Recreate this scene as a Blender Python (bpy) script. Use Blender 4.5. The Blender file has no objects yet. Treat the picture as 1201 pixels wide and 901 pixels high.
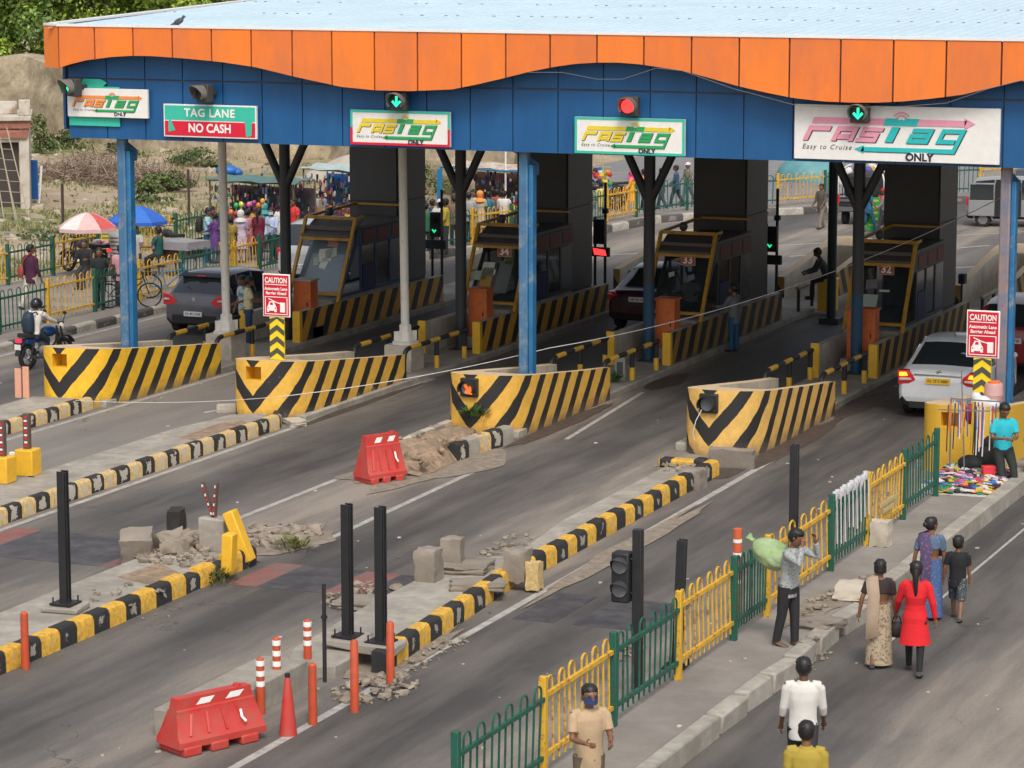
import bpy, bmesh, math, random
from mathutils import Vector, Matrix, noise
R_ = math.radians
random.seed(7)
scene = bpy.context.scene
COL = scene.collection

# ------------------------------------------------------------------ camera, world, sun, exposure
CAM_H = 10.0; PITCH = R_(9.04); YAW = R_(22.7); FPX = 3394.0
cd = bpy.data.cameras.new('camera'); cam = bpy.data.objects.new('camera', cd); COL.objects.link(cam)
cam.location = (0, 0, CAM_H); cam.rotation_euler = (R_(90) - PITCH, 0, YAW)
cd.sensor_width = 36; cd.lens = 36 * FPX / 1201.0; cd.clip_start = 0.5; cd.clip_end = 3000
scene.camera = cam
SUN_EL = R_(52); SUN_AZ = R_(150)      # azimuth of the sun, clockwise from +Y
w = bpy.data.worlds.new('World'); scene.world = w; w.use_nodes = True
nt = w.node_tree; nt.nodes.clear()
sky = nt.nodes.new('ShaderNodeTexSky'); sky.sky_type = 'NISHITA'; sky.sun_disc = False
sky.sun_elevation = SUN_EL; sky.sun_rotation = SUN_AZ; sky.air_density = 1.0; sky.dust_density = 4.0; sky.ozone_density = 1.0
hs = nt.nodes.new('ShaderNodeHueSaturation'); hs.inputs['Saturation'].default_value = 0.4
bg = nt.nodes.new('ShaderNodeBackground'); bg.inputs['Strength'].default_value = 0.15
wo = nt.nodes.new('ShaderNodeOutputWorld')
nt.links.new(sky.outputs[0], hs.inputs['Color']); nt.links.new(hs.outputs[0], bg.inputs[0]); nt.links.new(bg.outputs[0], wo.inputs[0])
sd = bpy.data.lights.new('sun', 'SUN'); sd.energy = 1.3; sd.angle = R_(14); sd.color = (1.0, 0.93, 0.83)
sun = bpy.data.objects.new('sun', sd); COL.objects.link(sun)
sdir = Vector((math.sin(SUN_AZ) * math.cos(SUN_EL), math.cos(SUN_AZ) * math.cos(SUN_EL), math.sin(SUN_EL)))
sun.rotation_euler = (-sdir).to_track_quat('-Z', 'Y').to_euler()
scene.view_settings.view_transform = 'Standard'; scene.view_settings.look = 'None'
scene.view_settings.gamma = 1; scene.view_settings.exposure = 0.27
scene.view_settings.use_curve_mapping = False

# ------------------------------------------------------------------ point helpers (photo pixel -> place on the ground)
FW = (-math.sin(YAW) * math.cos(PITCH), math.cos(YAW) * math.cos(PITCH), -math.sin(PITCH))
RT = (math.cos(YAW), math.sin(YAW), 0)
UP = (-math.sin(YAW) * math.sin(PITCH), math.cos(YAW) * math.sin(PITCH), math.cos(PITCH))
def ray(px, py):
    x = (px - 600.5) / FPX; y = -(py - 450.5) / FPX
    return [FW[i] + x * RT[i] + y * UP[i] for i in range(3)]
def G(px, py, z=0.0):
    d = ray(px, py); t = (z - CAM_H) / d[2]
    return (d[0] * t, d[1] * t)
def atY(px, py, Y):
    d = ray(px, py); t = Y / d[1]
    return (d[0] * t, CAM_H + d[2] * t)

# ------------------------------------------------------------------ materials
_M = {}
def mat(name, c, rough=0.75, n=0.12, s=3.0, metal=0.0, bump=0.0, c2=None, c2amt=0.0, c2s=1.5, c2edge=0.08, c2map=None, emit=None, es=0.0, spec=0.5, det=6, alpha=None, coat=0.0, trans=0.0):
    if name in _M: return _M[name]
    m = bpy.data.materials.new(name); m.use_nodes = True
    t = m.node_tree; b = t.nodes['Principled BSDF']
    b.inputs['Roughness'].default_value = rough; b.inputs['Metallic'].default_value = metal
    b.inputs['Specular IOR Level'].default_value = spec
    if coat: b.inputs['Coat Weight'].default_value = coat; b.inputs['Coat Roughness'].default_value = 0.08
    if trans: b.inputs['Transmission Weight'].default_value = trans
    if alpha is not None: b.inputs['Alpha'].default_value = alpha
    col = None
    if n > 0 or c2:
        tc = t.nodes.new('ShaderNodeTexCoord'); src = tc.outputs['Object']
        nz = t.nodes.new('ShaderNodeTexNoise'); nz.inputs['Scale'].default_value = s; nz.inputs['Detail'].default_value = det
        nz.inputs['Roughness'].default_value = 0.65
        t.links.new(src, nz.inputs['Vector'])
        mr = t.nodes.new('ShaderNodeMapRange'); mr.inputs[1].default_value = 0.28; mr.inputs[2].default_value = 0.72
        mr.inputs[3].default_value = 1 - n; mr.inputs[4].default_value = 1 + n
        t.links.new(nz.outputs[0], mr.inputs[0])
        vm = t.nodes.new('ShaderNodeVectorMath'); vm.operation = 'SCALE'; vm.inputs[0].default_value = c[:3]
        t.links.new(mr.outputs[0], vm.inputs['Scale']); col = vm.outputs[0]
        if c2:
            n2 = t.nodes.new('ShaderNodeTexNoise'); n2.inputs['Scale'].default_value = c2s; n2.inputs['Detail'].default_value = 7
            n2.inputs['Roughness'].default_value = 0.7
            
            if c2map:
                mpq = t.nodes.new('ShaderNodeMapping'); mpq.inputs['Scale'].default_value = c2map; t.links.new(src, mpq.inputs[0]); t.links.new(mpq.outputs[0], n2.inputs['Vector'])
            else: t.links.new(src, n2.inputs['Vector'])
            m2 = t.nodes.new('ShaderNodeMapRange'); th = 0.5 + (0.5 - c2amt) * 0.4
            m2.inputs[1].default_value = th - c2edge; m2.inputs[2].default_value = th + c2edge
            t.links.new(n2.outputs[0], m2.inputs[0])
            mx = t.nodes.new('ShaderNodeMix'); mx.data_type = 'RGBA'
            t.links.new(m2.outputs[0], mx.inputs[0]); t.links.new(col, mx.inputs[6]); mx.inputs[7].default_value = (*c2[:3], 1)
            col = mx.outputs[2]
        t.links.new(col, b.inputs['Base Color'])
        if bump:
            bp = t.nodes.new('ShaderNodeBump'); bp.inputs['Strength'].default_value = bump; bp.inputs['Distance'].default_value = 0.03
            t.links.new(nz.outputs[0], bp.inputs['Height']); t.links.new(bp.outputs[0], b.inputs['Normal'])
    else:
        b.inputs['Base Color'].default_value = (*c[:3], 1)
    if emit:
        b.inputs['Emission Color'].default_value = (*emit, 1); b.inputs['Emission Strength'].default_value = es
    _M[name] = m
    return m
def flat(name, c, rough=0.6, **k): return mat(name, c, rough, n=0.06, s=8, **k)

# ------------------------------------------------------------------ mesh builder
class MB:
    def __init__(s): s.v = []; s.f = []; s.m = []; s.uv = {}
    def add(s, vs, fs, m=0, uvs=None):
        o = len(s.v); s.v += [tuple(v) for v in vs]
        for i, f in enumerate(fs):
            if uvs: s.uv[len(s.f)] = uvs[i]
            s.f.append([a + o for a in f]); s.m.append(m)
        return s
    def box(s, x0, x1, y0, y1, z0, z1, m=0):
        if x0 > x1: x0, x1 = x1, x0
        if y0 > y1: y0, y1 = y1, y0
        return s.add([(x0,y0,z0),(x1,y0,z0),(x1,y1,z0),(x0,y1,z0),(x0,y0,z1),(x1,y0,z1),(x1,y1,z1),(x0,y1,z1)],
            [(0,3,2,1),(4,5,6,7),(0,1,5,4),(1,2,6,5),(2,3,7,6),(3,0,4,7)], m)
    def obox(s, c, size, rz=0, m=0, rx=0, ry=0, jit=0):
        M = Matrix.Translation(c) @ Matrix.Rotation(rz, 4, 'Z') @ Matrix.Rotation(rx, 4, 'X') @ Matrix.Rotation(ry, 4, 'Y')
        a, b, d = [q / 2 for q in size]
        vs = [M @ Vector((x + random.uniform(-jit, jit), y + random.uniform(-jit, jit), z + random.uniform(-jit, jit))) for z in (-d, d) for x, y in ((-a,-b),(a,-b),(a,b),(-a,b))]
        return s.add(vs, [(0,3,2,1),(4,5,6,7),(0,1,5,4),(1,2,6,5),(2,3,7,6),(3,0,4,7)], m)
    def beam(s, p0, p1, w, h=None, m=0):
        h = h or w; p0 = Vector(p0); p1 = Vector(p1); d = (p1 - p0).normalized()
        sx = d.cross(Vector((0,0,1)))
        if sx.length < 0.05: sx = Vector((1,0,0))
        sx.normalize(); up = sx.cross(d).normalized()
        vs = [p + sx * a * w / 2 + up * b * h / 2 for p in (p0, p1) for a, b in ((-1,-1),(1,-1),(1,1),(-1,1))]
        return s.add(vs, [(0,1,2,3),(7,6,5,4),(0,4,5,1),(1,5,6,2),(2,6,7,3),(3,7,4,0)], m)
    def tube(s, path, r, n=8, m=0, cap=True, sq=None):
        path = [Vector(p) for p in path]; k = len(path)
        rs = r if isinstance(r, (list, tuple)) else [r] * k
        rings = []; prev = None
        for i, p in enumerate(path):
            d = (path[min(i+1,k-1)] - path[max(i-1,0)]).normalized()
            if prev is None:
                a = Vector((1,0,0)) if abs(d.x) < 0.9 else Vector((0,1,0))
                u = (a - d * a.dot(d)).normalized()
            else:
                u = (prev - d * prev.dot(d)).normalized()
            prev = u; v = d.cross(u)
            ra = rs[i]; rb = ra
            if isinstance(ra, tuple): ra, rb = ra
            rings.append([p + u * ra * math.cos(t) + v * rb * math.sin(t) for t in [2*math.pi*j/n for j in range(n)]])
        return s.loft(rings, m, cap)
    def loft(s, rings, m=0, cap=True, closed=True):
        n = len(rings[0]); vs = [v for r in rings for v in r]; fs = []
        for i in range(len(rings) - 1):
            for j in range(n if closed else n - 1):
                a = i*n + j; b = i*n + (j+1) % n
                fs.append((a, b, b + n, a + n))
        if cap and closed: fs.append(tuple(range(n-1, -1, -1))); fs.append(tuple((len(rings)-1)*n + j for j in range(n)))
        return s.add(vs, fs, m)
    def lathe(s, prof, c=(0,0,0), n=16, m=0, cap=True):
        return s.loft([[(c[0] + r*math.cos(2*math.pi*j/n), c[1] + r*math.sin(2*math.pi*j/n), c[2] + z) for j in range(n)] for r, z in prof], m, cap)
    def sphere(s, c, r, n=10, m=0, rot=None):
        if not isinstance(r, (tuple, list)): r = (r, r, r)
        rings = []
        for i in range(1, n):
            a = math.pi * i / n
            ring = [Vector((r[0]*math.sin(a)*math.cos(b), r[1]*math.sin(a)*math.sin(b), -r[2]*math.cos(a))) for b in [2*math.pi*j/(n*2) for j in range(n*2)]]
            if rot: ring = [rot @ q for q in ring]
            rings.append([q + Vector(c) for q in ring])
        return s.loft(rings, m)
    def prism(s, poly, z0, z1, m=0):
        n = len(poly)
        vs = [(x, y, z0) for x, y in poly] + [(x, y, z1) for x, y in poly]
        return s.add(vs, [tuple(range(n-1,-1,-1)), tuple(range(n, 2*n))] + [(i, (i+1) % n, (i+1) % n + n, i + n) for i in range(n)], m)
    def xz(s, poly, y0, y1, m=0):          # polygon in the XZ plane, extruded in Y (y0 is the front, lower y)
        n = len(poly)
        vs = [(x, y0, z) for x, z in poly] + [(x, y1, z) for x, z in poly]
        return s.add(vs, [tuple(range(n)), tuple(range(2*n-1, n-1, -1))] + [(i, i + n, (i+1) % n + n, (i+1) % n) for i in range(n)], m)
    def yz(s, poly, x0, x1, m=0):
        n = len(poly)
        vs = [(x0, y, z) for y, z in poly] + [(x1, y, z) for y, z in poly]
        return s.add(vs, [tuple(range(n)), tuple(range(2*n-1, n-1, -1))] + [(i, i + n, (i+1) % n + n, (i+1) % n) for i in range(n)], m)
    def rough(s, c, size, rz=0, m=0, rx=0, ry=0, amp=.12, rnd=.25, cuts=3):
        M = Matrix.Translation(c) @ Matrix.Rotation(rz, 4, 'Z') @ Matrix.Rotation(rx, 4, 'X') @ Matrix.Rotation(ry, 4, 'Y')
        bm = bmesh.new(); bmesh.ops.create_cube(bm, size=2); bmesh.ops.subdivide_edges(bm, edges=bm.edges, cuts=cuts, use_grid_fill=True)
        sd_ = Vector((random.random()*50, random.random()*50, random.random()*50)); mn = min(size)
        for v in bm.verts:
            q = v.co.lerp(v.co.normalized()*1.25, rnd); k = 1 + amp*noise.noise(q*1.7 + sd_)*1.6 + amp*.7*noise.noise(q*4.5 + sd_)
            v.co = Vector((q.x*size[0]/2, q.y*size[1]/2, q.z*size[2]/2))*k
        vs = [M @ v.co for v in bm.verts]; fs = [[v.index for v in f.verts] for f in bm.faces]; bm.free()
        return s.add(vs, fs, m)
    def quad(s, a, b, c, d, m=0): return s.add([a, b, c, d], [(0,1,2,3)], m)
    def stroke(s, pts, wd, y0, y1, m=0, sh=0.0, ox=0, oz=0, sc=1.0):   # mitred polyline in XZ
        P = [Vector(p) for p in pts]; L = []; Rr = []
        for i, p in enumerate(P):
            d0 = (P[i] - P[i-1]).normalized() if i else (P[1] - P[0]).normalized()
            d1 = (P[i+1] - P[i]).normalized() if i < len(P)-1 else d0
            nn = Vector((-d0.y, d0.x)) + Vector((-d1.y, d1.x)); nn.normalize()
            k = wd / 2 / max(0.35, nn.dot(Vector((-d0.y, d0.x))))
            L.append(p + nn * k); Rr.append(p - nn * k)
        f = lambda q: (ox + (q.x + sh * q.y) * sc, oz + q.y * sc)
        for i in range(len(P) - 1):
            s.xz([f(Rr[i]), f(Rr[i+1]), f(L[i+1]), f(L[i])], y0, y1, m)
        return s
    def build(s, name, mats, parent=None, smooth=40, bev=0, label=None, remesh=0, sub=0, wn=False):
        me = bpy.data.meshes.new(name); me.from_pydata(s.v, [], s.f); me.validate(clean_customdata=False) if False else None
        if not isinstance(mats, (list, tuple)): mats = [mats]
        for q in mats: me.materials.append(q)
        me.polygons.foreach_set('material_index', s.m)
        if s.uv:
            ul = me.uv_layers.new(name='UVMap')
            for i, p in enumerate(me.polygons):
                if i in s.uv:
                    for k, li in enumerate(p.loop_indices): ul.data[li].uv = s.uv[i][k]
        me.update()
        bm = bmesh.new(); bm.from_mesh(me); bmesh.ops.recalc_face_normals(bm, faces=bm.faces); bm.to_mesh(me); bm.free()
        ob = bpy.data.objects.new(name, me); COL.objects.link(ob)
        if remesh:
            md = ob.modifiers.new('r', 'REMESH'); md.mode = 'VOXEL'; md.voxel_size = remesh
            ms = ob.modifiers.new('s', 'SMOOTH'); ms.factor = 0.5; ms.iterations = 3
            ev = ob.evaluated_get(bpy.context.evaluated_depsgraph_get())
            m2 = bpy.data.meshes.new_from_object(ev); ob.modifiers.clear(); ob.data = m2; bpy.data.meshes.remove(me); me = m2
            if not me.materials: me.materials.append(mats[0])
        if smooth:
            me.polygons.foreach_set('use_smooth', [True] * len(me.polygons))
            me.set_sharp_from_angle(angle=R_(smooth))
        if bev:
            b = ob.modifiers.new('bevel', 'BEVEL'); b.width = bev; b.segments = 2; b.limit_method = 'ANGLE'; b.angle_limit = R_(40)
        if sub:
            b = ob.modifiers.new('sub', 'SUBSURF'); b.levels = sub; b.render_levels = sub
        if parent: ob.parent = parent
        if label: ob['label'] = label
        return ob

def thing(name, label, cat, loc=(0,0,0), rz=0, group=None, s=1.0):
    o = bpy.data.objects.new(name, None); COL.objects.link(o); o.empty_display_size = 0.1
    o.location = loc; o.rotation_euler = (0, 0, rz); o.scale = (s, s, s)
    o['label'] = label; o['category'] = cat
    if group: o['group'] = group
    return o
def tag(o, label, cat=None, group=None, kind=None):
    o['label'] = label
    if cat: o['category'] = cat
    if group: o['group'] = group
    if kind: o['kind'] = kind
    return o
def struct(name, mb, mats, label, **k):
    o = mb.build(name, mats, **k); return tag(o, label, name.replace('_', ' '), kind='structure')
def kids(o): return [c for c in bpy.data.objects if c.parent == o]
def dup(o, loc=None, rz=None, label=None, parent=None):
    c = o.copy(); COL.objects.link(c); c.parent = parent
    if loc is not None: c.location = loc
    if rz is not None: c.rotation_euler = (0, 0, rz)
    if label: c['label'] = label
    for k in kids(o): dup(k, parent=c)
    return c

_tc = {}
def text_geo(txt, size=1.0, bold=0.0, shear=0.0, sp=1.0):
    key = (txt, size, bold, shear, sp)
    if key in _tc: return _tc[key]
    cu = bpy.data.curves.new('t', 'FONT'); cu.body = txt; cu.size = size; cu.offset = bold * size; cu.shear = shear; cu.space_character = sp
    cu.align_x = 'CENTER'; cu.align_y = 'CENTER'; cu.resolution_u = 3
    ob = bpy.data.objects.new('t', cu); COL.objects.link(ob)
    me = bpy.data.meshes.new_from_object(ob.evaluated_get(bpy.context.evaluated_depsgraph_get()))
    vs = [(v.co.x, v.co.y) for v in me.vertices]; fs = [tuple(p.vertices) for p in me.polygons]
    bpy.data.objects.remove(ob); bpy.data.curves.remove(cu); bpy.data.meshes.remove(me)
    _tc[key] = (vs, fs); return vs, fs
def put_text(mb, txt, cx, cz, size, y, m=0, bold=0.0, shear=0.0, sp=1.0, width=None):
    vs, fs = text_geo(txt, size, bold, shear, sp)
    k = 1.0
    if width:
        xs = [v[0] for v in vs]; k = width / (max(xs) - min(xs))
    mb.add([(cx + v[0]*k, y, cz + v[1]) for v in vs], fs, m)

# ------------------------------------------------------------------ shared materials
white_line = mat('road_paint_white', (.47,.45,.41), .8, n=.15, s=2, c2=(.22,.21,.19), c2amt=.45, c2s=5, c2edge=.2)
concrete = mat('concrete', (.36,.33,.28), .9, n=.22, s=4, bump=.3, c2=(.22,.195,.16), c2amt=.35, c2s=1.2, c2edge=.15)
concrete_lt = mat('concrete_light', (.52,.46,.37), .9, n=.12, s=5, bump=.2, c2=(.3,.26,.2), c2amt=.25, c2s=1.5, c2edge=.15)
pave = mat('pavement_concrete', (.27,.245,.215), .92, n=.18, s=1.2, bump=.3, c2=(.17,.15,.13), c2amt=.35, c2s=.7, c2edge=.2)
dirtm = mat('dirt', (.30,.21,.14), .95, n=.4, s=7, bump=.8, c2=(.2,.15,.1), c2amt=.4, c2s=3)
yellow = mat('yellow_paint', (.78,.44,.03), .5, n=.12, s=6, c2=(.4,.24,.06), c2amt=.12, c2s=3)
yellow_rail = mat('yellow_fence_paint', (.66,.38,.03), .55, n=.18, s=5, c2=(.24,.13,.05), c2amt=.3, c2s=7, c2edge=.05)
green_rail = mat('green_fence_paint', (.012,.10,.065), .55, n=.25, s=5, c2=(.05,.04,.03), c2amt=.28, c2s=7, c2edge=.05)
black = mat('black_paint', (.018,.018,.02), .55, n=.25, s=8)
black_matt = mat('black_rubber', (.02,.02,.02), .85, n=.2, s=8)
darkgrey = mat('charcoal_paint', (.035,.037,.042), .5, n=.2, s=2)
blue_col = mat('faded_blue_paint', (.06,.16,.29), .55, n=.2, s=3, c2=(.3,.31,.28), c2amt=.22, c2s=2.2, c2edge=.1)
white_paint = mat('white_paint', (.72,.68,.6), .6, n=.08, s=3, c2=(.45,.38,.3), c2amt=.18, c2s=2)
orange_box = mat('orange_cabinet_paint', (.62,.14,.03), .55, n=.12, s=3, c2=(.3,.08,.03), c2amt=.25, c2s=2)
glass_dark = mat('dark_glass', (.02,.025,.03), .08, n=0, spec=.8)
glass_car = mat('car_glass', (.025,.032,.036), .06, n=0, spec=.9)
chrome = mat('chrome', (.6,.6,.6), .2, n=0, metal=1)
steel = mat('grey_steel', (.25,.25,.26), .45, n=.15, s=6, metal=.4)
red_em = flat('red_lens', (.5,.01,.01), .3); red_on = mat('red_lamp_lit', (.6,.02,.02), .4, n=0, emit=(1,.03,.03), es=2.2)
green_on = mat('green_lamp_lit', (.02,.6,.3), .4, n=0, emit=(.02,1,.42), es=1.5)
amber_on = mat('amber_lamp_lit', (.8,.15,.02), .4, n=0, emit=(1,.13,.02), es=1.0)
white = flat('white_plastic', (.75,.74,.72), .5)

def stripe_mat(name, yel, wear, ped=.76, k=.85, lo=.385, hi=.80):
    m = bpy.data.materials.new(name); m.use_nodes = True; t = m.node_tree; b = t.nodes['Principled BSDF']
    N = t.nodes.new; L = t.links.new
    uv = N('ShaderNodeUVMap'); tc = N('ShaderNodeTexCoord')
    wn = N('ShaderNodeTexNoise'); wn.inputs['Scale'].default_value = 2.2; wn.inputs['Detail'].default_value = 3; L(tc.outputs['Object'], wn.inputs['Vector'])
    sp = N('ShaderNodeSeparateXYZ'); L(uv.outputs[0], sp.inputs[0])
    def mth(op, a, bb=None):
        q = N('ShaderNodeMath'); q.operation = op
        for i, x in enumerate((a, bb)):
            if x is None: continue
            if isinstance(x, (int, float)): q.inputs[i].default_value = x
            else: L(x, q.inputs[i])
        return q.outputs[0]
    au = mth('ABSOLUTE', sp.outputs[0])
    sv = mth('SUBTRACT', au, mth('MULTIPLY', sp.outputs[1], k))
    sv = mth('ADD', sv, mth('MULTIPLY', mth('SUBTRACT', wn.outputs[0], .5), .12))
    fr = mth('FRACT', mth('ADD', mth('DIVIDE', sv, ped), 10.0))
    blk = mth('MULTIPLY', mth('GREATER_THAN', fr, lo), mth('LESS_THAN', fr, hi))
    n1 = N('ShaderNodeTexNoise'); n1.inputs['Scale'].default_value = 5; n1.inputs['Detail'].default_value = 8; n1.inputs['Roughness'].default_value = .7; L(tc.outputs['Object'], n1.inputs['Vector'])
    yv = N('ShaderNodeMapRange'); yv.inputs[1].default_value = .3; yv.inputs[2].default_value = .7; yv.inputs[3].default_value = .82; yv.inputs[4].default_value = 1.12; L(n1.outputs[0], yv.inputs[0])
    yc = N('ShaderNodeVectorMath'); yc.operation = 'SCALE'; yc.inputs[0].default_value = yel; L(yv.outputs[0], yc.inputs['Scale'])
    mx = N('ShaderNodeMix'); mx.data_type = 'RGBA'; L(blk, mx.inputs[0]); L(yc.outputs[0], mx.inputs[6]); mx.inputs[7].default_value = (.022, .021, .021, 1)
    # worn plaster spots
    n2 = N('ShaderNodeTexNoise'); n2.inputs['Scale'].default_value = 2.6; n2.inputs['Detail'].default_value = 9; n2.inputs['Roughness'].default_value = .72; L(tc.outputs['Object'], n2.inputs['Vector'])
    ws = N('ShaderNodeMapRange'); th = .78 - wear * .22; ws.inputs[1].default_value = th; ws.inputs[2].default_value = th + .02; L(n2.outputs[0], ws.inputs[0])
    m2 = N('ShaderNodeMix'); m2.data_type = 'RGBA'; L(ws.outputs[0], m2.inputs[0]); L(mx.outputs[2], m2.inputs[6]); m2.inputs[7].default_value = (.42, .38, .31, 1)
    # road grime splashed along the foot
    gz = mth('ADD', sp.outputs[1], mth('MULTIPLY', n1.outputs[0], .35))
    gr = N('ShaderNodeMapRange'); gr.inputs[1].default_value = .17; gr.inputs[2].default_value = .45; gr.inputs[3].default_value = .7; gr.inputs[4].default_value = 0; L(gz, gr.inputs[0])
    m3 = N('ShaderNodeMix'); m3.data_type = 'RGBA'; L(gr.outputs[0], m3.inputs[0]); L(m2.outputs[2], m3.inputs[6]); m3.inputs[7].default_value = (.14, .11, .085, 1)
    L(m3.outputs[2], b.inputs['Base Color']); b.inputs['Roughness'].default_value = .6
    return m
# kerb paints: worn patch in the middle of each block
def kerb_mat(name, c, patch, amt):
    m = bpy.data.materials.new(name); m.use_nodes = True; t = m.node_tree; b = t.nodes['Principled BSDF']
    N = t.nodes.new; L = t.links.new
    uv = N('ShaderNodeUVMap'); tc = N('ShaderNodeTexCoord')
    nz = N('ShaderNodeTexNoise'); nz.inputs['Scale'].default_value = 4.0; nz.inputs['Detail'].default_value = 6; nz.inputs['Roughness'].default_value = .7; L(tc.outputs['Object'], nz.inputs['Vector'])
    mp = N('ShaderNodeVectorMath'); mp.operation = 'SUBTRACT'; L(uv.outputs[0], mp.inputs[0]); mp.inputs[1].default_value = (.5, .42, 0)
    sp = N('ShaderNodeSeparateXYZ'); L(mp.outputs[0], sp.inputs[0])
    def mth(op, a, bb=None):
        q = N('ShaderNodeMath'); q.operation = op
        for i, x in enumerate((a, bb)):
            if x is None: continue
            if isinstance(x, (int, float)): q.inputs[i].default_value = x
            else: L(x, q.inputs[i])
        return q.outputs[0]
    d = mth('MAXIMUM', mth('ABSOLUTE', sp.outputs[0]), mth('MULTIPLY', mth('ABSOLUTE', sp.outputs[1]), .95))
    d = mth('ADD', d, mth('MULTIPLY', mth('SUBTRACT', nz.outputs[0], .5), 1.1))
    mk = mth('LESS_THAN', d, amt)
    n1 = N('ShaderNodeTexNoise'); n1.inputs['Scale'].default_value = 14; n1.inputs['Detail'].default_value = 5; L(tc.outputs['Object'], n1.inputs['Vector'])
    yv = N('ShaderNodeMapRange'); yv.inputs[1].default_value = .3; yv.inputs[2].default_value = .7; yv.inputs[3].default_value = .7; yv.inputs[4].default_value = 1.2; L(n1.outputs[0], yv.inputs[0])
    yc = N('ShaderNodeVectorMath'); yc.operation = 'SCALE'; yc.inputs[0].default_value = c; L(yv.outputs[0], yc.inputs['Scale'])
    mx = N('ShaderNodeMix'); mx.data_type = 'RGBA'; L(mk, mx.inputs[0]); L(yc.outputs[0], mx.inputs[6]); mx.inputs[7].default_value = (*patch, 1)
    L(mx.outputs[2], b.inputs['Base Color']); b.inputs['Roughness'].default_value = .75
    return m
kerb_black = kerb_mat('kerb_black_worn', (.028,.026,.024), (.42,.38,.31), .22)
kerb_yellow_old = kerb_mat('kerb_yellow_faded', (.60,.43,.19), (.50,.42,.30), .2)
kerb_yellow = kerb_mat('kerb_yellow', (.66,.38,.05), (.52,.36,.12), .06)
kerb_black2 = kerb_mat('kerb_black_fresh', (.025,.024,.024), (.3,.28,.24), .1)
kerb_white = kerb_mat('kerb_whitewash', (.42,.39,.33), (.33,.3,.25), .15)
kerb_dark = kerb_mat('kerb_dark_faded', (.085,.08,.072), (.2,.18,.16), .12)

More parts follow.
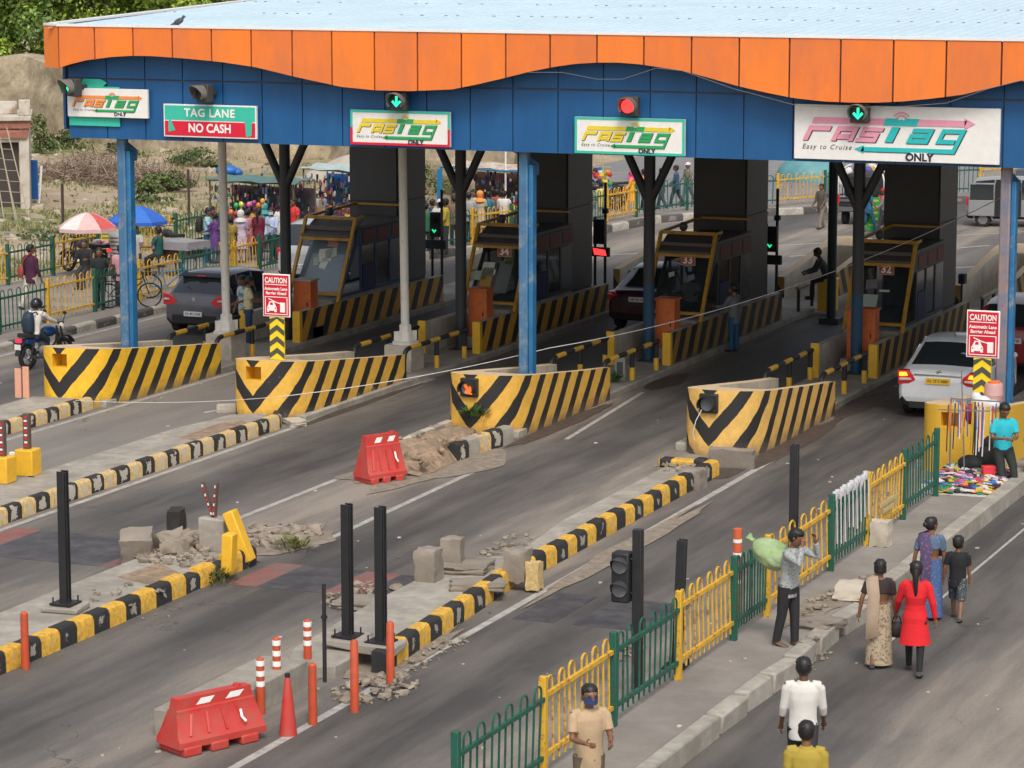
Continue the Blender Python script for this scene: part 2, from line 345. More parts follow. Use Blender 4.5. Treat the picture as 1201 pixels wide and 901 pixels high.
# ------------------------------------------------------------------ ground and roads
def asphalt_mat(name, base, dark, dust, lane0=-29.35, pitch=4.75, amt=1.0):
    m = bpy.data.materials.new(name); m.use_nodes = True; t = m.node_tree; b = t.nodes['Principled BSDF']
    N = t.nodes.new; L = t.links.new
    tc = N('ShaderNodeTexCoord'); sp = N('ShaderNodeSeparateXYZ'); L(tc.outputs['Object'], sp.inputs[0])
    def nz(vec, sc, det=6, ro=.6):
        mp = N('ShaderNodeMapping'); mp.inputs['Scale'].default_value = vec; L(tc.outputs['Object'], mp.inputs[0])
        q = N('ShaderNodeTexNoise'); q.inputs['Scale'].default_value = sc; q.inputs['Detail'].default_value = det; q.inputs['Roughness'].default_value = ro
        L(mp.outputs[0], q.inputs['Vector']); return q.outputs[0]
    def mth(op, a, bb=None, c=None):
        q = N('ShaderNodeMath'); q.operation = op
        for i, x in enumerate((a, bb, c)):
            if x is None: continue
            if isinstance(x, (int, float)): q.inputs[i].default_value = x
            else: L(x, q.inputs[i])
        return q.outputs[0]
    wob = nz((1, .25, 1), .5, 4); streak = nz((1, .10, 1), 1.6, 8, .65); fine = nz((1, 1, 1), 22, 6, .8); big = nz((1, 1, 1), .22, 5)
    x = mth('ADD', sp.outputs[0], mth('MULTIPLY', mth('SUBTRACT', wob, .5), 1.0))
    wv = mth('COSINE', mth('MULTIPLY', mth('SUBTRACT', x, lane0), 2*math.pi/pitch))
    v = mth('ADD', mth('MULTIPLY', wv, .46*amt), mth('MULTIPLY', mth('SUBTRACT', streak, .5), 2.2))
    v = mth('ADD', v, mth('MULTIPLY', mth('SUBTRACT', big, .5), .9))
    r = N('ShaderNodeMapRange'); r.inputs[1].default_value = -.65; r.inputs[2].default_value = .75; L(v, r.inputs[0])
    cr = N('ShaderNodeValToRGB'); L(r.outputs[0], cr.inputs[0]); e = cr.color_ramp.elements
    e[0].color = (*dust, 1); e[1].color = (*dark, 1); e[1].position = .95
    q = cr.color_ramp.elements.new(.42); q.color = (*base, 1)
    fr = N('ShaderNodeMapRange'); fr.inputs[1].default_value = .3; fr.inputs[2].default_value = .7; fr.inputs[3].default_value = .82; fr.inputs[4].default_value = 1.16; L(fine, fr.inputs[0])
    mv = N('ShaderNodeVectorMath'); mv.operation = 'SCALE'; L(cr.outputs[0], mv.inputs[0]); L(fr.outputs[0], mv.inputs['Scale'])
    # cracks
    vo = N('ShaderNodeTexVoronoi'); vo.feature = 'DISTANCE_TO_EDGE'; vo.inputs['Scale'].default_value = .28
    mp2 = N('ShaderNodeMapping'); L(tc.outputs['Object'], mp2.inputs[0])
    nv = N('ShaderNodeTexNoise'); nv.inputs['Scale'].default_value = 1.2; nv.inputs['Detail'].default_value = 6; L(tc.outputs['Object'], nv.inputs['Vector'])
    ad = N('ShaderNodeVectorMath'); ad.operation = 'ADD'; sc = N('ShaderNodeVectorMath'); sc.operation = 'SCALE'; sc.inputs['Scale'].default_value = 1.6
    L(nv.outputs['Color'], sc.inputs[0]); L(mp2.outputs[0], ad.inputs[0]); L(sc.outputs[0], ad.inputs[1]); L(ad.outputs[0], vo.inputs['Vector'])
    ck = mth('LESS_THAN', vo.outputs['Distance'], .003)
    ck = mth('MULTIPLY', ck, mth('GREATER_THAN', big, .55))
    mx = N('ShaderNodeMix'); mx.data_type = 'RGBA'; L(mth('MULTIPLY', ck, .7), mx.inputs[0]); L(mv.outputs[0], mx.inputs[6]); mx.inputs[7].default_value = (.045, .042, .038, 1)
    L(mx.outputs[2], b.inputs['Base Color'])
    rr = N('ShaderNodeMapRange'); rr.inputs[3].default_value = .95; rr.inputs[4].default_value = .62; L(r.outputs[0], rr.inputs[0]); L(rr.outputs[0], b.inputs['Roughness'])
    bp = N('ShaderNodeBump'); bp.inputs['Strength'].default_value = .35; bp.inputs['Distance'].default_value = .02; L(fine, bp.inputs['Height']); L(bp.outputs[0], b.inputs['Normal'])
    return m
asphalt = asphalt_mat('asphalt', (.138,.124,.110), (.056,.053,.050), (.27,.232,.192))
asphalt_far = asphalt_mat('asphalt_far', (.20,.195,.195), (.14,.14,.145), (.25,.24,.225), amt=.2)

def field_mat():
    m = bpy.data.materials.new('field_ground'); m.use_nodes = True; t = m.node_tree; b = t.nodes['Principled BSDF']
    N = t.nodes.new; L = t.links.new; tc = N('ShaderNodeTexCoord')
    def nz(sc, det, ro=.6, off=0):
        mp = N('ShaderNodeMapping'); mp.inputs['Location'].default_value = (off, off, 0); L(tc.outputs['Object'], mp.inputs[0])
        q = N('ShaderNodeTexNoise'); q.inputs['Scale'].default_value = sc; q.inputs['Detail'].default_value = det; q.inputs['Roughness'].default_value = ro
        L(mp.outputs[0], q.inputs['Vector']); return q.outputs[0]
    a = N('ShaderNodeValToRGB'); L(nz(.9, 9, .75), a.inputs[0]); e = a.color_ramp.elements
    e[0].position = .3; e[0].color = (.27,.20,.13,1); e[1].position = .66; e[1].color = (.50,.40,.28,1)
    g = N('ShaderNodeValToRGB'); L(nz(3.5, 8, .8, 9), g.inputs[0]); e = g.color_ramp.elements
    e[0].position = .35; e[0].color = (.12,.12,.04,1); e[1].position = .68; e[1].color = (.30,.29,.12,1)
    mk = N('ShaderNodeMapRange'); mk.inputs[1].default_value = .47; mk.inputs[2].default_value = .60; L(nz(.11, 10, .68, 40), mk.inputs[0])
    mx = N('ShaderNodeMix'); mx.data_type = 'RGBA'; L(mk.outputs[0], mx.inputs[0]); L(a.outputs[0], mx.inputs[6]); L(g.outputs[0], mx.inputs[7])
    L(mx.outputs[2], b.inputs['Base Color']); b.inputs['Roughness'].default_value = .95
    bp = N('ShaderNodeBump'); bp.inputs['Strength'].default_value = .9; bp.inputs['Distance'].default_value = .12; L(nz(2.5, 8, .75, 5), bp.inputs['Height']); L(bp.outputs[0], b.inputs['Normal'])
    return m
fieldm = field_mat()
b = MB(); b.quad((-1500,-400,-.03), (1500,-400,-.03), (1500,1800,-.03), (-1500,1800,-.03))
struct('ground', b, fieldm, 'bare earth ground reaching to the horizon', smooth=0)
# uneven waste ground behind the pavement (grid)
b = MB(); nx, ny = 70, 90; x0, x1, y0, y1 = -120., -43.4, 40., 150.
def field_h(x, y):
    e = min(1, max(0, (-43.6 - x) / 3)); v = noise.noise(Vector((x*.12, y*.12, 3))) * .5 + noise.noise(Vector((x*.4, y*.4, 8))) * .18
    return .02 + e * (v * .7 + .10)
vs = [(x0 + (x1-x0)*i/nx, y0 + (y1-y0)*j/ny, field_h(x0 + (x1-x0)*i/nx, y0 + (y1-y0)*j/ny)) for j in range(ny+1) for i in range(nx+1)]
b.add(vs, [(j*(nx+1)+i, j*(nx+1)+i+1, (j+1)*(nx+1)+i+1, (j+1)*(nx+1)+i) for j in range(ny) for i in range(nx)])
struct('field', b, fieldm, 'littered waste ground of dry earth and patchy grass behind the stalls', smooth=60)

# plaza road sheet, bounded on the far side by the bending kerb
FK = [(-37.2, 10), (-37.2, 74.5), (-35.4, 80.2), (-34.3, 83.0), (-33.0, 92.0), (-31.6, 94.6), (-29.4, 96.6), (-26.6, 101.5), (-15, 112), (20, 130)]
b = MB(); poly = FK + [(60, 130), (60, 10)]
n = len(poly); b.add([(x, y, 0) for x, y in poly], [tuple(range(n-1, -1, -1))])
struct('road', b, asphalt, 'worn grey asphalt lanes of the toll plaza', smooth=0)
apron_m = asphalt_mat('dusty_apron', (.215,.195,.172), (.15,.138,.125), (.29,.255,.215), amt=.3)
b = MB(); b.add([(-30.98, 24, .003), (-27.7, 24, .003), (-27.7, 50, .003), (-27.3, 53.5, .003), (-27.75, 58, .003), (-30.85, 58, .003)], [(0,1,2,3,4,5)])
struct('lane_apron', b, apron_m, 'paler dusty lane surface between the two left islands', smooth=0)
far_poly = [(-35.6, 87.0), (-36.6, 92.5), (-34.0, 96.6), (-31.6, 98.4), (-28.6, 103.5), (-20,112), (20,133), (20, 160), (-30,140), (-44, 124), (-50, 117)]
b = MB(); n = len(far_poly); b.add([(x, y, .02) for x, y in far_poly], [tuple(range(n))])
struct('far_road', b, asphalt_far, 'pale asphalt road beyond the far fence', smooth=0)
# pavement on the left side and round the bend
PV = [(-37.36, 10), (-37.36, 74.5), (-35.55, 80.3), (-34.45, 83.1), (-33.15, 92.1), (-31.75, 94.7), (-29.55, 96.8), (-26.75, 101.6), (-15, 112.2)]
PO = [(-43.8, 10), (-43.6, 74.5), (-43.0, 80.3), (-42.5, 88.1), (-35.4, 93.0), (-33.4, 96.2), (-31.0, 98.2), (-28.2, 103), (-16.5, 113.8)]
b = MB()
for i in range(len(PV)-1):
    b.add([(*PV[i], .15), (*PV[i+1], .15), (*PO[i+1], .15), (*PO[i], .15), (*PO[i], -.05), (*PO[i+1], -.05)], [(0,1,2,3), (3,2,5,4)])
struct('pavement', b, pave, 'dusty concrete pavement behind the left kerb', smooth=0)

def kerb(name, pts, mats, label, z1=.25, th=.16, blk=.45, start=0, skip=(), jit=.012, side=1, split=True):
    """row of painted kerb blocks along a polyline; blocks lie to the left of the travel direction (side=1)"""
    b = MB(); idx = start
    for a, c in zip(pts[:-1], pts[1:]):
        a = Vector((*a, 0)); c = Vector((*c, 0)); d = c - a; Ln = d.length; d.normalize(); nrm = Vector((-d.y, d.x, 0)) * side
        k = max(1, round(Ln / blk)); st = Ln / k
        for i in range(k):
            idx += 1
            if idx in skip: continue
            j = random.uniform(-jit, jit); zj = z1 + random.uniform(-jit, jit) - (.05 if random.random() < .06 else 0)
            p0 = a + d * (st * i + .008) + nrm * j; p1 = a + d * (st * (i+1) - .008) + nrm * (j + random.uniform(-.006, .006))
            prof = [(0, -.05), (0, zj*.72), (.025, zj*.92), (.06, zj), (th, zj), (th, -.05)]
            r0 = [p0 + nrm * q + Vector((0,0,z)) for q, z in prof]; r1 = [p1 + nrm * q + Vector((0,0,z)) for q, z in prof]
            vs = r0 + r1; n = len(prof); fs = []; uvs = []
            for q in range(n):
                q2 = (q+1) % n; fs.append((q, q2, q2+n, q+n))
                z0u = max(0, prof[q][1]) / zj; z1u = max(0, prof[q2][1]) / zj
                if q < 3: uvs.append([(0, z0u*.75 if q else 0), (0, z1u*.8), (1, z1u*.8), (1, z0u*.75 if q else 0)])
                else: uvs.append([(0, 2), (0, 2), (1, 2), (1, 2)])
            fs.append(tuple(range(n-1, -1, -1))); uvs.append([(0,2)]*n); fs.append(tuple(range(n, 2*n))); uvs.append([(0,2)]*n)
            b.add(vs, fs, idx % len(mats), uvs)
    return struct(name, b, mats, label, smooth=30)

kerb('kerb', [(-37.2, 20), (-37.2, 74.5)], [kerb_white, kerb_dark], 'black and white painted kerb of the left pavement', z1=.2, blk=.95, side=1)
kerb('kerb', FK[1:9], [kerb_white, kerb_dark], 'faded kerb curving along the far fence', z1=.24, blk=1.1, side=1)

IR = [-31.0, -26.33, -21.65, -16.85, -12.1]       # right face of every lane island
BX = [-30.85, -26.3, -21.5, -16.55, -11.9]        # right face of every striped nose barrier
for i, x in enumerate(IR):                        # plaza islands under the canopy
    b = MB(); b.prism([(x - 1.42, 51.8), (x + .12, 51.8), (x + .12, 80), (x - 1.42, 80)], -.03, .14)
    struct('island', b, concrete, 'raised concrete island under the %s toll booth' % ['far left', 'second', 'third', 'fourth', 'rightmost'][i], bev=.03)
# approach islands
b = MB(); b.prism([(-32.35, 30), (-31.16, 30), (-31.16, 51.1), (-31.5, 51.5), (-32.35, 51.3)], -.03, .22); b.box(-32.0, -31.5, 45.5, 48.6, .221, .226, 1)
struct('island', b, [concrete, dirtm], 'left approach island with a sunken drain slot', bev=.02)
kerb('kerb', [(-31.0, 30), (-31.0, 51.5)], [kerb_yellow_old, kerb_black], 'worn yellow and black kerb in front of the far left striped barrier', z1=.27)
b = MB(); b.prism([(-27.75, 30), (-26.5, 30), (-26.5, 50.6), (-26.9, 51.4), (-27.5, 51.0), (-27.75, 49)], -.03, .2)
b.prism([(-27.15, 48.3), (-26.75, 48.1), (-26.7, 50.2), (-26.95, 50.5), (-27.2, 50.0)], .201, .206, 1)
struct('island', b, [concrete, dirtm], 'second approach island with two yellow bollard boxes', bev=.02)
kerb('kerb', [(-26.34, 30), (-26.34, 50.9), (-26.6, 51.5)], [kerb_yellow_old, kerb_black], 'worn yellow and black kerb leading to the second striped barrier', z1=.28)
b = MB(); b.prism([(-22.45, 22), (-21.1, 22), (-21.1, 39.0), (-21.5, 40.6), (-22.3, 40.8), (-22.5, 39.2)], -.03, .2)
b.prism([(-22.1, 37.3), (-21.35, 37.0), (-21.35, 37.9), (-22.0, 38.4)], .201, .206, 1)
struct('island', b, [concrete, dirtm], 'broken third approach island with rubble at its end', bev=.02)
kerb('kerb', [(-20.95, 22), (-20.98, 39.7)], [kerb_yellow, kerb_black2], 'yellow and black kerb of the broken third island', z1=.3, th=.2)
b = MB(); b.prism([(-17.35, 33.6), (-16.75, 33.9), (-16.75, 49.8), (-17.55, 50.0), (-17.5, 44), (-17.2, 41.2), (-17.9, 40.6), (-17.9, 37.5), (-17.7, 34.5)], -.03, .17)
b.prism([(-17.6, 30.5), (-16.9, 30.5), (-16.9, 33.4), (-17.6, 33.4)], -.03, .35)
struct('island', b, concrete, 'narrow fourth approach island with stone blocks on it', bev=.02)
kerb('kerb', [(-16.2, 34.3), (-16.62, 39.8), (-16.62, 49.6)], [kerb_yellow, kerb_black2], 'freshly painted yellow and black kerb leading to the fourth striped barrier', z1=.3, th=.2, skip=(13,))
# nub of kerb and earth before the third barrier
b = MB()
for i in range(15):
    for j in range(9):
        pass
gx, gy = 16, 26
def mh(u, v):
    e = min(1, 5*u*(1-u)) * min(1, 4*v*(1-v) + .15)
    return .02 + e * (.34 + .16*noise.noise(Vector((u*3, v*5, 1))) + .05*noise.noise(Vector((u*11, v*17, 1))))
vs = [(-22.95 + 1.35*i/gx + .12*noise.noise(Vector((0, j*.4, 2))), 47.3 + 4.2*j/gy, mh(i/gx, j/gy)) for j in range(gy+1) for i in range(gx+1)]
b.add(vs, [(j*(gx+1)+i, j*(gx+1)+i+1, (j+1)*(gx+1)+i+1, (j+1)*(gx+1)+i) for j in range(gy) for i in range(gx)])
for k in range(110):
    b.rough((random.uniform(-23.0,-21.6), random.uniform(47.2, 50.8), random.uniform(.12,.36)), [.03+.14*random.random()**2 for _ in range(3)], random.random()*3, rx=random.random(), amp=.3, rnd=.5, cuts=1)
tag(b.build('earth_mound', dirtm, smooth=50), 'heap of brown earth in front of the third striped barrier', 'mound')
kerb('kerb', [(-21.62, 49.0), (-21.42, 51.3)], [kerb_yellow_old, kerb_black, concrete], 'stub of broken kerb beside the earth heap', z1=.34, th=.22)
kerb('kerb', [(-23.05, 51.6), (-23.0, 47.9)], [concrete, concrete_lt], 'bare grey kerb stones behind the earth heap', z1=.3, th=.22)

# right pavement and its kerb wall
b = MB(); b.prism([(-12.55, 10), (-11.28, 10), (-11.22, 36), (-11.3, 52.0), (-12.55, 52.0)], -.03, .22)
tag(b.build('pavement', pave, bev=.02), 'narrow pavement between the right fence and the dark road', kind='structure')
bpy.data.objects[-1] if False else None
b = MB(); b.box(-11.3, -11.08, 10, 33.2, -.03, .27); b.box(-11.32, -11.06, 40.2, 52.5, -.03, .29)
for yy in (33.3, 34.4, 35.4, 36.4, 37.6, 38.8):
    b.obox((-11.18 + random.uniform(-.04,.04), yy + .5, .11), (.24, .95, .3), random.uniform(-.05,.05), ry=random.uniform(-.06,.06), jit=.02)
struct('kerb', b, concrete, 'high bare concrete kerb of the right pavement', bev=.03)

# ------------------------------------------------------------------ painted lines, patches
b = MB()
def line(xa, ya, xb, yb, wd=.13, z=.004, mm=0):
    d = Vector((xb-xa, yb-ya)); d.normalize(); nn = Vector((-d.y, d.x)) * wd/2
    k = max(1, int(Vector((xb-xa, yb-ya)).length / 3))
    for i in range(k):
        p = Vector((xa, ya)).lerp(Vector((xb, yb)), i/k); q = Vector((xa, ya)).lerp(Vector((xb, yb)), (i+1)/k)
        b.quad((*(p-nn), z), (*(p+nn), z), (*(q+nn), z), (*(q-nn), z), mm)
line(-15.95, 20, -16.2, 52.5); line(-26.12, 20, -26.15, 58); line(-30.75, 30, -30.68, 58); line(-20.6, 52, -21.2, 58, .1)
line(-36.9, 30, -36.9, 74); line(-22.93, 42.6, -22.93, 47.3, .12); line(-20.75, 41.2, -20.95, 49.0, .12)
line(-10.42, 38, -10.35, 60, .05)
for i in range(5): line(-26+i*3.5, 84+i*3.2, -24.6+i*3.5, 86.2+i*3.2, .14)
line(-33.2, 80, -20, 95, .12); line(-18, 78, 6, 98, .14); line(-24, 80, 2, 104, .12)
line(-28.1, 51.0, -27.4, 53.4, .1, .204); line(-28.6, 55, -27.9, 53.6, .1)
line(-44, 108, -30, 118, .15, .025); line(-38, 96, -30, 106, .12, .025)
struct('road_markings', b, white_line, 'worn white lane lines on the asphalt', smooth=0)
rr_red = mat('rumble_red', (.24,.085,.07), .8, n=.25, s=3, c2=(.14,.12,.11), c2amt=.4, c2s=2, c2edge=.15)
rr_blk = mat('rumble_black', (.045,.043,.05), .6, n=.2, s=3, c2=(.11,.105,.10), c2amt=.3, c2s=2, c2edge=.15)
b = MB()
def patch(xa, xb, y0, y1, m): b.box(xa, xb, y0, y1, -.02, .006, m)
xs = [-20.7, -20.3, -19.4, -18.8, -18.0]
patch(-20.75, -20.25, 38.3, 39.9, 0); patch(-20.25, -19.15, 38.3, 39.9, 1); patch(-19.15, -18.55, 38.3, 39.9, 0); patch(-18.55, -17.9, 38.3, 39.9, 1)
patch(-26.0, -25.5, 38.6, 40.6, 0); patch(-25.5, -23.2, 38.6, 40.6, 1); patch(-23.2, -22.6, 38.6, 40.6, 0)
patch(-15.85, -15.2, 37.9, 39.7, 1); patch(-14.9, -13.7, 37.9, 39.7, 1)
struct('rumble_strip', b, [rr_red, rr_blk], 'faded red and black rumble strips across the lanes', smooth=0)
# loose asphalt grime beside barriers (real dirt deposits)
dust = mat('loose_soil', (.235,.195,.15), .95, n=.35, s=6, bump=.7)
b = MB(); _bl = []
def soil(px, py, rx, ry, z, seed):
    cx, cy = G(px, py, z); k = 36; b.add([(cx + rx*math.cos(a)*(1+.5*noise.noise(Vector((math.cos(a)*2, math.sin(a)*2, seed)))), cy + ry*math.sin(a)*(1+.5*noise.noise(Vector((math.cos(a)*3, math.sin(a)*3, seed+5)))), z) for a in [2*math.pi*i/k for i in range(k)]], [tuple(range(k))])
for i, (px, py, rx, ry, z) in enumerate(((325,632,.9,1.2,.011),(430,770,.5,1.2,.012),(500,545,1.2,2.4,.0125),(800,556,.6,.7,.013),(955,712,.3,1.2,.232),(1000,690,.25,.9,.2335),(400,770,.5,.9,.014),(480,765,.35,1.6,.015),(740,640,.22,3.5,.0155))): soil(px, py, rx, ry, z, i*2.7)
tag(b.build('loose_soil', dust, smooth=0), 'thin patches of loose brown soil around the rubble and kerb ends', 'soil', kind='stuff')
grime = mat('wet_grime', (.075,.055,.045), .7, n=.4, s=5, bump=.5)
b = MB()
def blob(cx, cy, rx, ry, z=.006, seed=0):
    k = 28; b.add([(cx + rx*math.cos(a)*(1+.35*noise.noise(Vector((math.cos(a)*2, math.sin(a)*2, seed)))), cy + ry*math.sin(a)*(1+.3*noise.noise(Vector((math.cos(a)*3, math.sin(a)*3, seed+5)))), z) for a in [2*math.pi*i/k for i in range(k)]], [tuple(range(k))])
for i, (cx, cy, rx, ry) in enumerate([(-16.33, 53.4, .28, 3.0), (-15.9, 58.6, .5, .5), (-16.4, 58.2, .3, 1.8), (-21.3, 53.6, .22, 2.8), (-16.9, 49.9, .55, .8), (-26.1, 54, .12, 3), (-21.2, 59.6, .3, 1.2)]):
    blob(cx, cy, rx, ry, .007 + i*.0006, i*3.3)
tag(b.build('road_grime', grime, smooth=0), 'dark grime and oily dirt collected beside the striped barriers', 'dirt', kind='stuff')

# ------------------------------------------------------------------ striped nose barriers
S1 = [stripe_mat('stripes_bright', (.86,.50,.03), .05), stripe_mat('stripes_chipped', (.80,.46,.07), .62), stripe_mat('stripes_amber', (.76,.43,.07), .22), stripe_mat('stripes_tan', (.74,.45,.12), .35), flat('barrier_yellow', (.66,.38,.03))]
nose_top = mat('nose_top_concrete', (.60,.45,.28), .85, n=.1, s=4, c2=(.42,.33,.23), c2amt=.25, c2s=1.6)
def nose_barrier(x, i, label):
    t = thing('crash_barrier', label, 'barrier', (x, 50.7, 0), 0, 'striped island nose barriers')
    outer = [(0, 6.1), (0, 4.6), (0, 3.1), (0, 2.2), (-.02, 1.6), (-.1, 1.2), (-.24, .96), (-.42, .82), (-.65, .74), (-.9, .70), (-1.12, .72), (-1.32, .80), (-1.44, .98), (-1.49, 1.3), (-1.49, 2.0), (-1.47, 3.1), (-1.44, 4.6), (-1.42, 6.1)]
    inner = [(-.2, 6.1), (-.2, 4.6), (-.2, 3.1), (-.2, 2.45), (-.22, 2.2), (-.32, 2.05), (-.45, 1.98), (-.55, 1.95), (-.7, 1.94), (-.85, 1.94), (-.95, 1.94), (-1.05, 1.96), (-1.15, 2.02), (-1.22, 2.15), (-1.25, 2.4), (-1.24, 3.1), (-1.22, 4.6), (-1.22, 6.1)]
    hh = lambda y: 1.27 - .57 * max(0, min(1, (y - .75) / 5.2))
    us = []; acc = 0
    for a in range(len(outer)):
        if a: acc += math.dist(outer[a], outer[a-1])
        us.append(acc)
    mid = us[9]; us = [mid - q for q in us]
    b = MB(); n = len(outer)
    vs = [(ox, oy, 0) for ox, oy in outer] + [(ox*1.0, oy, hh(oy)) for ox, oy in outer] + [(ix, iy, hh(iy)-.005) for ix, iy in inner] + [(ix, iy, 0) for ix, iy in inner]
    fs = []; uvs = []; ms = []
    for a in range(n - 1):
        c = a + 1
        fs.append((a, c, c+n, a+n)); uvs.append([(us[a], 0), (us[c], 0), (us[c], hh(outer[c][1])), (us[a], hh(outer[a][1]))]); ms.append(0)
        for k in (1, 2, 3):
            k2 = (k + 1) % 4
            fs.append((a+k*n, c+k*n, c+k2*n, a+k2*n)); uvs.append([(0,0)]*4); ms.append(1 if k == 1 else 2)
    for a in (0, n-1): fs.append((a, a+n, a+2*n, a+3*n)); uvs.append([(us[a],0),(us[a],.7),(us[a]+.2,.7),(us[a]+.2,0)]); ms.append(0)
    o = len(b.v); b.v += vs
    for q, f in enumerate(fs): b.uv[len(b.f)] = uvs[q]; b.f.append(list(f)); b.m.append(ms[q])
    ob = b.build('barrier_wall', [S1[i], nose_top, concrete_lt, yellow], t, smooth=35)
    # niche for the warning lamp
    cut = MB(); cut.box(-1.06, -.72, -.5, 1.1, .86, 1.14); co = cut.build('cut', [yellow], smooth=0); co.location = (x, 50.7, 0)
    bpy.context.view_layer.update()
    md = ob.modifiers.new('b', 'BOOLEAN'); md.object = co; md.operation = 'DIFFERENCE'; md.solver = 'EXACT'
    try: md.material_mode = 'TRANSFER'
    except Exception: pass
    me = bpy.data.meshes.new_from_object(ob.evaluated_get(bpy.context.evaluated_depsgraph_get()))
    ob.modifiers.clear(); ob.data = me; bpy.data.objects.remove(co)
    f = MB(); f.box(-1.22, -.2, 1.96, 6.0, -.0, .2); f.build('barrier_core', concrete, t)
    return t
bl = ['bright yellow and black striped concrete barrier at the far left lane, empty niche', 'chipped yellow and black striped barrier second from left, standing under the red caution sign',
      'striped barrier with lit orange lamp and a weed growing at its nose', 'tan and black striped barrier with unlit round lamp, closest to the fresh kerb', 'plain yellow concrete barrier behind the seated vendor']
NB = [nose_barrier(BX[i], i, bl[i]) for i in range(5)]

# ------------------------------------------------------------------ canopy: fascia, roof, columns
YO = 53.2; YB = 53.7
orange_p = [mat('orange_panel', (.84,.20,.03), .42, n=.07, s=1.2, c2=(.60,.17,.07), c2amt=.3, c2s=1.6, c2edge=.2, c2map=(1,1,.35)), mat('orange_panel_faded', (.72,.185,.055), .5, n=.1, s=1.2, c2=(.55,.20,.11), c2amt=.42, c2s=1.2, c2edge=.22, c2map=(1,1,.4)), mat('orange_panel_vivid', (.90,.22,.028), .4, n=.06, s=1.2, c2=(.68,.19,.06), c2amt=.2, c2s=1.8, c2edge=.2, c2map=(1,1,.3))]
blue_p = mat('blue_panel', (.005,.080,.235), .45, n=.15, s=.8, c2=(.016,.115,.29), c2amt=.4, c2s=.9, c2edge=.22, c2map=(1.4,1,.3))
gap = flat('panel_gap', (.03,.028,.03)); gap_dirty = flat('panel_gap_grey', (.10,.10,.12))
canopy = thing('toll_canopy', 'wide toll plaza canopy with orange wavy fascia over blue panels and pale blue sheet roof', 'canopy', (-22, YB, 0))
wave = [(69,80),(80,76),(100,71),(130,67),(155,65.5),(180,66),(220,69),(260,73),(300,79),(345,90),(400,102),(440,106),(480,107),(530,105),(560,99),(590,92),(620,84.5),(650,78.5),(675,75),(700,73.5),(725,73.5),(750,75.5),(800,83),(830,91),(865,101),(900,109),(930,115),(965,119),(1000,120.5),(1030,120.5),(1060,119),(1095,115.5),(1130,111),(1175,100),(1200,94)]
W = [atY(px, py, YO) for px, py in wave]
# continue the same wave beyond the frame
W += [(-11.6, 7.0), (-11.0, 7.15), (-10.3, 7.25), (-9.6, 7.2), (-8.6, 7.0), (-7.4, 6.7), (-6.2, 6.6)]
def wz(x):
    if x <= W[0][0]: return W[0][1]
    for (xa, za), (xb, zb) in zip(W[:-1], W[1:]):
        if xa <= x <= xb: return za + (zb-za)*(x-xa)/(xb-xa)
    return W[-1][1]
ZT = 7.86
seams = [atY(px, 60, YO)[0] for px in (111, 156, 202, 248, 294.5, 342.5, 389, 439, 489.5, 541, 593, 645, 700, 755, 811, 867, 926, 986, 1048, 1110, 1175)]
seams = [W[0][0]] + seams + [seams[-1] + 1.2*k for k in range(1, 5)] + [W[-1][0]]
b = MB()
for i in range(len(seams) - 1):
    xa, xb = seams[i] + .018, seams[i+1] - .018
    k = 10; pts = [(xa + (xb-xa)*j/k) for j in range(k+1)]
    poly = [(x, wz(x)) for x in pts] + [(xb, ZT), (xa, ZT)]
    b.xz([(x + 22, z) for x, z in poly], YO - YB, YO - YB + .05, (i*7 + i*i) % 3)
x0 = W[0][0]; zc = W[0][1]
dx, dy = -.56, .34           # chamfered left corner
b.add([(x0+22, YO-YB, zc), (x0+22+dx, YO-YB+dy, zc), (x0+22+dx, YO-YB+dy, ZT), (x0+22, YO-YB, ZT), (x0+22+.03, YO-YB+.05, zc), (x0+22+dx, YO-YB+dy+.06, zc), (x0+22+dx, YO-YB+dy+.06, ZT), (x0+22+.03, YO-YB+.05, ZT)],
      [(0,3,2,1), (4,5,6,7), (0,1,5,4), (3,7,6,2), (1,2,6,5)], 2)
b.build('orange_fascia', orange_p, canopy, smooth=0)
b = MB()
b.xz([(x0+22, zc+.02)] + [(x+22, z+.02) for x, z in W] + [(W[-1][0]+22, ZT-.02), (x0+22, ZT-.02)], YO-YB+.052, YO-YB+.09)
for j in range(len(W)-1):      # soffit between orange and blue planes
    b.add([(W[j][0]+22, YO-YB+.05, W[j][1]+.01), (W[j+1][0]+22, YO-YB+.05, W[j+1][1]+.01), (W[j+1][0]+22, -.02, W[j+1][1]+.01), (W[j][0]+22, -.02, W[j][1]+.01)], [(0,1,2,3)])
b.build('fascia_backing', gap, canopy, smooth=0)
# blue panels with seams
BLX0 = -32.75; b = MB(); bs = [atY(px, 120, YB)[0] for px in (126, 171, 215, 262, 308, 355, 402, 452, 501, 552, 602, 655, 708, 763, 817, 873, 931, 990, 1052, 1115, 1178)]
bs = [BLX0] + bs + [bs[-1] + 1.2*k for k in range(1, 5)] + [W[-1][0]]
for i in range(len(bs)-1):
    for (za, zb) in ((5.47, 6.72), (6.745, 7.8)):
        if i == 0: pass
        b.box(bs[i]+22+.012, bs[i+1]+22-.012, -.02, .03, za + (0.012 if za > 6 else 0), zb)
b.build('blue_fascia', blue_p, canopy, smooth=0)
b = MB(); b.box(BLX0+22+.02, W[-1][0]+22, .028, .07, 5.5, 7.78); b.build('blue_backing', gap_dirty, canopy, smooth=0)
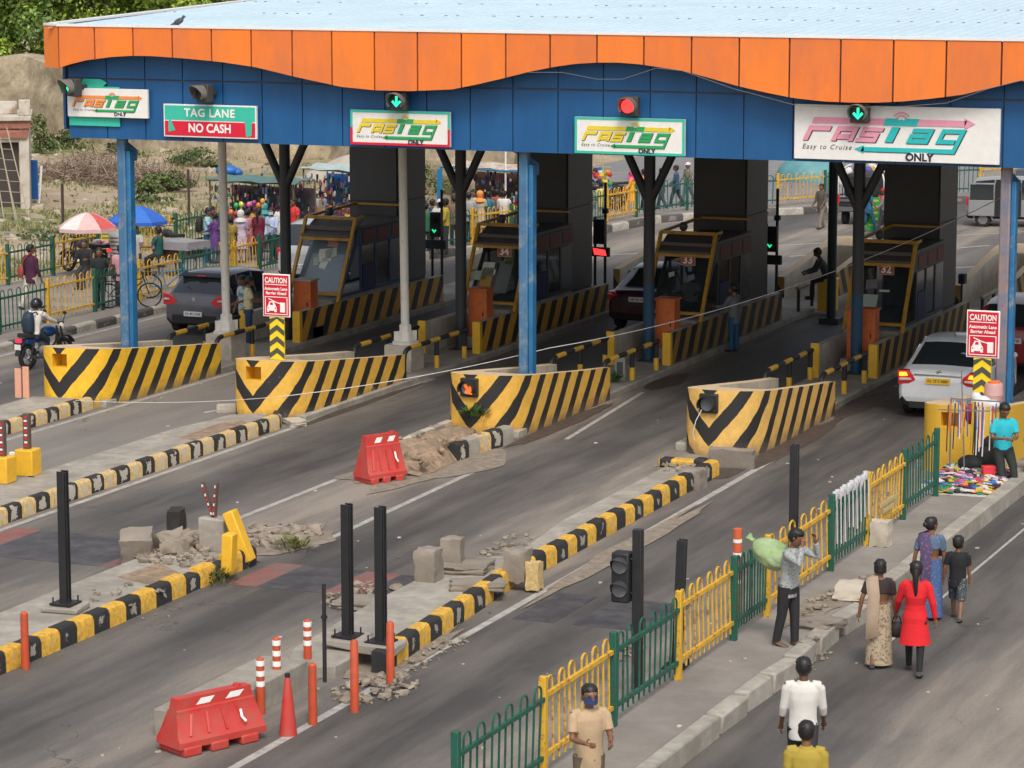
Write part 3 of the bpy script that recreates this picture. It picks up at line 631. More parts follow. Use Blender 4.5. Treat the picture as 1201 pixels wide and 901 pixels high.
# roof with corrugated sheets, white capping and a parapet along the left
roof_m = mat('pale_blue_sheet', (.52,.66,.73), .45, n=.05, s=.6, c2=(.45,.58,.65), c2amt=.3, c2s=.5, c2edge=.2)
b = MB(); prof = []; X = -33.0
while X < W[-1][0] + .2:
    prof += [(X, 0), (X+.16, 0), (X+.19, .035), (X+.25, .035)]; X += .28
slope = .036
def rz(y): return ZT - .05 + (y - YO) * slope
Y0, Y1 = YO + .06, 74.0
rings = [[(x+22, y-YB, rz(y) + dz) for x, dz in prof] for y in (Y0, 57.2, 60.5, 64, 67.5, 71, Y1)]
b.loft(rings, 0, cap=False, closed=False)
b.build('roof_sheet', roof_m, canopy, smooth=0)
b = MB()
sc = []
for y in (58.0, 61.9):
    x = -32.8
    while x < -6.5:
        if random.random() < (.35 if x < -24 else .75): sc.append(1); b.obox((x+22+random.uniform(-.02,.02), y-YB+random.uniform(-.05,.05), rz(y)+.04), (.06, .04, .02))
        x += .28
ob = b.build('roof_screw', flat('rust_screw', (.22,.22,.22)), canopy, smooth=0); ob['kind'] = 'stuff'
b = MB(); b.box(x0+22-.02, W[-1][0]+22, YO-YB-.02, YO-YB+.14, ZT-.005, ZT+.05)
lp0 = (x0+dx-.02+22, YO-YB+dy, 0); 
b.add([(x0+22, YO-YB-.02, ZT), (x0+22+dx, YO-YB+dy-.02, ZT), (x0+22+dx+.15, YO-YB+dy+.1, ZT), (x0+22+.1, YO-YB+.14, ZT), (x0+22, YO-YB-.02, ZT+.05), (x0+22+dx, YO-YB+dy-.02, ZT+.05), (x0+22+dx+.15, YO-YB+dy+.1, ZT+.05), (x0+22+.1, YO-YB+.14, ZT+.05)], [(0,1,2,3),(7,6,5,4),(0,4,5,1),(1,5,6,2),(2,6,7,3),(3,7,4,0)])
ex = x0+22+dx
def pz(y): return ZT + .05 + (y) * .028
b.add([(ex, .0, ZT), (ex+.16, .0, ZT), (ex+.16, 20, pz(20)), (ex, 20, pz(20)), (ex, 0, ZT+.05), (ex+.16, 0, ZT+.05), (ex+.16, 20, pz(20)+.05), (ex, 20, pz(20)+.05)], [(0,1,2,3),(7,6,5,4),(0,4,5,1),(1,5,6,2),(2,6,7,3),(3,7,4,0)])
b.build('white_capping', mat('white_capping', (.78,.78,.78), .5, n=.05, s=2), canopy, smooth=0)
b = MB(); b.add([(ex+.02, .1, ZT-.3), (ex+.12, .1, ZT-.3), (ex+.12, 20, ZT+.1), (ex+.02, 20, ZT+.1), (ex+.02, .1, ZT), (ex+.12, .1, ZT), (ex+.12, 20, pz(20)), (ex+.02, 20, pz(20))], [(0,1,2,3),(7,6,5,4),(0,4,5,1),(1,5,6,2),(2,6,7,3),(3,7,4,0)])
b.build('side_parapet', mat('lavender_sheet', (.24,.33,.62), .5, n=.08, s=1), canopy, smooth=0)
# ceiling structure: dark soffit and beams
soff = flat('dark_soffit', (.05,.05,.055))
b = MB(); b.box(-32.6+22, W[-1][0]+22, .1, 20, 6.95, 7.0); b.build('soffit', soff, canopy, smooth=0)
b = MB()
for y in (54.4, 58.2, 61.6, 68, 72): b.box(-32.4+22, W[-1][0]+22, y-YB-.12, y-YB+.12, 5.5, 5.85)
b.build('cross_beam', darkgrey, canopy, smooth=0)
for i, px in enumerate([-33.2, -6.1]):
    b = MB(); b.box(px+22, px+22+.06, .5, 20, 5.6, 7.3); b.build('side_sheet', blue_p, canopy, smooth=0)

# columns
cl = ['faded blue steel column at the left end of the canopy', 'faded blue steel column in the middle striped barrier with the orange lamp', 'blue column with rusty pink patches at the right end beside the caution sign']
blue_edge = mat('blue_paint_bright', (.02,.15,.33), .5, n=.2, s=4, c2=(.2,.28,.32), c2amt=.2, c2s=3)
pinkish = mat('primer_patched_blue', (.14,.17,.24), .55, n=.2, s=2, c2=(.34,.22,.19), c2amt=.42, c2s=1.1, c2edge=.1)
for i, x in enumerate((-31.6, -22.28, -12.42)):
    t = thing('canopy_column', cl[i], 'column', (x, 54.0, 0), 0, 'blue canopy columns')
    b = MB(); b.box(-.13, .07, -.1, .1, .05, 5.55); b.build('shaft', pinkish if i == 2 else blue_col, t, bev=.03)
    b = MB(); b.box(.072, .17, -.06, .16, .05, 5.2); b.build('rear_flange', blue_edge, t, bev=.02)
    b = MB(); b.tube([(-.02, .05, 5.5), (-.1, .05, 5.42), (.1, .3, 5.15), (.13, .2, 5.0)], .07); b.build('drain_elbow', blue_col, t)
    b = MB(); b.box(-.2, .24, -.2, .24, .0, .22); b.build('base_plate', concrete, t, bev=.01)
wc = ['slim white column on a plinth next to the grey hatchback', 'slim white column on a plinth second from left']
for i, x in enumerate((-31.45, -26.93)):
    t = thing('white_column', wc[i], 'column', (x, 58.2, 0), 0, 'white canopy columns')
    b = MB(); b.tube([(0,0,.85), (-.05,0,5.6)], .095, 14); b.build('shaft', white_paint, t)
    b = MB(); b.lathe([(.31,.72),(.31,.77),(.2,.8),(.17,.98),(.14,1.02),(.14,1.15)], n=8); 
    for a in range(4): b.obox((.17*math.cos(a*math.pi/2+.78), .17*math.sin(a*math.pi/2+.78), .9), (.2,.02,.22), a*math.pi/2+.78)
    b.build('base_bracket', white_paint, t, smooth=20)
    b = MB(); b.box(-.36, .3, -.36, .36, .1, .72); b.build('plinth', concrete_lt, t, bev=.02)
tl = ['dark forked column behind the left caution sign', 'dark forked column beside booth 34', 'dark forked column in front of booth 33, lower half blue', 'dark forked column in front of booth 32, lower half blue']
navy = flat('navy_paint', (.015,.06,.12))
for i, x in enumerate((-31.6, -27.02, -22.35, -17.45)):
    t = thing('forked_column', tl[i], 'column', (x, 61.5, 0), 0, 'forked dark canopy columns')
    b = MB(); b.tube([(0,0,1.9 if i > 1 else .12), (0,0,5.6)], .13, 14); b.build('shaft', darkgrey, t)
    if i > 1:
        b = MB(); b.tube([(0,0,.12), (0,0,1.9)], .128, 14); b.build('painted_shaft', navy, t)
    for sgn in (-1, 1):
        b = MB(); b.tube([(0, 0, 3.75), (sgn*.85, 0, 5.5)], .1, 10); b.build('arm', darkgrey, t)
    b = MB(); b.box(-.22, .22, -.22, .22, .1, .16); b.build('base_plate', darkgrey, t)
t = thing('thin_column', 'thin black column between booths 33 and 32', 'column', (-20.6, 70.2, 0))
b = MB(); b.tube([(0,0,.1), (0,0,5.6)], .12, 12); b.build('shaft', mat('dark_green_black', (.012,.03,.035), .5, n=.2, s=3), t)
b = MB(); b.box(-.25,.25,-.25,.25,0,.14); b.build('base_plate', darkgrey, t)

green_dim = mat('green_lamp_small', (.02,.5,.25), .4, n=0, emit=(.02,1,.42), es=.8); lens_blk = flat('unlit_lens', (.015,.012,.012), .3)
# ------------------------------------------------------------------ toll booths, pillars, island walls, railings
pillar_m = mat('pillar_cladding', (.038,.034,.033), .45, n=.2, s=1.0)
pillar_s = mat('pillar_side', (.022,.021,.022), .5, n=.2, s=1.0)
frame_y = mat('ochre_frame_paint', (.50,.25,.02), .5, n=.2, s=4, c2=(.2,.11,.03), c2amt=.2, c2s=3)
booth_w = mat('booth_wall', (.04,.042,.05), .5, n=.2, s=2)
booth_glass = mat('booth_glass', (.03,.04,.045), .1, n=0, spec=.8, alpha=.55)
booth_glass_b = mat('booth_glass_blue', (.14,.19,.22), .15, n=.2, s=1.5, spec=.8)
paper = flat('paper', (.62,.63,.58)); paper_g = flat('paper_green', (.40,.48,.40))
red_panel = flat('dull_red_panel', (.16,.035,.02)); conc_band = mat('booth_base_concrete', (.28,.26,.23), .9, n=.25, s=3)
navy_in = flat('booth_blue_interior', (.008,.015,.08))
wall_in = mat('whitewashed_wall', (.45,.42,.36), .85, n=.15, s=3, c2=(.3,.27,.23), c2amt=.3, c2s=2)
signred = flat('number_plate_red', (.42,.07,.03)); lettering_w = flat('lettering_white', (.85,.84,.8))
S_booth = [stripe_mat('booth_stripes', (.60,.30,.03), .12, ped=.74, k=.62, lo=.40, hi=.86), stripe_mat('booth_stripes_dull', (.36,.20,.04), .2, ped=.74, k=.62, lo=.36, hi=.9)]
def striped_wall(x, y0, y1, h0, h1, th, mats, par, name='striped_wall', flip=False, end=True):
    b = MB(); x1 = x - th
    seg = 6
    for i in range(seg):
        a = y0 + (y1-y0)*i/seg; c = y0 + (y1-y0)*(i+1)/seg; ha = h0 + (h1-h0)*i/seg; hc = h0 + (h1-h0)*(i+1)/seg
        ua, uc = a - y0, c - y0
        b.add([(x,a,0),(x,c,0),(x,c,hc),(x,a,ha)], [(0,1,2,3)], 0, [[(ua,0),(uc,0),(uc,hc),(ua,ha)]])
        b.add([(x1,a,0),(x1,c,0),(x1,c,hc),(x1,a,ha)], [(3,2,1,0)], 1)
        b.add([(x,a,ha),(x,c,hc),(x1,c,hc),(x1,a,ha)], [(0,1,2,3)], 1)
    b.add([(x,y0,0),(x,y0,h0),(x1,y0,h0),(x1,y0,0)], [(0,1,2,3)], 2 if end else 1)
    b.add([(x,y1,0),(x,y1,h1),(x1,y1,h1),(x1,y1,0)], [(3,2,1,0)], 1)
    if end: b.box(x - th*1.05, x + .012, y0 - .012, y0 + .13, 0, h0 + .012, 2)
    return b.build(name, mats, par, smooth=0)
nums = ['', '34', '33', '32', '']
names = ['booth with clear grey windscreen covered in paper notices, behind the left caution sign', 'booth numbered 34 with white papers and a yellow form on the glass', 'booth numbered 33 with an attendant sitting behind the glass', 'booth numbered 32 at the right, pale papers on its dark glass']
for i in range(4):
    x = IR[i]
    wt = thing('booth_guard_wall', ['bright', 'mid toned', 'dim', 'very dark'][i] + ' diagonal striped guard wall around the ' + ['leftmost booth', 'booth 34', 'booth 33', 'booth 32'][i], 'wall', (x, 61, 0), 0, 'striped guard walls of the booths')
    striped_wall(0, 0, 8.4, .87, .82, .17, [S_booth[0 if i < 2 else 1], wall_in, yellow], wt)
    b = MB(); b.box(-1.36, -1.19, -.4, 8.4, 0, .84, 0); b.box(-1.37, -1.18, -.45, -.39, 0, .9, 1); b.build('inner_wall', [wall_in, yellow], wt, smooth=0)
    # pillar
    p = thing('clad_pillar', ['dark grey clad square pillar behind the leftmost booth', 'near black clad pillar behind booth 34', 'near black clad pillar behind booth 33', 'near black clad pillar behind booth 32, rightmost of the four'][i], 'pillar', (x - .88, 67, 0), 0, 'dark clad pillars')
    b = MB(); b.box(-.67, .67, 0, 1.7, .13, 5.6); b.build('core', pillar_s, p, smooth=0)
    b = MB()
    for za, zb in ((.9, 2.95), (2.98, 4.9), (4.93, 5.58)):
        b.box(-.66, .66, -.03, -.002, za, zb); b.box(.672, .70, .02, 1.68, za, zb)
    b.build('cladding', pillar_m if i else mat('pillar_cladding_grey', (.06,.06,.063), .5, n=.15, s=1.0), p, smooth=0)
    # booth
    t = thing('toll_booth', names[i], 'booth', (x, 63, 0), 0, 'toll booths')
    xl, xr = -1.30, -.06; g = MB()
    b = MB(); b.box(xl, xr, -.1, 4.0, .13, .92); b.build('base', conc_band, t, smooth=0)
    b = MB()      # side walls with sloping front
    for xx in (xl, xr - .04):
        b.yz([(.28, .93), (4.0, .93), (4.0, 1.0), (.36, 1.0)], xx, xx + .04)
        b.yz([(1.18, 2.1), (4.0, 2.1), (4.0, 2.5), (1.3, 2.5)], xx, xx + .04)
        b.yz([(.28, 1.0), (.42, 1.0), (1.32, 2.1), (1.16, 2.1)], xx, xx + .04)
        for ya in (1.5, 2.35, 3.2): b.box(xx, xx + .04, ya, ya + .09, 1.0, 2.1)
    b.build('side_frame', booth_w if i else flat('booth_blue_frame', (.03,.07,.16)), t, smooth=0)
    b = MB(); b.box(xl - .03, xr + .03, .95, 4.0, 2.52, 2.60); b.add([(xl-.03, .78, 2.36), (xr+.03, .78, 2.36), (xr+.03, 1.6, 2.72), (xl-.03, 1.6, 2.72), (xl-.03, .78, 2.41), (xr+.03, .78, 2.41), (xr+.03, 1.6, 2.78), (xl-.03, 1.6, 2.78)], [(0,3,2,1),(4,5,6,7),(0,1,5,4),(1,2,6,5),(2,3,7,6),(3,0,4,7)])
    b.build('roof', flat('booth_roof', (.11,.095,.085)), t, smooth=0)
    b = MB(); b.add([(xl+.05, .30, 1.0), (xr-.05, .30, 1.0), (xr-.05, 1.22, 2.32), (xl+.05, 1.22, 2.32), (xl+.05, .33, 1.0), (xr-.05, .33, 1.0), (xr-.05, 1.25, 2.32), (xl+.05, 1.25, 2.32)], [(0,1,2,3),(7,6,5,4),(0,4,5,1),(1,5,6,2),(2,6,7,3),(3,7,4,0)])
    b.build('windscreen', booth_glass_b if i == 0 else booth_glass, t, smooth=0)
    for ya in (1.6, 2.45, 3.3):
        b = MB(); b.box(xr - .03, xr - .02, ya, ya + .74, 1.02, 2.08); b.build('side_window', glass_dark if ya < 3 else flat('window_pale_%d' % (i > 1), (.13,.15,.16) if i < 2 else (.07,.08,.09), .2), t, smooth=0)
        b = MB(); b.box(xr - .002, xr + .012, ya + .04, ya + .68, 2.15, 2.46); b.build('red_panel', red_panel, t, smooth=0)
    b = MB(); b.box(xr - .002, xr + .008, 1.62, 2.3, .95, 1.6); b.build('blue_panel', navy_in, t, smooth=0)
    # notices and one painted reflection on the sloping glass
    def on_glass(u, v, wd, hg, m, nm, tilt=0):
        y = .30 + (v - 1.0) * .92/1.32 - .012; k = .92/1.32
        q = MB(); ws = []
        for a, c in ((-.5,-.5),(.5,-.5),(.5,.5),(-.5,.5)):
            du = wd*a*math.cos(tilt) - hg*c*math.sin(tilt); dv = wd*a*math.sin(tilt) + hg*c*math.cos(tilt)
            ws.append((u + du, y + dv*k, v + dv))
        ws2 = [(p_[0], p_[1] + .006, p_[2] - .006) for p_ in ws]
        q.add(ws + ws2, [(0,1,2,3),(7,6,5,4),(0,4,5,1),(1,5,6,2),(2,6,7,3),(3,7,4,0)]); q.build(nm, m, t, smooth=0)
    sets = [[(-.75,1.9,.36,.3,paper,.1),(-.95,1.75,.14,.2,paper_g,.2),(-.6,1.95,.3,.22,paper_g,.3),(-.72,1.7,.2,.22,paper,-.2),(-1.05,1.3,.12,.1,paper,0),(-.62,2.2,.3,.2,flat('faded_pink_notice',(.5,.25,.2)),0)],
            [(-1.0,1.75,.3,.34,paper,0),(-.98,1.55,.3,.5,flat('ochre_form',(.45,.28,.05)),0),(-1.15,1.62,.34,.2,paper_g,.03),(-.85,1.7,.12,.12,paper,0),(-.55,1.6,.34,.7,mat('reflection_board',(.16,.17,.17),.3,n=.1),0),(-.5,2.0,.2,.22,flat('green_notice',(.08,.12,.05)),0)],  # the tall grey sheet is a glass reflection put in as colour
            [(-1.0,1.85,.14,.1,paper_g,.3),(-.5,1.8,.16,.12,flat('grey_card',(.2,.2,.2)),.4)],
            [(-.95,1.5,.42,.26,paper_g,0),(-.95,1.85,.26,.2,flat('grey_card',(.2,.2,.2)),.1),(-.9,1.2,.34,.3,flat('grey_card',(.2,.2,.2)),0),(-.62,1.72,.24,.04,paper,0)]]
    for (u, v, wd, hg, m, tl_) in sets[i]: on_glass(u, v, wd, hg, m, 'notice', tl_)
    if nums[i]:
        q = MB(); q.box(-.82, -.46, 1.00, 1.03, 2.06, 2.32, 0); q.box(-.80, -.48, .998, 1.001, 2.08, 2.30, 1)
        nb = q.build('number_plate', [flat('plate_edge', (.5,.3,.2)), signred], t, smooth=0)
        q = MB(); put_text(q, nums[i], -.64, 2.185, .25, .992, bold=.03); q.build('number_lettering', lettering_w, nb, smooth=0)
    # ochre guard frame
    gf = MB(); r_ = .035; A = [(.02, .03, .86), (.02, 1.07, 2.82)]; Bq = [(-1.34, .03, .86), (-1.34, 1.07, 2.82)]
    gf.beam(A[0], A[1], .075); gf.beam(Bq[0], Bq[1], .075)
    gf.beam((-1.34, 1.07, 2.82), (.02, 1.07, 2.82), .075); gf.beam((-1.34, .8, 2.32), (.02, .8, 2.32), .07); gf.beam((-1.34, .13, 1.05), (.02, .13, 1.05), .07)
    gf.beam((.02, 1.07, 2.82), (.02, 1.5, 2.83), .065); gf.beam((-1.34, 1.07, 2.82), (-1.34, 4.0, 2.9), .065); gf.beam((-1.34, 3.9, 2.9), (-.1, 3.9, 2.9), .05)
    gf.build('guard_frame', frame_y, t, smooth=0)
    q = MB(); q.sphere((-1.0, 1.7, 2.9), (.1,.13,.12), 6); q.tube([(-1.0,1.7,2.6),(-1.0,1.7,2.85)], .02); q.build('roof_lamp', flat('dull_metal', (.08,.08,.08)), t)
    # orange barrier cabinet and stone blocks
    cx = [-.33, -.40, -.42, -.6][i]
    ct = thing('barrier_cabinet', ['orange barrier cabinet with pale cap beside the left caution sign', 'orange metal cabinet in front of booth 34', 'rusty orange cabinet in front of booth 33', 'wide orange cabinet behind the blue forked column at booth 32'][i], 'cabinet', (x + cx, 62.0, 0), 0, 'orange barrier machine cabinets')
    wdt = .23 if i < 3 else .32
    q = MB(); q.box(-wdt, wdt, -.2, .2, .42, 1.5); q.build('housing', orange_box, ct, bev=.015)
    q = MB(); q.box(-wdt-.03, wdt+.03, -.23, .23, 1.5, 1.55); q.build('cap', flat('cabinet_cap', (.4,.33,.27)) if i == 0 else orange_box, ct, bev=.01)
    q = MB(); q.box(-wdt+.04, wdt-.04, -.212, -.2, .5, 1.4); hn = q.build('door', orange_box, ct, smooth=0)
    q = MB(); q.box(wdt-.1, wdt-.07, -.225, -.21, .9, 1.0); q.build('handle', black, hn, smooth=0)
    q = MB(); q.box(-wdt-.12, wdt+.1, -.3, .3, .12, .42); q.build('plinth', concrete, ct, bev=.02)
    # railings in front of the booth
    for s_, xx in ((0, -.06), (1, -1.28)):
        rt_ = thing('pipe_railing', '%s yellow and black pipe railing between the %s nose barrier and its booth' % (['right', 'left'][s_], ['far left', 'second', 'third', 'fourth'][i]), 'railing', (x + xx, 56.95, 0), 0, 'striped pipe railings')
        path = [(0,0,.12),(0,0,.56),(0,.06,.70),(0,.16,.76),(0,.3,.78)]
        q = MB(); q.tube(path, .055, 8, 0); yy = .3; k = 1
        while yy < 3.35:
            q.tube([(0,yy,.78),(0,min(3.4, yy+.52),.78)], .055, 8, k % 2); yy += .52; k += 1
        q.build('rail', [black, yellow], rt_)
        for py in (1.75, 3.3):
            q = MB(); q.tube([(0,py,.12),(0,py,.42)], .06, 8, 1); q.tube([(0,py,.42),(0,py,.76)], .057, 8, 0); q.build('post', [black, yellow], rt_)
    # signals behind the pillar
    sg = thing('lane_signal', ['lane signal on twin black posts with a green light, behind the leftmost booth', 'lane signal on twin black posts above a red lit display', 'lane signal on a black post glowing green, behind booth 33', 'small black signal head behind the rightmost dark pillar'][i], 'signal', (x - .58, 70.3, 0), 0, 'lane signals behind the booths')
    tops = [3.0, 3.35, 3.35, 2.4][i]
    if i == 3:
        q = MB(); q.box(.33,.37,-.8,-.76,.1,1.3); q.build('post', black, sg, smooth=0); q = MB(); q.box(.28,.45,-.9,-.66,1.25,1.5); q.build('signal_head', black, sg, bev=.02)
    for px_, tp in ((-.14, tops - .9), (.14, tops)) if i < 3 else ():
        q = MB(); q.tube([(px_,0,.1),(px_,0,tp)], .04, 8); q.box(px_-.12, px_+.12, -.12, .12, .1, .13); q.build('post', black, sg)
    if i < 3:
        q = MB(); q.box(-.12, .2, -.22, -.05, 1.75, 2.4); hd = q.build('signal_head', black, sg, bev=.02)
        q = MB(); q.stroke([(-.04,.02),(.02,-.05),(.07,.01)], .035, -.235, -.225, 0, oz=1.93); q.build('lamp', green_dim if i in (0, 2) else lens_blk, hd)
        q = MB(); q.tube([(.02,-.235,2.2),(.02,-.222,2.2)], .085, 14); q.build('lamp', lens_blk, hd)
        q = MB(); q.box(-.28, .3, -.16, -.03, 1.42, 1.66); dp = q.build('display_board', flat('dark_green_case', (.02,.03,.03)), sg, bev=.015)
        if i == 1:
            q = MB(); q.add([(-.1,-.165,1.47),(.24,-.165,1.45),(.2,-.165,1.60),(-.14,-.165,1.64)], [(0,1,2,3)]); q.build('red_display', red_on, dp, smooth=0)
        q = MB(); q.box(.1, .24, -.15, .0, 2.55, 2.68); q.build('camera_box', black, sg, bev=.01)
    # exit side
    ex_ = thing('exit_barrier', ['exit side striped barrier beyond the leftmost pillar', 'exit side striped barrier beyond booth 34', 'exit side striped barrier beyond booth 33 by the sitting man', 'exit side striped barrier right of booth 32'][i], 'barrier', (x, 79.6, 0), 0, 'exit side barriers')
    me_src = [k for k in kids(NB[3]) if k.name.startswith('barrier_wall')][0]
    c_ = me_src.copy(); c_.data = me_src.data.copy(); COL.objects.link(c_); c_.parent = ex_; c_.scale = (1, -1, 1); c_.location = (0,0,0)
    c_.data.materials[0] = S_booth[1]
    c_.data.flip_normals()
    rt_ = thing('exit_railing', 'black and pale pipe railing on the exit side behind the %s pillar' % ['first', 'second', 'third', 'fourth'][i], 'railing', (x - .06, 70.9, 0), 0, 'exit side railings')
    q = MB(); q.tube([(0,0,.74),(0,2.6,.74)], .05, 8, 0); q.build('rail', flat('faded_rail', (.25,.22,.14)), rt_)
    for py in (.1, 1.3, 2.5):
        q = MB(); q.tube([(0,py,.1),(0,py,.74)], .045, 8); q.build('post', black, rt_)
t = thing('small_grey_box', 'small grey electrical frame and a leafy weed spot on the third island', 'box', (-21.95, 58.6, .14))
b = MB(); b.box(-.12,.12,-.02,.02,0,.5); b.build('board', flat('grey_board', (.3,.3,.28)), t); b = MB(); b.box(-.07,.07,-.03,-.021,.12,.4); b.build('inset', flat('inset_dark', (.08,.08,.08)), t, smooth=0)

# nose barrier lamps
for i, (lab, lit) in {2: ('square black lamp unit with glowing orange arrow in the third barrier nose', True), 3: ('square black lamp unit with unlit round lens and dangling wire in the fourth barrier nose', False)}.items():
    t = thing('warning_lamp', lab, 'lamp', (BX[i] - .89, 51.40, 1.0))
    b = MB(); b.box(-.19, .17, -.07, .2, -.17, .2); b.build('housing', black, t, bev=.02)
    b = MB(); b.tube([(-.02, -.10, .01), (-.02, -.07, .01)], .13, 20); b.build('lens', flat('lens_grey', (.16,.17,.18), .25), t)
    b = MB(); rg = []
    for q in range(13):
        a = math.pi * (-.15 + 1.3*q/12); rg.append(a)
    for a0, a1 in zip(rg[:-1], rg[1:]):
        b.add([(-.02+.145*math.cos(a0), -.07, .01+.145*math.sin(a0)), (-.02+.145*math.cos(a1), -.07, .01+.145*math.sin(a1)), (-.02+.15*math.cos(a1), -.24, .01+.15*math.sin(a1)), (-.02+.15*math.cos(a0), -.24, .01+.15*math.sin(a0)),
               (-.02+.16*math.cos(a0), -.07, .01+.16*math.sin(a0)), (-.02+.16*math.cos(a1), -.07, .01+.16*math.sin(a1)), (-.02+.165*math.cos(a1), -.24, .01+.165*math.sin(a1)), (-.02+.165*math.cos(a0), -.24, .01+.165*math.sin(a0))], [(0,1,2,3),(7,6,5,4),(3,2,6,7),(0,4,5,1)])
    b.build('visor', black, t)
    if lit:
        b = MB(); b.stroke([(-.07,.08),(.05,-.07)], .05, -.125, -.102, 0); b.stroke([(-.06,-.06),(.06,-.08),(.05,.05)], .05, -.124, -.103, 0); b.build('lit_arrow', amber_on, t, smooth=0)
    else:
        b = MB(); b.tube([(-.12,-.1,-.1),(-.2,-.2,-.3),(-.28,-.14,-.55),(-.25,-.1,-.7)], .008, 6); b.build('wire', white, t)

# ------------------------------------------------------------------ gantry signs and signals
sign_white = flat('sign_white', (.80,.78,.74), .45); s_green = flat('sign_green', (.01,.42,.19), .45); s_red = flat('sign_red', (.66,.012,.04), .45)
pink = flat('sign_pink', (.78,.32,.42), .5); teal = flat('sign_teal', (.02,.48,.48), .5); s_yel = flat('sign_yellow', (.78,.60,.03), .5); s_org = flat('sign_orange', (.85,.28,.06), .5)
s_gr2 = flat('sign_leaf_green', (.02,.36,.10), .5); ink = flat('sign_ink', (.02,.02,.03), .6); s_lgrn = flat('sign_pale_green', (.04,.50,.36), .5)
def logo(mb, x0, z0, h, kx, y, mA, mB, mK, mG=None, small=False):
    """tag lane logotype; x0,z0 lower left corner, h panel height, kx horizontal stretch"""
    sh = .5
    def S(pts, wd, m, dy=0, ox=0, oz=.33, gx=0):
        q = MB(); P = [((a), b_) for a, b_ in pts]
        q.stroke(P, wd, y - .012 + dy, y - .004 + dy, m, sh=sh, ox=ox, oz=oz)
        for vi in range(len(q.v)):
            vx, vy, vz = q.v[vi]; q.v[vi] = (x0 + (vx + gx) * h * kx, vy, z0 + (vz + (-.014 if gx else 0)) * h)
        mb.add(q.v, q.f, m)
    F = [[(.05,0),(.05,.25),(.47,.25)]]
    A = [[(.05,0),(.05,.25),(.40,.25),(.40,0)], [(.09,.09),(.36,.09)]]
    Ss = [[(-.02,.03),(.37,.03),(.37,.14),(.05,.14),(.05,.25),(.45,.25)]]
    T = [[(.07,0),(.07,.31)]]
    a = [[(.02,.25),(.41,.25),(.41,.03),(.05,.03),(.05,.14),(.37,.14)]]
    g = [[(.38,.04),(.05,.04),(.05,.25),(.45,.25),(.45,-.15),(-1.45,-.15)]]
    for gl, ox, wd, m in ((F,.12,.105,mA),(A,.72,.105,mA),(Ss,1.25,.082,mA),(T,1.86,.165,mB),(a,2.29,.085,mB),(g,2.9,.09,mB)):
        for st in gl:
            S(st, wd, mK, .004, ox, gx=.018); S(st, wd, m, 0, ox)
    def bar(xa, xb, za, zb, m, dy=0):
        k = sh * .0
        mb.xz([(x0+xa*h*kx, z0+za*h), (x0+xb*h*kx, z0+za*h), (x0+(xb+.05)*h*kx, z0+zb*h), (x0+(xa+.05)*h*kx, z0+zb*h)], y-.012+dy, y-.004+dy, m)
    bar(.31, 1.82, .675, .80, mA); bar(1.82, 2.52, .665, .81, mB, -.001); bar(2.52, 3.5, .675, .80, mA)
    mb.xz([(x0+3.5*h*kx, z0+.63*h), (x0+3.72*h*kx, z0+.74*h), (x0+3.5*h*kx, z0+.85*h)], y-.012, y-.004, mA)
    mb.xz([(x0+1.42*h*kx, z0+.26*h), (x0+1.22*h*kx, z0+.18*h), (x0+1.42*h*kx, z0+.10*h)], y-.012, y-.004, mB)
    for r in (.07, .13, .19):      # radio waves over the T
        pts = [(2.2 + r*1.0*math.cos(q), .74 + r*math.sin(q)) for q in [R_(35 + 110*k/8) for k in range(9)]]
        q = MB(); q.stroke(pts, .028, y-.018, y-.013, 0)
        for vi in range(len(q.v)): vx, vy, vz = q.v[vi]; q.v[vi] = (x0+vx*h*kx, vy, z0+vz*h)
        mb.add(q.v, q.f, mG if r > .1 else 0)
def gantry_sign(X0, X1, Z0, Z1, label, border, mats, kx=None, tilt=0, name='lane_sign'):
    t = thing(name, label, 'sign', ((X0+X1)/2, 53.60, (Z0+Z1)/2), 0, 'signs along the canopy')
    W_, H_ = X1-X0, Z1-Z0
    b = MB(); b.box(-W_/2, W_/2, -.05, .02, -H_/2, H_/2); b.build('panel', mats[0], t, bev=.006)
    if border:
        b = MB(); e = .045; c = .02
        for (xa, xb, za, zb, m) in border(W_, H_): b.box(xa, xb, -.058, -.051, za, zb, m)
        b.build('border', mats, t, smooth=0)
    b = MB()
    k = kx or (W_ - .12) / (3.85 * (H_-.1))
    m_ = .05 if border else 0
    logo(b, -W_/2 + .06 + m_*.5, -H_/2 + .05, H_ - .1, k * (.96 if border else 1), -.052, 1, 2, 3, 4)
    b.build('logo', mats, t, smooth=0)
    b = MB(); put_text(b, 'Easy to Cruise', -W_/2 + .06 + .58*(H_-.1)*k + .05, -H_/2 + .05 + .2*(H_-.1), .14*(H_-.1), -.058, shear=.3, sp=1.25, width=1.05*(H_-.1)*k); b.build('lettering', ink, t, smooth=0)
    b = MB(); put_text(b, 'ONLY', -W_/2 + .06 + 2.58*(H_-.1)*k, -H_/2 + .05 + .04*(H_-.1), .21*(H_-.1), -.067, bold=.045); b.build('lettering', ink, t, smooth=0)
    if not border or H_ > .9:
        b = MB(); b.box(-W_/2+.06+2.4*(H_-.1)*k, -W_/2+.06+2.76*(H_-.1)*k, -.066, -.062, -H_/2+.01, -H_/2+.05+.14*(H_-.1)); b.build('word_patch', sign_white, t, smooth=0)
    return t
def brd(cols):
    def f(W_, H_):
        a, z = W_/2, H_/2; e = .05; L = []
        L.append((-a, a, z-e, z, cols[0])); L.append((-a, a, -z, -z+e, cols[1]))
        L.append((-a, -a+e, 0, z-e-.001, cols[0])); L.append((-a, -a+e, -z+e+.001, -.001, cols[1])); L.append((a-e, a, 0, z-e-.001, cols[0])); L.append((a-e, a, -z+e+.001, -.001, cols[1]))
        return L
    return f
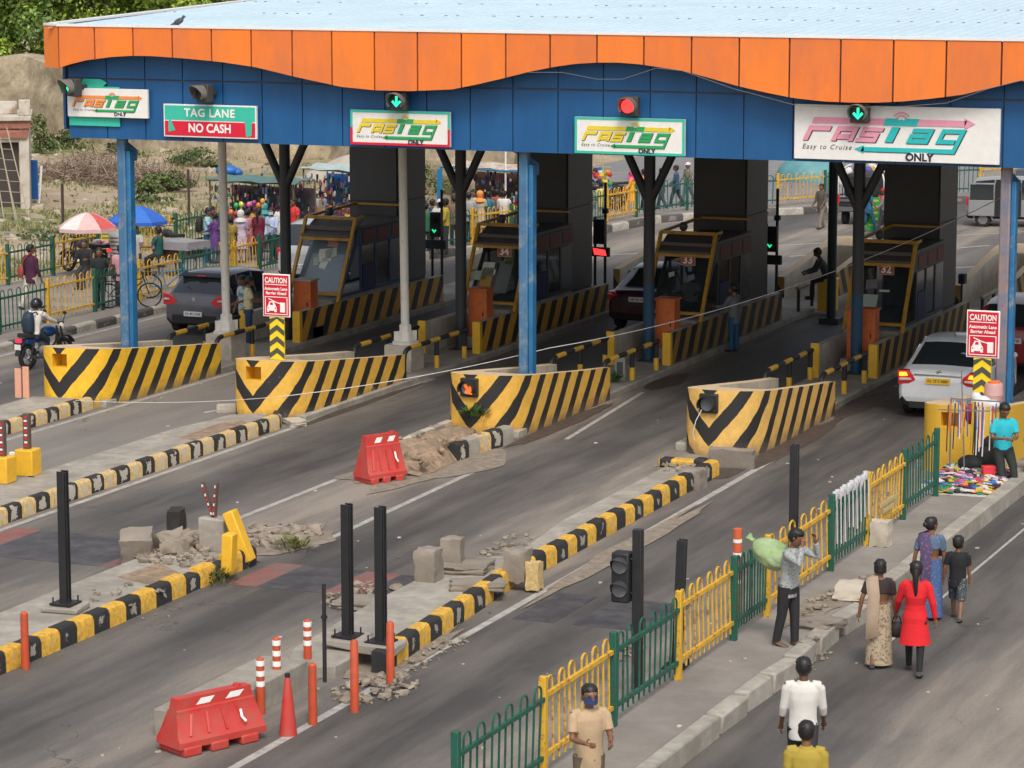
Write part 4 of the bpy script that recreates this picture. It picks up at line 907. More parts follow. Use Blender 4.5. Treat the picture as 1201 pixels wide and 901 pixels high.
t1 = gantry_sign(-32.70, -30.74, 5.93, 6.54, 'small white lane sign with orange and green logo, partly covering a green board', None, [sign_white, s_org, s_gr2, ink, s_org])
b = MB(); b.box(-.99, .25, .03, .055, -.5, .34); b.xz([(-.72,.34),(-.15,.34),(-.05,.42),(-.2,.5),(-.62,.5)], .03, .055); b.build('green_board', s_lgrn, t1, smooth=0)
gantry_sign(-25.99, -23.76, 5.53, 6.24, 'white lane sign with yellow logo, its border green above and red below', brd((5, 6)), [sign_white, s_yel, s_gr2, ink, s_yel, s_lgrn, s_red])
gantry_sign(-21.05, -18.74, 5.50, 6.22, 'white lane sign with yellow logo inside an all green border', brd((5, 5)), [sign_white, s_yel, s_gr2, ink, s_yel, s_lgrn])
gantry_sign(-16.51, -12.50, 5.53, 6.58, 'largest white lane sign with pink and turquoise logo', None, [sign_white, pink, teal, ink, pink], kx=.985)
t = thing('lane_sign', 'green over red sign reading TAG LANE NO CASH with peeling corners', 'sign', (-29.26, 53.6, 5.91), 0, 'signs along the canopy')
b = MB(); b.box(-1.1, 1.1, -.05, .02, -.345, .345); b.build('panel', sign_white, t, bev=.006)
b = MB(); b.box(-1.07, 1.07, -.056, -.051, .015, .315, 0); b.box(-1.07, 1.07, -.056, -.051, -.315, -.01, 1)
b.xz([(-.98,-.01),(-.93,.03),(-.88,-.08),(-.82,-.2),(-.98,-.24)], -.06, -.057, 0); b.xz([(.82,.02),(1.0,.02),(.98,-.28),(.86,-.3),(.84,-.05)], -.06, -.057, 0); b.build('colour_field', [s_lgrn, s_red], t, smooth=0)
b = MB(); put_text(b, 'TAG LANE', .0, .165, .235, -.062, bold=.03, sp=1.12, width=1.2); put_text(b, 'NO CASH', .0, -.155, .25, -.062, bold=.032, sp=1.02, width=1.0); b.build('lettering', lettering_w, t, smooth=0)
vis_m = mat('visor_weathered', (.16,.14,.13), .6, n=.25, s=8)
sigs = [(79,103,'green','green arrow signal at the canopy corner, turned to the left',-.5), (233,110,None,'unlit lane signal above the green and red sign',-.35), (463,119,'green','lit green arrow signal above the yellow logo sign with red lower border',0), (735,125,'red','lit red lane signal above the all green bordered sign',0), (1005,133,'green2','small bright green arrow signal over the pink and turquoise sign',0)]
for px, py, colr, lab, rot in sigs:
    X, Z = atY(px, py, 53.2)
    t = thing('lane_signal', lab, 'signal', (X, 53.28, Z), rot, 'round signals on the canopy')
    b = MB(); b.box(-.17, .19, .02, .2, -.19, .19); b.box(-.05, .05, .2, .42, -.05, .05); b.build('housing', flat('signal_case', (.05,.048,.045)), t, bev=.02)
    b = MB(); b.tube([(0,.0,0),(0,.021,0)], .155, 20); b.build('lens', flat('lens_dark', (.03,.035,.035), .3), t)
    b = MB(); k = 18
    for q in range(k):
        a0 = math.pi*(-.22 + 1.44*q/k); a1 = math.pi*(-.22 + 1.44*(q+1)/k)
        P = lambda a, r, y: (r*math.cos(a), y, r*math.sin(a))
        dpt = lambda a: -.12 - .14*max(0, math.sin(a))
        b.add([P(a0,.165,.02),P(a1,.165,.02),P(a1,.165,dpt(a1)),P(a0,.165,dpt(a0)),P(a0,.178,.02),P(a1,.178,.02),P(a1,.178,dpt(a1)),P(a0,.178,dpt(a0))], [(0,1,2,3),(7,6,5,4),(3,2,6,7),(0,4,5,1)])
    b.build('visor', vis_m, t)
    if colr and colr.startswith('green'):
        b = MB(); b.stroke([(0,.1),(0,-.07)], .045, -.01, -.002); b.stroke([(-.09,-.0),(0,-.09),(.09,-.0)], .045, -.016, -.011); b.build('lit_arrow', green_on, t, smooth=0)
    if colr == 'red':
        b = MB(); b.tube([(-.01,-.012,.0),(-.01,-.002,.0)], .135, 16); b.build('lit_lens', red_on, t, smooth=0)

# ------------------------------------------------------------------ caution signs
chev_y = flat('reflective_yellow', (.85,.62,.02), .4); caut_r = flat('caution_red', (.62,.01,.03), .45)
for i, (X, lab) in enumerate(((-26.93, 'red CAUTION sign on a chevron post standing on the second striped barrier'), (-12.35, 'red CAUTION sign on a chevron post beside the white sedan at the right'))):
    t = thing('caution_sign', lab, 'sign', (X, 52.0, 1.2), 0, 'red caution signs')
    b = MB(); b.box(-.31, .31, -.03, 0, .9, 1.78); b.build('panel', sign_white, t, bev=.01)
    b = MB(); b.box(-.285, .285, -.036, -.031, .925, 1.755, 0); b.build('red_field', caut_r, t, smooth=0)
    b = MB(); put_text(b, 'CAUTION', 0, 1.645, .15, -.042, bold=.03, width=.5); b.box(-.25, .25, -.043, -.039, 1.555, 1.57)
    put_text(b, 'Automatic Lane', 0, 1.475, .085, -.042, bold=.03, width=.52); put_text(b, 'Barrier Ahead', 0, 1.385, .085, -.042, bold=.03, width=.46); b.build('lettering', lettering_w, t, smooth=0)
    b = MB(); 
    for q in ((-.255,.255,1.30,1.315),(-.255,.255,.95,.965),(-.255,-.24,.966,1.299),(.24,.255,.966,1.299)): b.box(q[0],q[1],-.041,-.037,q[2],q[3])
    b.xz([(-.21,1.0),(-.16,1.0),(-.16,1.025),(-.04,1.025),(-.04,1.0),(.01,1.0),(.01,1.09),(-.02,1.14),(-.05,1.215),(-.15,1.215),(-.18,1.14),(-.21,1.09)], -.042, -.037)
    b.box(.09, .2, -.042, -.037, 1.0, 1.2); b.stroke([(-.17,1.27),(.0,1.2),(.13,1.17)], .018, -.044, -.038)
    b.build('pictogram', lettering_w, t, smooth=0)
    b = MB(); b.xz([(-.14,1.145),(-.07,1.145),(-.08,1.195),(-.13,1.195)], -.047, -.043); b.box(-.195,-.17,-.047,-.043,1.07,1.09); b.box(-.03,-.005,-.047,-.043,1.07,1.09); b.build('pictogram_detail', caut_r, t, smooth=0)
    b = MB(); b.box(-.165, .165, -.02, .01, .02, .895, 0); st = .235
    for q in range(4):
        zb = .02 + q*st
        pl = [(-.165, zb+.02), (0, zb+.14), (.165, zb+.02), (.165, zb+.13), (0, zb+.25), (-.165, zb+.13)]
        pl = [(x_, min(.895, z_)) for x_, z_ in pl]
        b.xz(pl, -.026, -.021, 1)
    b.build('chevron_post', [chev_y, flat('chevron_grey', (.07,.07,.055))], t, smooth=0)
    b = MB(); b.beam((0, .03, 0), (0, .03, 1.7), .05); b.build('support', steel, t, smooth=0)

# ------------------------------------------------------------------ fences
def panel_mb(L=2.2, h=1.12, r=.014):
    b = MB(); k = 6; st = L / k
    for i in range(k):
        a = i*st + st*.25; c = i*st + st*.75; rr = (c-a)/2; top = h - rr
        path = [(0,a,.12),(0,a,top)] + [(0,(a+c)/2 - rr*math.cos(q), top + rr*math.sin(q)) for q in [math.pi*j/6 for j in range(1,6)]] + [(0,c,top),(0,c,.12)]
        bd = random.gauss(0, .012); path = [(p_[0]+bd*(p_[2]*1.2), p_[1]+random.gauss(0,.004), p_[2]) for p_ in path]; b.tube(path, r, 5)
    b.beam((0,0,.93),(0,L,.93),.045,.05); b.beam((0,0,.25),(0,L,.25),.045,.05)
    return b
fp = {}
def fence(label, pts, pat, zb, group, thick=1.0, post_w=.09, h=1.0):
    t = thing('railing_fence', label, 'fence', (*pts[0], zb), 0, group)
    t.scale = (1,1,h)
    o = Vector(pts[0])
    for i in range(len(pts)):
        c = pat[min(i, len(pat)-1)]; key = ('post', c, post_w)
        if key not in fp:
            m = MB(); m.box(-post_w/2, post_w/2, -post_w/2, post_w/2, 0, 1.17); fp[key] = m.build('post', yellow_rail if c == 'y' else green_rail, t, bev=.008); ob = fp[key]
        else: ob = fp[key].copy(); COL.objects.link(ob); ob.parent = t
        p = Vector(pts[i]) - o; ob.location = (p.x, p.y, 0)
    for i in range(len(pts)-1):
        c = pat[i % len(pat)]; a = Vector(pts[i]); d = Vector(pts[i+1]) - a; L = d.length - post_w
        key = ('panel', c)
        if key not in fp: fp[key] = panel_mb(2.2).build('panel', yellow_rail if c == 'y' else green_rail, t); ob = fp[key]
        elif random.random() < .35: ob = panel_mb(2.2).build('panel', yellow_rail if c == 'y' else green_rail, t)
        else: ob = fp[key].copy(); COL.objects.link(ob); ob.parent = t
        dn = d.normalized(); p = a - o + dn*post_w/2
        ob.location = (p.x, p.y, random.uniform(-.015,.015)); ob.rotation_euler = (0, random.uniform(-.03,.03), math.atan2(d.y, d.x) - math.pi/2); ob.scale = (thick, L/2.2, 1)
    return t
def resample(pl, st):
    out = [Vector(pl[0])]; acc = 0
    for a, c in zip(pl[:-1], pl[1:]):
        a = Vector(a); c = Vector(c); L = (c-a).length; k = max(1, round(L/st))
        for j in range(1, k+1): out.append(a.lerp(c, j/k))
    return [tuple(q) for q in out]
lf = [(-38.3, 57.05 + 2.26*k) for k in range(9)]
fence('green and yellow hooped fence along the left pavement behind the motorcycle', lf, 'ygygygyg', .1, 'hooped railing fences')
ff = resample([lf[-1], (-36.2, 80.2), (-35.0, 83.6), (-33.9, 92.0), (-33.1, 94.9), (-30.6, 97.4), (-28.4, 101.6), (-17, 112.5)], 2.4)
fence('far hooped fence curving round the bend behind the booths', ff, 'gygygygygg' + 'yg'*8, .15, 'hooped railing fences', thick=1.3)
fence('rear hooped fence between the pavement stalls and the waste ground', [(-43.4, 56 + 2.35*k) for k in range(12)], 'yg', .12, 'hooped railing fences')
rf = [(-12.2, y) for y in (27.6, 30.1, 32.4, 34.8, 37.1, 38.6, 41.8, 43.8, 46.0, 48.15)]
fence('green and yellow hooped fence on the right pavement beside the walking women', rf, 'gygygygygg', .2, 'hooped railing fences', h=1.04)
# white cloth hung on one fence panel
b = MB()
for j in range(14):
    y = 41.95 + j*.13; b.sphere((-12.2, y, 1.36 + .03*math.sin(j*2.1)), (.05,.09,.07 + .03*random.random()), 4)
for j in range(9): b.tube([(-12.17, 41.95 + j*.22, 1.32), (-12.15, 41.95 + j*.22, .55 + random.random()*.2)], (.012), 4)
tag(b.build('hanging_cloth', flat('white_rag', (.55,.55,.56)), smooth=60), 'white rag strips tied along the top of a green fence panel', 'cloth')
b = MB(); b.box(-12.155, -12.14, 44.4, 45.4, .72, .78); b.box(-12.155, -12.14, 44.6, 45.2, .60, .66)
tag(b.build('tied_plate', flat('cream_plate', (.5,.42,.2)), smooth=0), 'small pale strips tied to the yellow fence panel', 'plate')

# ------------------------------------------------------------------ posts, bollards, blocks
def hpost(x, y, z, h, lab, lean=0, plinth=.12, group='black steel posts'):
    t = thing('steel_post', lab, 'post', (x, y, z), random.uniform(-.1,.1), group); t.rotation_euler[1] = lean
    b = MB(); b.box(-.06,.06,-.07,-.056,0,h); b.box(-.06,.06,.056,.07,0,h); b.box(-.01,.01,-.055,.055,0,h); b.box(-.055,.055,-.02,.02,0,h-.02); b.build('shaft', black, t, bev=.004)
    b = MB(); b.box(-.17,.17,-.17,.17,0,.025)
    for a in ((-1,-1),(1,-1),(1,1),(-1,1)): b.tube([(a[0]*.13,a[1]*.13,0),(a[0]*.13,a[1]*.13,.11)], .013, 6)
    b.build('base_plate', black, t)
    if plinth:
        b = MB(); b.obox((0,0,-plinth/2), (.55,.5,plinth), .1, jit=.03); b.build('plinth', concrete, t, bev=.02)
    return t
gp = lambda px, py, z=0.: G(px, py, z)
x, y = gp(77, 708, .3); hpost(x, y, .3, 1.95, 'black steel post with faint red edge at the far left island')
x, y = gp(408, 746, .33); hpost(x, y, .33, 1.85, 'left of the two black posts standing close together by the broken island')
x, y = gp(447, 753, .33); hpost(x, y, .33, 1.88, 'right of the two black posts standing close together by the broken island')
hpost(-12.62, 41.2, .2, 2.05, 'black post behind the fence beside the lane with the white sedan', plinth=0)
x, y = gp(796, 790, .2); hpost(-12.45, 35.45, .2, 1.75, 'leaning black post behind the green fence', lean=.035, plinth=0)
t = thing('thin_post', 'thin black rod standing beside the orange delineators', 'post', (*gp(381, 800, .3), .3)); b = MB(); b.tube([(0,0,0),(0,0,1.3)], .028, 8); b.build('rod', black, t); b = MB(); b.tube([(0,0,.85),(0,0,.88)], .045, 8); b.build('collar', black, t)
t = thing('traffic_light', 'black two lamp traffic light on a post behind the green fence', 'traffic light', (-12.55, 34.2, .2))
b = MB(); b.box(-.06,.06,-.06,.06,0,2.12); b.build('post', black, t, bev=.005)
b = MB(); b.box(-.32,-.08,-.14,.08,1.16,1.82); b.box(-.1,-.05,-.05,.05,1.25,1.3); b.box(-.1,-.05,-.05,.05,1.7,1.75); hd = b.build('head', black, t, bev=.03)
for zz in (1.65, 1.34):
    b = MB(); b.tube([(-.2,-.155,zz),(-.2,-.138,zz)], .10, 16); b.build('lens', flat('lens_grey', (.16,.17,.18)), hd)
    b = MB(); k = 12
    for q in range(k):
        a0 = math.pi*(-.1+1.2*q/k); a1 = math.pi*(-.1+1.2*(q+1)/k); P = lambda a, r, y: (-.2+r*math.cos(a), y, zz+r*math.sin(a)); dp = lambda a: -.15-.17*max(.15, math.sin(a))
        b.add([P(a0,.108,-.138),P(a1,.108,-.138),P(a1,.108,dp(a1)),P(a0,.108,dp(a0)),P(a0,.116,-.138),P(a1,.116,-.138),P(a1,.116,dp(a1)),P(a0,.116,dp(a0))], [(0,1,2,3),(7,6,5,4),(3,2,6,7),(0,4,5,1)])
    b.build('visor', flat('visor_black', (.05,.05,.052)), hd)
# yellow bollard boxes
stud_m = flat('reflector_post_rust', (.20,.07,.04)); pinkc = flat('pink_board', (.72,.36,.24))
for i, ((px, py), lab) in enumerate((((33, 557), 'yellow concrete block with a studded reflector post, right of the pair'), ((4, 566), 'yellow concrete block with a studded reflector post, at the left edge of the photo'))):
    x, y = gp(px, py, .2); t = thing('bollard_block', lab, 'bollard', (x, y, .2), .05, 'yellow bollard blocks')
    b = MB(); b.obox((0,0,.24), (.36,.34,.48), 0, jit=.01); b.build('block', yellow, t, bev=.02)
    b = MB(); b.box(-.06,.06,-.05,.05,.48,1.12); b.build('post', flat('post_brown', (.12,.075,.06)), t, bev=.004)
    b = MB(); 
    for k in range(9): b.box(-.03,.03,-.058,-.051,.52+k*.065,.555+k*.065, k % 2)
    b.build('reflector', [s_red, sign_white], t, smooth=0)
t = thing('meter_box', 'small white box between the yellow bollard blocks', 'box', (*gp(17, 556, .2), .2)); b = MB(); b.box(-.08,.08,-.05,.05,.12,.4); b.build('case', white, t, bev=.01); b = MB(); b.tube([(0,0,.12),(.05,0,.03),(.2,-.1,.01),(.5,-.15,.01)], .012, 6); b.build('cable', black, t)
t = thing('marker_post', 'pink double board post at the left edge behind the kerb', 'post', (*gp(26, 467, .22), .22)); b = MB(); b.box(-.16,-.02,-.02,.02,0,.62); b.box(.0,.14,.03,.07,0,.66); b.build('board', pinkc, t, bev=.005)
t = thing('delineator', 'slim orange white striped delineator behind the right fence', 'delineator', (-12.75, 38.9, .05)); b = MB(); b.tube([(0,0,0),(0,0,1.35)], .065, 10); b.build('shaft', flat('delineator_orange', (.62,.12,.04)), t); 
for k in range(4): b = MB(); b.tube([(0,0,.55+k*.2),(0,0,.6+k*.2)], .068, 10); b.build('band', lettering_w, t)
# V shaped studded posts on a broken block
x, y = gp(252, 645, .2); t = thing('forked_marker', 'two red studded marker posts leaning apart in a V on a stone block', 'marker', (x, y, .2), 0)
b = MB(); b.obox((0,.05,.26), (.42,.4,.55), .1, jit=.03); b.build('block', concrete, t, bev=.03)
for tx, nm in ((-.2, 0), (.05, 1)):
    b = MB(); b.beam((0,0,.5),(tx,0,1.08),.07,.05); pb = b.build('post', flat('post_brown', (.12,.075,.06)), t, smooth=0)
    b = MB(); [b.beam((tx*(k/8.),-.034,.5+.58*k/8.),(tx*((k+.55)/8.),-.034,.5+.58*(k+.55)/8.),.05,.012, k % 2) for k in range(8)]; b.build('reflector', [s_red, sign_white], pb, smooth=0)
for (px, py, lean, lab) in ((268, 668, .05, 'upright yellow painted plank on the broken island kerb'), (292, 655, -.38, 'yellow painted plank leaning against the broken island kerb')):
    t = thing('yellow_plank', lab, 'plank', (*gp(px, py, .15), .1), .1); t.rotation_euler[1] = lean
    b = MB(); b.box(-.09,.09,-.12,.12,0,.85 if lean < 0 else .62); b.build('plank', yellow, t, bev=.02)
# stone blocks
stone_dk = mat('weathered_stone', (.29,.25,.205), .95, n=.3, s=5, bump=.7, c2=(.17,.14,.11), c2amt=.4, c2s=2.5, c2edge=.15)
def block(px, py, size, lab, z=.15, rz=0., rx=0., m=None, nm='stone_block', painted=None):
    t = MB(); t.rough((0,0,size[2]/2-.01), size, 0, rx=rx, amp=.10, rnd=.10 if min(size) > .2 else .05, cuts=5); ob = t.build(nm, m or stone_dk, smooth=55)
    ob.location = (*gp(px, py, z), z); ob.rotation_euler = (0,0,rz); tag(ob, lab, 'block', 'loose kerb stones and blocks'); return ob
block(207, 632, (.22,.5,.5), 'kerb stone standing on end with a worn black face and a yellow side', m=kerb_black, rz=.3)
block(160, 655, (.5,.45,.42), 'weathered grey stone lying tilted left of the broken island end', rx=.3, rz=.5)
block(503, 682, (.34,.34,.52), 'left of the two weathered stone blocks on the fourth island')
block(531, 667, (.32,.34,.5), 'right of the two weathered stone blocks on the fourth island', rz=.2)
block(607, 680, (.36,.3,.48), 'single grey block beside the bend of the yellow and black kerb')
block(627, 690, (.2,.25,.42), 'short grey and yellow block set into the kerb bend', m=kerb_yellow_old, z=.05)
block(812, 572, (.42,.38,.36), 'rough square stone before the fourth barrier nose', z=.0)
block(858, 549, (.85,.14,.38), 'brown concrete slab standing against the fourth barrier nose', z=.0, rz=.1, rx=.15)
block(345, 498, (.35,.5,.12), 'broken slab lying at the foot of the chipped barrier', z=0, rz=.8, m=concrete_lt)
block(266, 483, (.4,.25,.16), 'pale chunk of concrete lying alone in the second lane', z=0, rz=.4, m=concrete_lt)
block(1033, 640, (.3,.3,.42), 'pale square stone on the right pavement beside the fence', z=.22, m=concrete_lt)
t = MB(); t.obox((0,0,.2), (.85,.28,.16), 0, m=0); t.obox((-.28,0,.2), (.25,.29,.17), 0, m=1); t.obox((.38,-.05,.12), (.2,.3,.42), 0, m=1)
ob = t.build('kerb_stone', [kerb_yellow, kerb_black2], bev=.03); ob.location = (*gp(800, 556), 0); tag(ob, 'loose yellow and black kerb stone lying across the end of the fresh kerb', 'block')
for i, (px, py, sx, sy) in enumerate(((425, 712, .8, .6), (540, 668, .9, .8), (560, 690, .8, .5))):
    block(px, py, (sx, sy, .12), ['thick cracked slab near the black posts', 'flat slab behind the pair of stone blocks', 'thin flat slab near the single grey block'][i], z=(0, .17, .17)[i], rz=.2*i)
rub = MB()
def surf_z(x, y):
    if -22.45 < x < -20.8 and y < 40.2: return .2
    if -17.75 < x < -16.5 and 33.7 < y < 49.8: return .17
    if -17.6 < x < -16.9 and 30.5 < y < 33.4: return .35
    if -27.7 < x < -26.4 and y < 51: return .2
    if -12.55 < x < -11.1: return .22
    return 0.
def heap(px, py, rx, ry, n, smin, smax, z=0.):
    cx, cy = gp(px, py, z)
    for k in range(int(n*1.5)):
        a = random.random()*6.28; q = math.sqrt(random.random()); s_ = smin + (smax-smin)*random.random()**2.6
        z = surf_z(cx+rx*q*math.cos(a), cy+ry*q*math.sin(a)); rub.rough((cx+rx*q*math.cos(a), cy+ry*q*math.sin(a), z+s_*.2+ (1-q)*.05), (s_*random.uniform(.7,1.6), s_*random.uniform(.7,1.3), s_*random.uniform(.35,.8)), random.random()*3, rx=random.uniform(-.5,.5), amp=.3, rnd=.45, cuts=2 if s_ > .08 else 1)
heap(325, 630, .7, .9, 140, .03, .2); heap(205, 655, .9, .5, 60, .03, .14, .2); heap(225, 640, .5, .6, 20, .15, .4, .2); heap(425, 690, .5, .9, 50, .03, .14, .1)
heap(590, 640, .4, .8, 40, .02, .1, .15); heap(800, 560, .5, .5, 40, .02, .1); heap(960, 712, .2, .9, 40, .02, .09, .2); heap(1003, 690, .2, .8, 16, .03, .12, .2); heap(440, 800, .5, .8, 70, .03, .14, .1); heap(500, 770, .3, 1.2, 60, .02, .08, .0)
heap(470, 555, .35, .3, 50, .03, .15); heap(160, 700, .8, .8, 25, .02, .1, .2); heap(735, 765, .2, .5, 20, .03, .1); heap(950, 780, .15, 1.0, 30, .02, .06); heap(1190, 270, .5, .5, 10, .05, .1)
ob = rub.build('rubble', mat('rubble_stone', (.27,.225,.175), .95, n=.35, s=6, bump=.6), smooth=50); tag(ob, 'broken concrete rubble and stones scattered around the island ends', 'rubble', kind='stuff')
block(1000, 700, (.5,.9,.14), 'broken whitish slab lying across the right pavement by the kerb', z=.2, rz=.2, rx=.08, m=concrete_lt, nm='broken_slab')
block(965, 735, (.45,.7,.12), 'cracked grey slab tilted against the right kerb', z=.2, rz=-.15, rx=-.1, nm='broken_slab')
# weeds
leafm = mat('weed_leaf', (.06,.13,.03), .6, n=.4, s=9)
def weed(x, y, z, r, n, lab, nm='weed', blade=.12, col=None):
    t = MB()
    for k in range(n):
        a = random.random()*6.28; q = random.random()*r; el = random.uniform(.3,1.3); L = blade*random.uniform(.6,1.4)
        p = Vector((q*math.cos(a), q*math.sin(a), random.random()*r*.5)); d = Vector((math.cos(a)*math.cos(el), math.sin(a)*math.cos(el), math.sin(el)))*L
        s_ = Vector((-math.sin(a), math.cos(a), 0))*L*.22
        t.add([p, p+d*.5+s_, p+d, p+d*.5-s_], [(0,1,2,3)])
    ob = t.build(nm, col or leafm, smooth=0); ob.location = (x, y, z); tag(ob, lab, 'plant'); return ob
x, y = G(556, 498, .35); weed(-22.25, 51.28, .45, .2, 60, 'leafy green weed growing at the nose of the barrier with the orange lamp', blade=.2)
x, y = G(655/1., 690); weed(*G(252, 683), .0, .35, 260, 'dry grass tuft at the foot of the broken yellow and black kerb', 'grass_tuft', .09, mat('dry_grass', (.16,.17,.05), .8, n=.4, s=9))
weed(*G(345, 645), .0, .3, 160, 'small grass tuft beside the rubble heap', 'grass_tuft', .1, mat('dry_grass', (.16,.17,.05), .8, n=.4, s=9))
weed(-22.0, 58.3, .14, .16, 90, 'small dark bush at the foot of the pipe railing on the third island', 'weed', .16)
# red plastic barriers
redp = mat('red_plastic', (.56,.035,.03), .55, n=.15, s=3, c2=(.36,.09,.065), c2amt=.36, c2s=3.2, c2edge=.18)
def water_barrier(loc, rz, L, h, lab):
    t = thing('plastic_barrier', lab, 'barrier', loc, rz, 'red plastic barriers')
    b = MB(); w0, w1 = .26, .11
    prof = [(-w0,.1),(w0,.1),(w0,.18),(w0*.8,.24),(w1,h*.72),(w1,h*.78),(w1*.7,h*.8),(w1*.7,h),(-w1*.7,h),(-w1*.7,h*.8),(-w1,h*.78),(-w1,h*.72),(-w0*.8,.24),(-w0,.18)]
    k = 4; rings = []
    for y_, sc in ((-L/2,.96),(-L/2+.04,1),(L/2-.04,1),(L/2,.96)): rings.append([(x_*sc, y_*(1 - .22*max(0,(z_-.2)/h)), z_) for x_, z_ in prof])
    b.loft(rings); b.build('body', redp, t, smooth=30)
    b = MB()
    for y_ in (-L*.36, -L*.05, L*.3):
        b.box(-w0-.02, w0+.02, y_-.1*L, y_+.1*L, 0, .12)
    b.build('foot', redp, t, bev=.02)
    for q in range(2):
        b = MB(); y_ = -L*.22 + q*L*.34
        b.add([(w1*.7+.003,y_,h*.84),(w1*.7+.003,y_+L*.16,h*.84),(w1*.7+.003,y_+L*.22,h*.95),(w1*.7+.003,y_+L*.06,h*.95)], [(0,1,2,3)])
        b.build('white_stripe', lettering_w, t, smooth=0)
    for q in range(4):
        b = MB(); y_ = -L*.36 + q*L*.21; b.beam((w0*.86, y_, .24), (w1+.012, y_*.82, h*.70), .03, .02); b.build('rib', redp, t, smooth=0); b = MB(); b.beam((-w0*.86, y_, .24), (-w1-.012, y_*.82, h*.70), .03, .02); b.build('rib', redp, t, smooth=0)
    b = MB(); b.tube([(0,L*.3,h),(0,L*.3,h+.03)], .05, 10); b.build('filler_cap', redp, t)
    b = MB(); b.tube([(w1+.05, L*.25, h*.62),(w1+.1, L*.24, h*.5),(w1+.13, L*.27, h*.42)], .02, 5); b.build('white_scrawl', lettering_w, t, smooth=0)
    return t
water_barrier((-22.15, 46.75, 0), -.5, .85, .86, 'bright red plastic barrier standing alone in the lane')
water_barrier((-16.75, 30.45, 0), -.45, 1.3, .68, 'long dull red plastic barrier at the bottom edge of the photo')
cone_o = mat('orange_flex_post', (.52,.075,.025), .6, n=.15, s=6, c2=(.3,.09,.05), c2amt=.3, c2s=5)
for i, (px, py, h, banded, lab) in enumerate(((416, 835, .95, 0, 'plain orange post right of the thin black rod'), (458, 802, .85, 0, 'plain orange post at the island corner beside the black posts'), (361, 787, .72, 1, 'orange white banded post left of the thin black rod'), (325, 815, .78, 1, 'orange white banded post in front of the red cone'), (306, 838, .75, 1, 'orange white banded post behind the long red barrier'), (367, 850, .8, 0, 'dark orange post between the red cone and the black rod'), (30, 785, .8, 0, 'single orange post on the lower left kerb'))):
    t = thing('flexible_post', lab, 'post', (*gp(px, py), 0), 0, 'orange flexible posts')
    b = MB(); b.tube([(0,0,0),(0,0,h*.97),(0,0,h)], [.058,.052,.03], 10); b.build('shaft', cone_o, t)
    if banded:
        for z_ in (.5,.68,.86): b = MB(); b.tube([(0,0,z_*h),(0,0,z_*h+.07)], .057, 10); b.build('band', lettering_w, t)
t = thing('traffic_cone', 'slim dull red cone between the banded posts', 'cone', (*gp(338, 862), 0)); b = MB(); b.lathe([(.115,0),(.11,.05),(.04,.72),(.03,.75)], n=14); b.build('cone', redp, t); b = MB(); b.tube([(0,0,.74),(0,0,.79)], .035, 8); b.build('cap', black, t)
# wires
b = MB()
def cable(a, c, sag, r, n=24, mm=0):
    a = Vector(a); c = Vector(c); b.tube([a.lerp(c, i/n) - Vector((0,0,sag*4*(i/n)*(1-i/n))) for i in range(n+1)], r, 5, mm)
p1 = (-14.85, 66.9, 4.05); p2 = (-22.36, 55.4, 1.25); p3 = (-26.5, 51.2, .6); p4 = (-31, 50.8, .3)
cable(p1, p2, .5, .010); cable(p2, p3, .1, .009); cable(p3, p4, .08, .006)
tag(b.build('rope', flat('white_rope', (.62,.6,.58))), 'white rope stretched from the rightmost pillar down across the lanes', 'rope')
b = MB(); pts = [(540,103),(640,81),(700,92),(745,84),(775,78)]
pp = [atY(px, py, 53.15) for px, py in [(620,85),(660,85),(700,93),(730,93),(770,80),(800,83),(860,104),(935,124),(1000,126),(1060,125),(1110,121),(1160,104),(1200,94)]]
b.tube([(x, 53.14, z) for x, z in pp], .006, 5); tag(b.build('loose_cable', flat('pale_wire', (.16,.16,.18))), 'thin loose cable drooping along the lower edge of the orange fascia', 'cable')
# pigeon on the roof edge
bx_, bz_ = atY(211, 28, 53.6); t = MB(); rt = Matrix.Rotation(-.5, 3, 'Y')
t.sphere((0,0,.1), (.13,.06,.065), 6, 0, Matrix.Rotation(-.45,3,'Y')); t.sphere((.12,0,.2), (.035,.03,.035), 5); t.tube([(.06,0,.13),(.11,0,.19)], [.045,.028], 6); t.tube([(-.08,0,.06),(-.22,0,.0)], [.04,.015], 6); t.tube([(.15,0,.2),(.185,0,.195)], [.01,.003], 5); t.tube([(0,.02,.05),(0,.02,0)], .008, 4); t.tube([(0,-.02,.05),(0,-.02,0)], .008, 4)
ob = t.build('pigeon', flat('pigeon_grey', (.07,.08,.10)), smooth=60); ob.location = (bx_, 53.55, 7.88); tag(ob, 'dark grey pigeon perched on the front edge of the roof', 'bird')

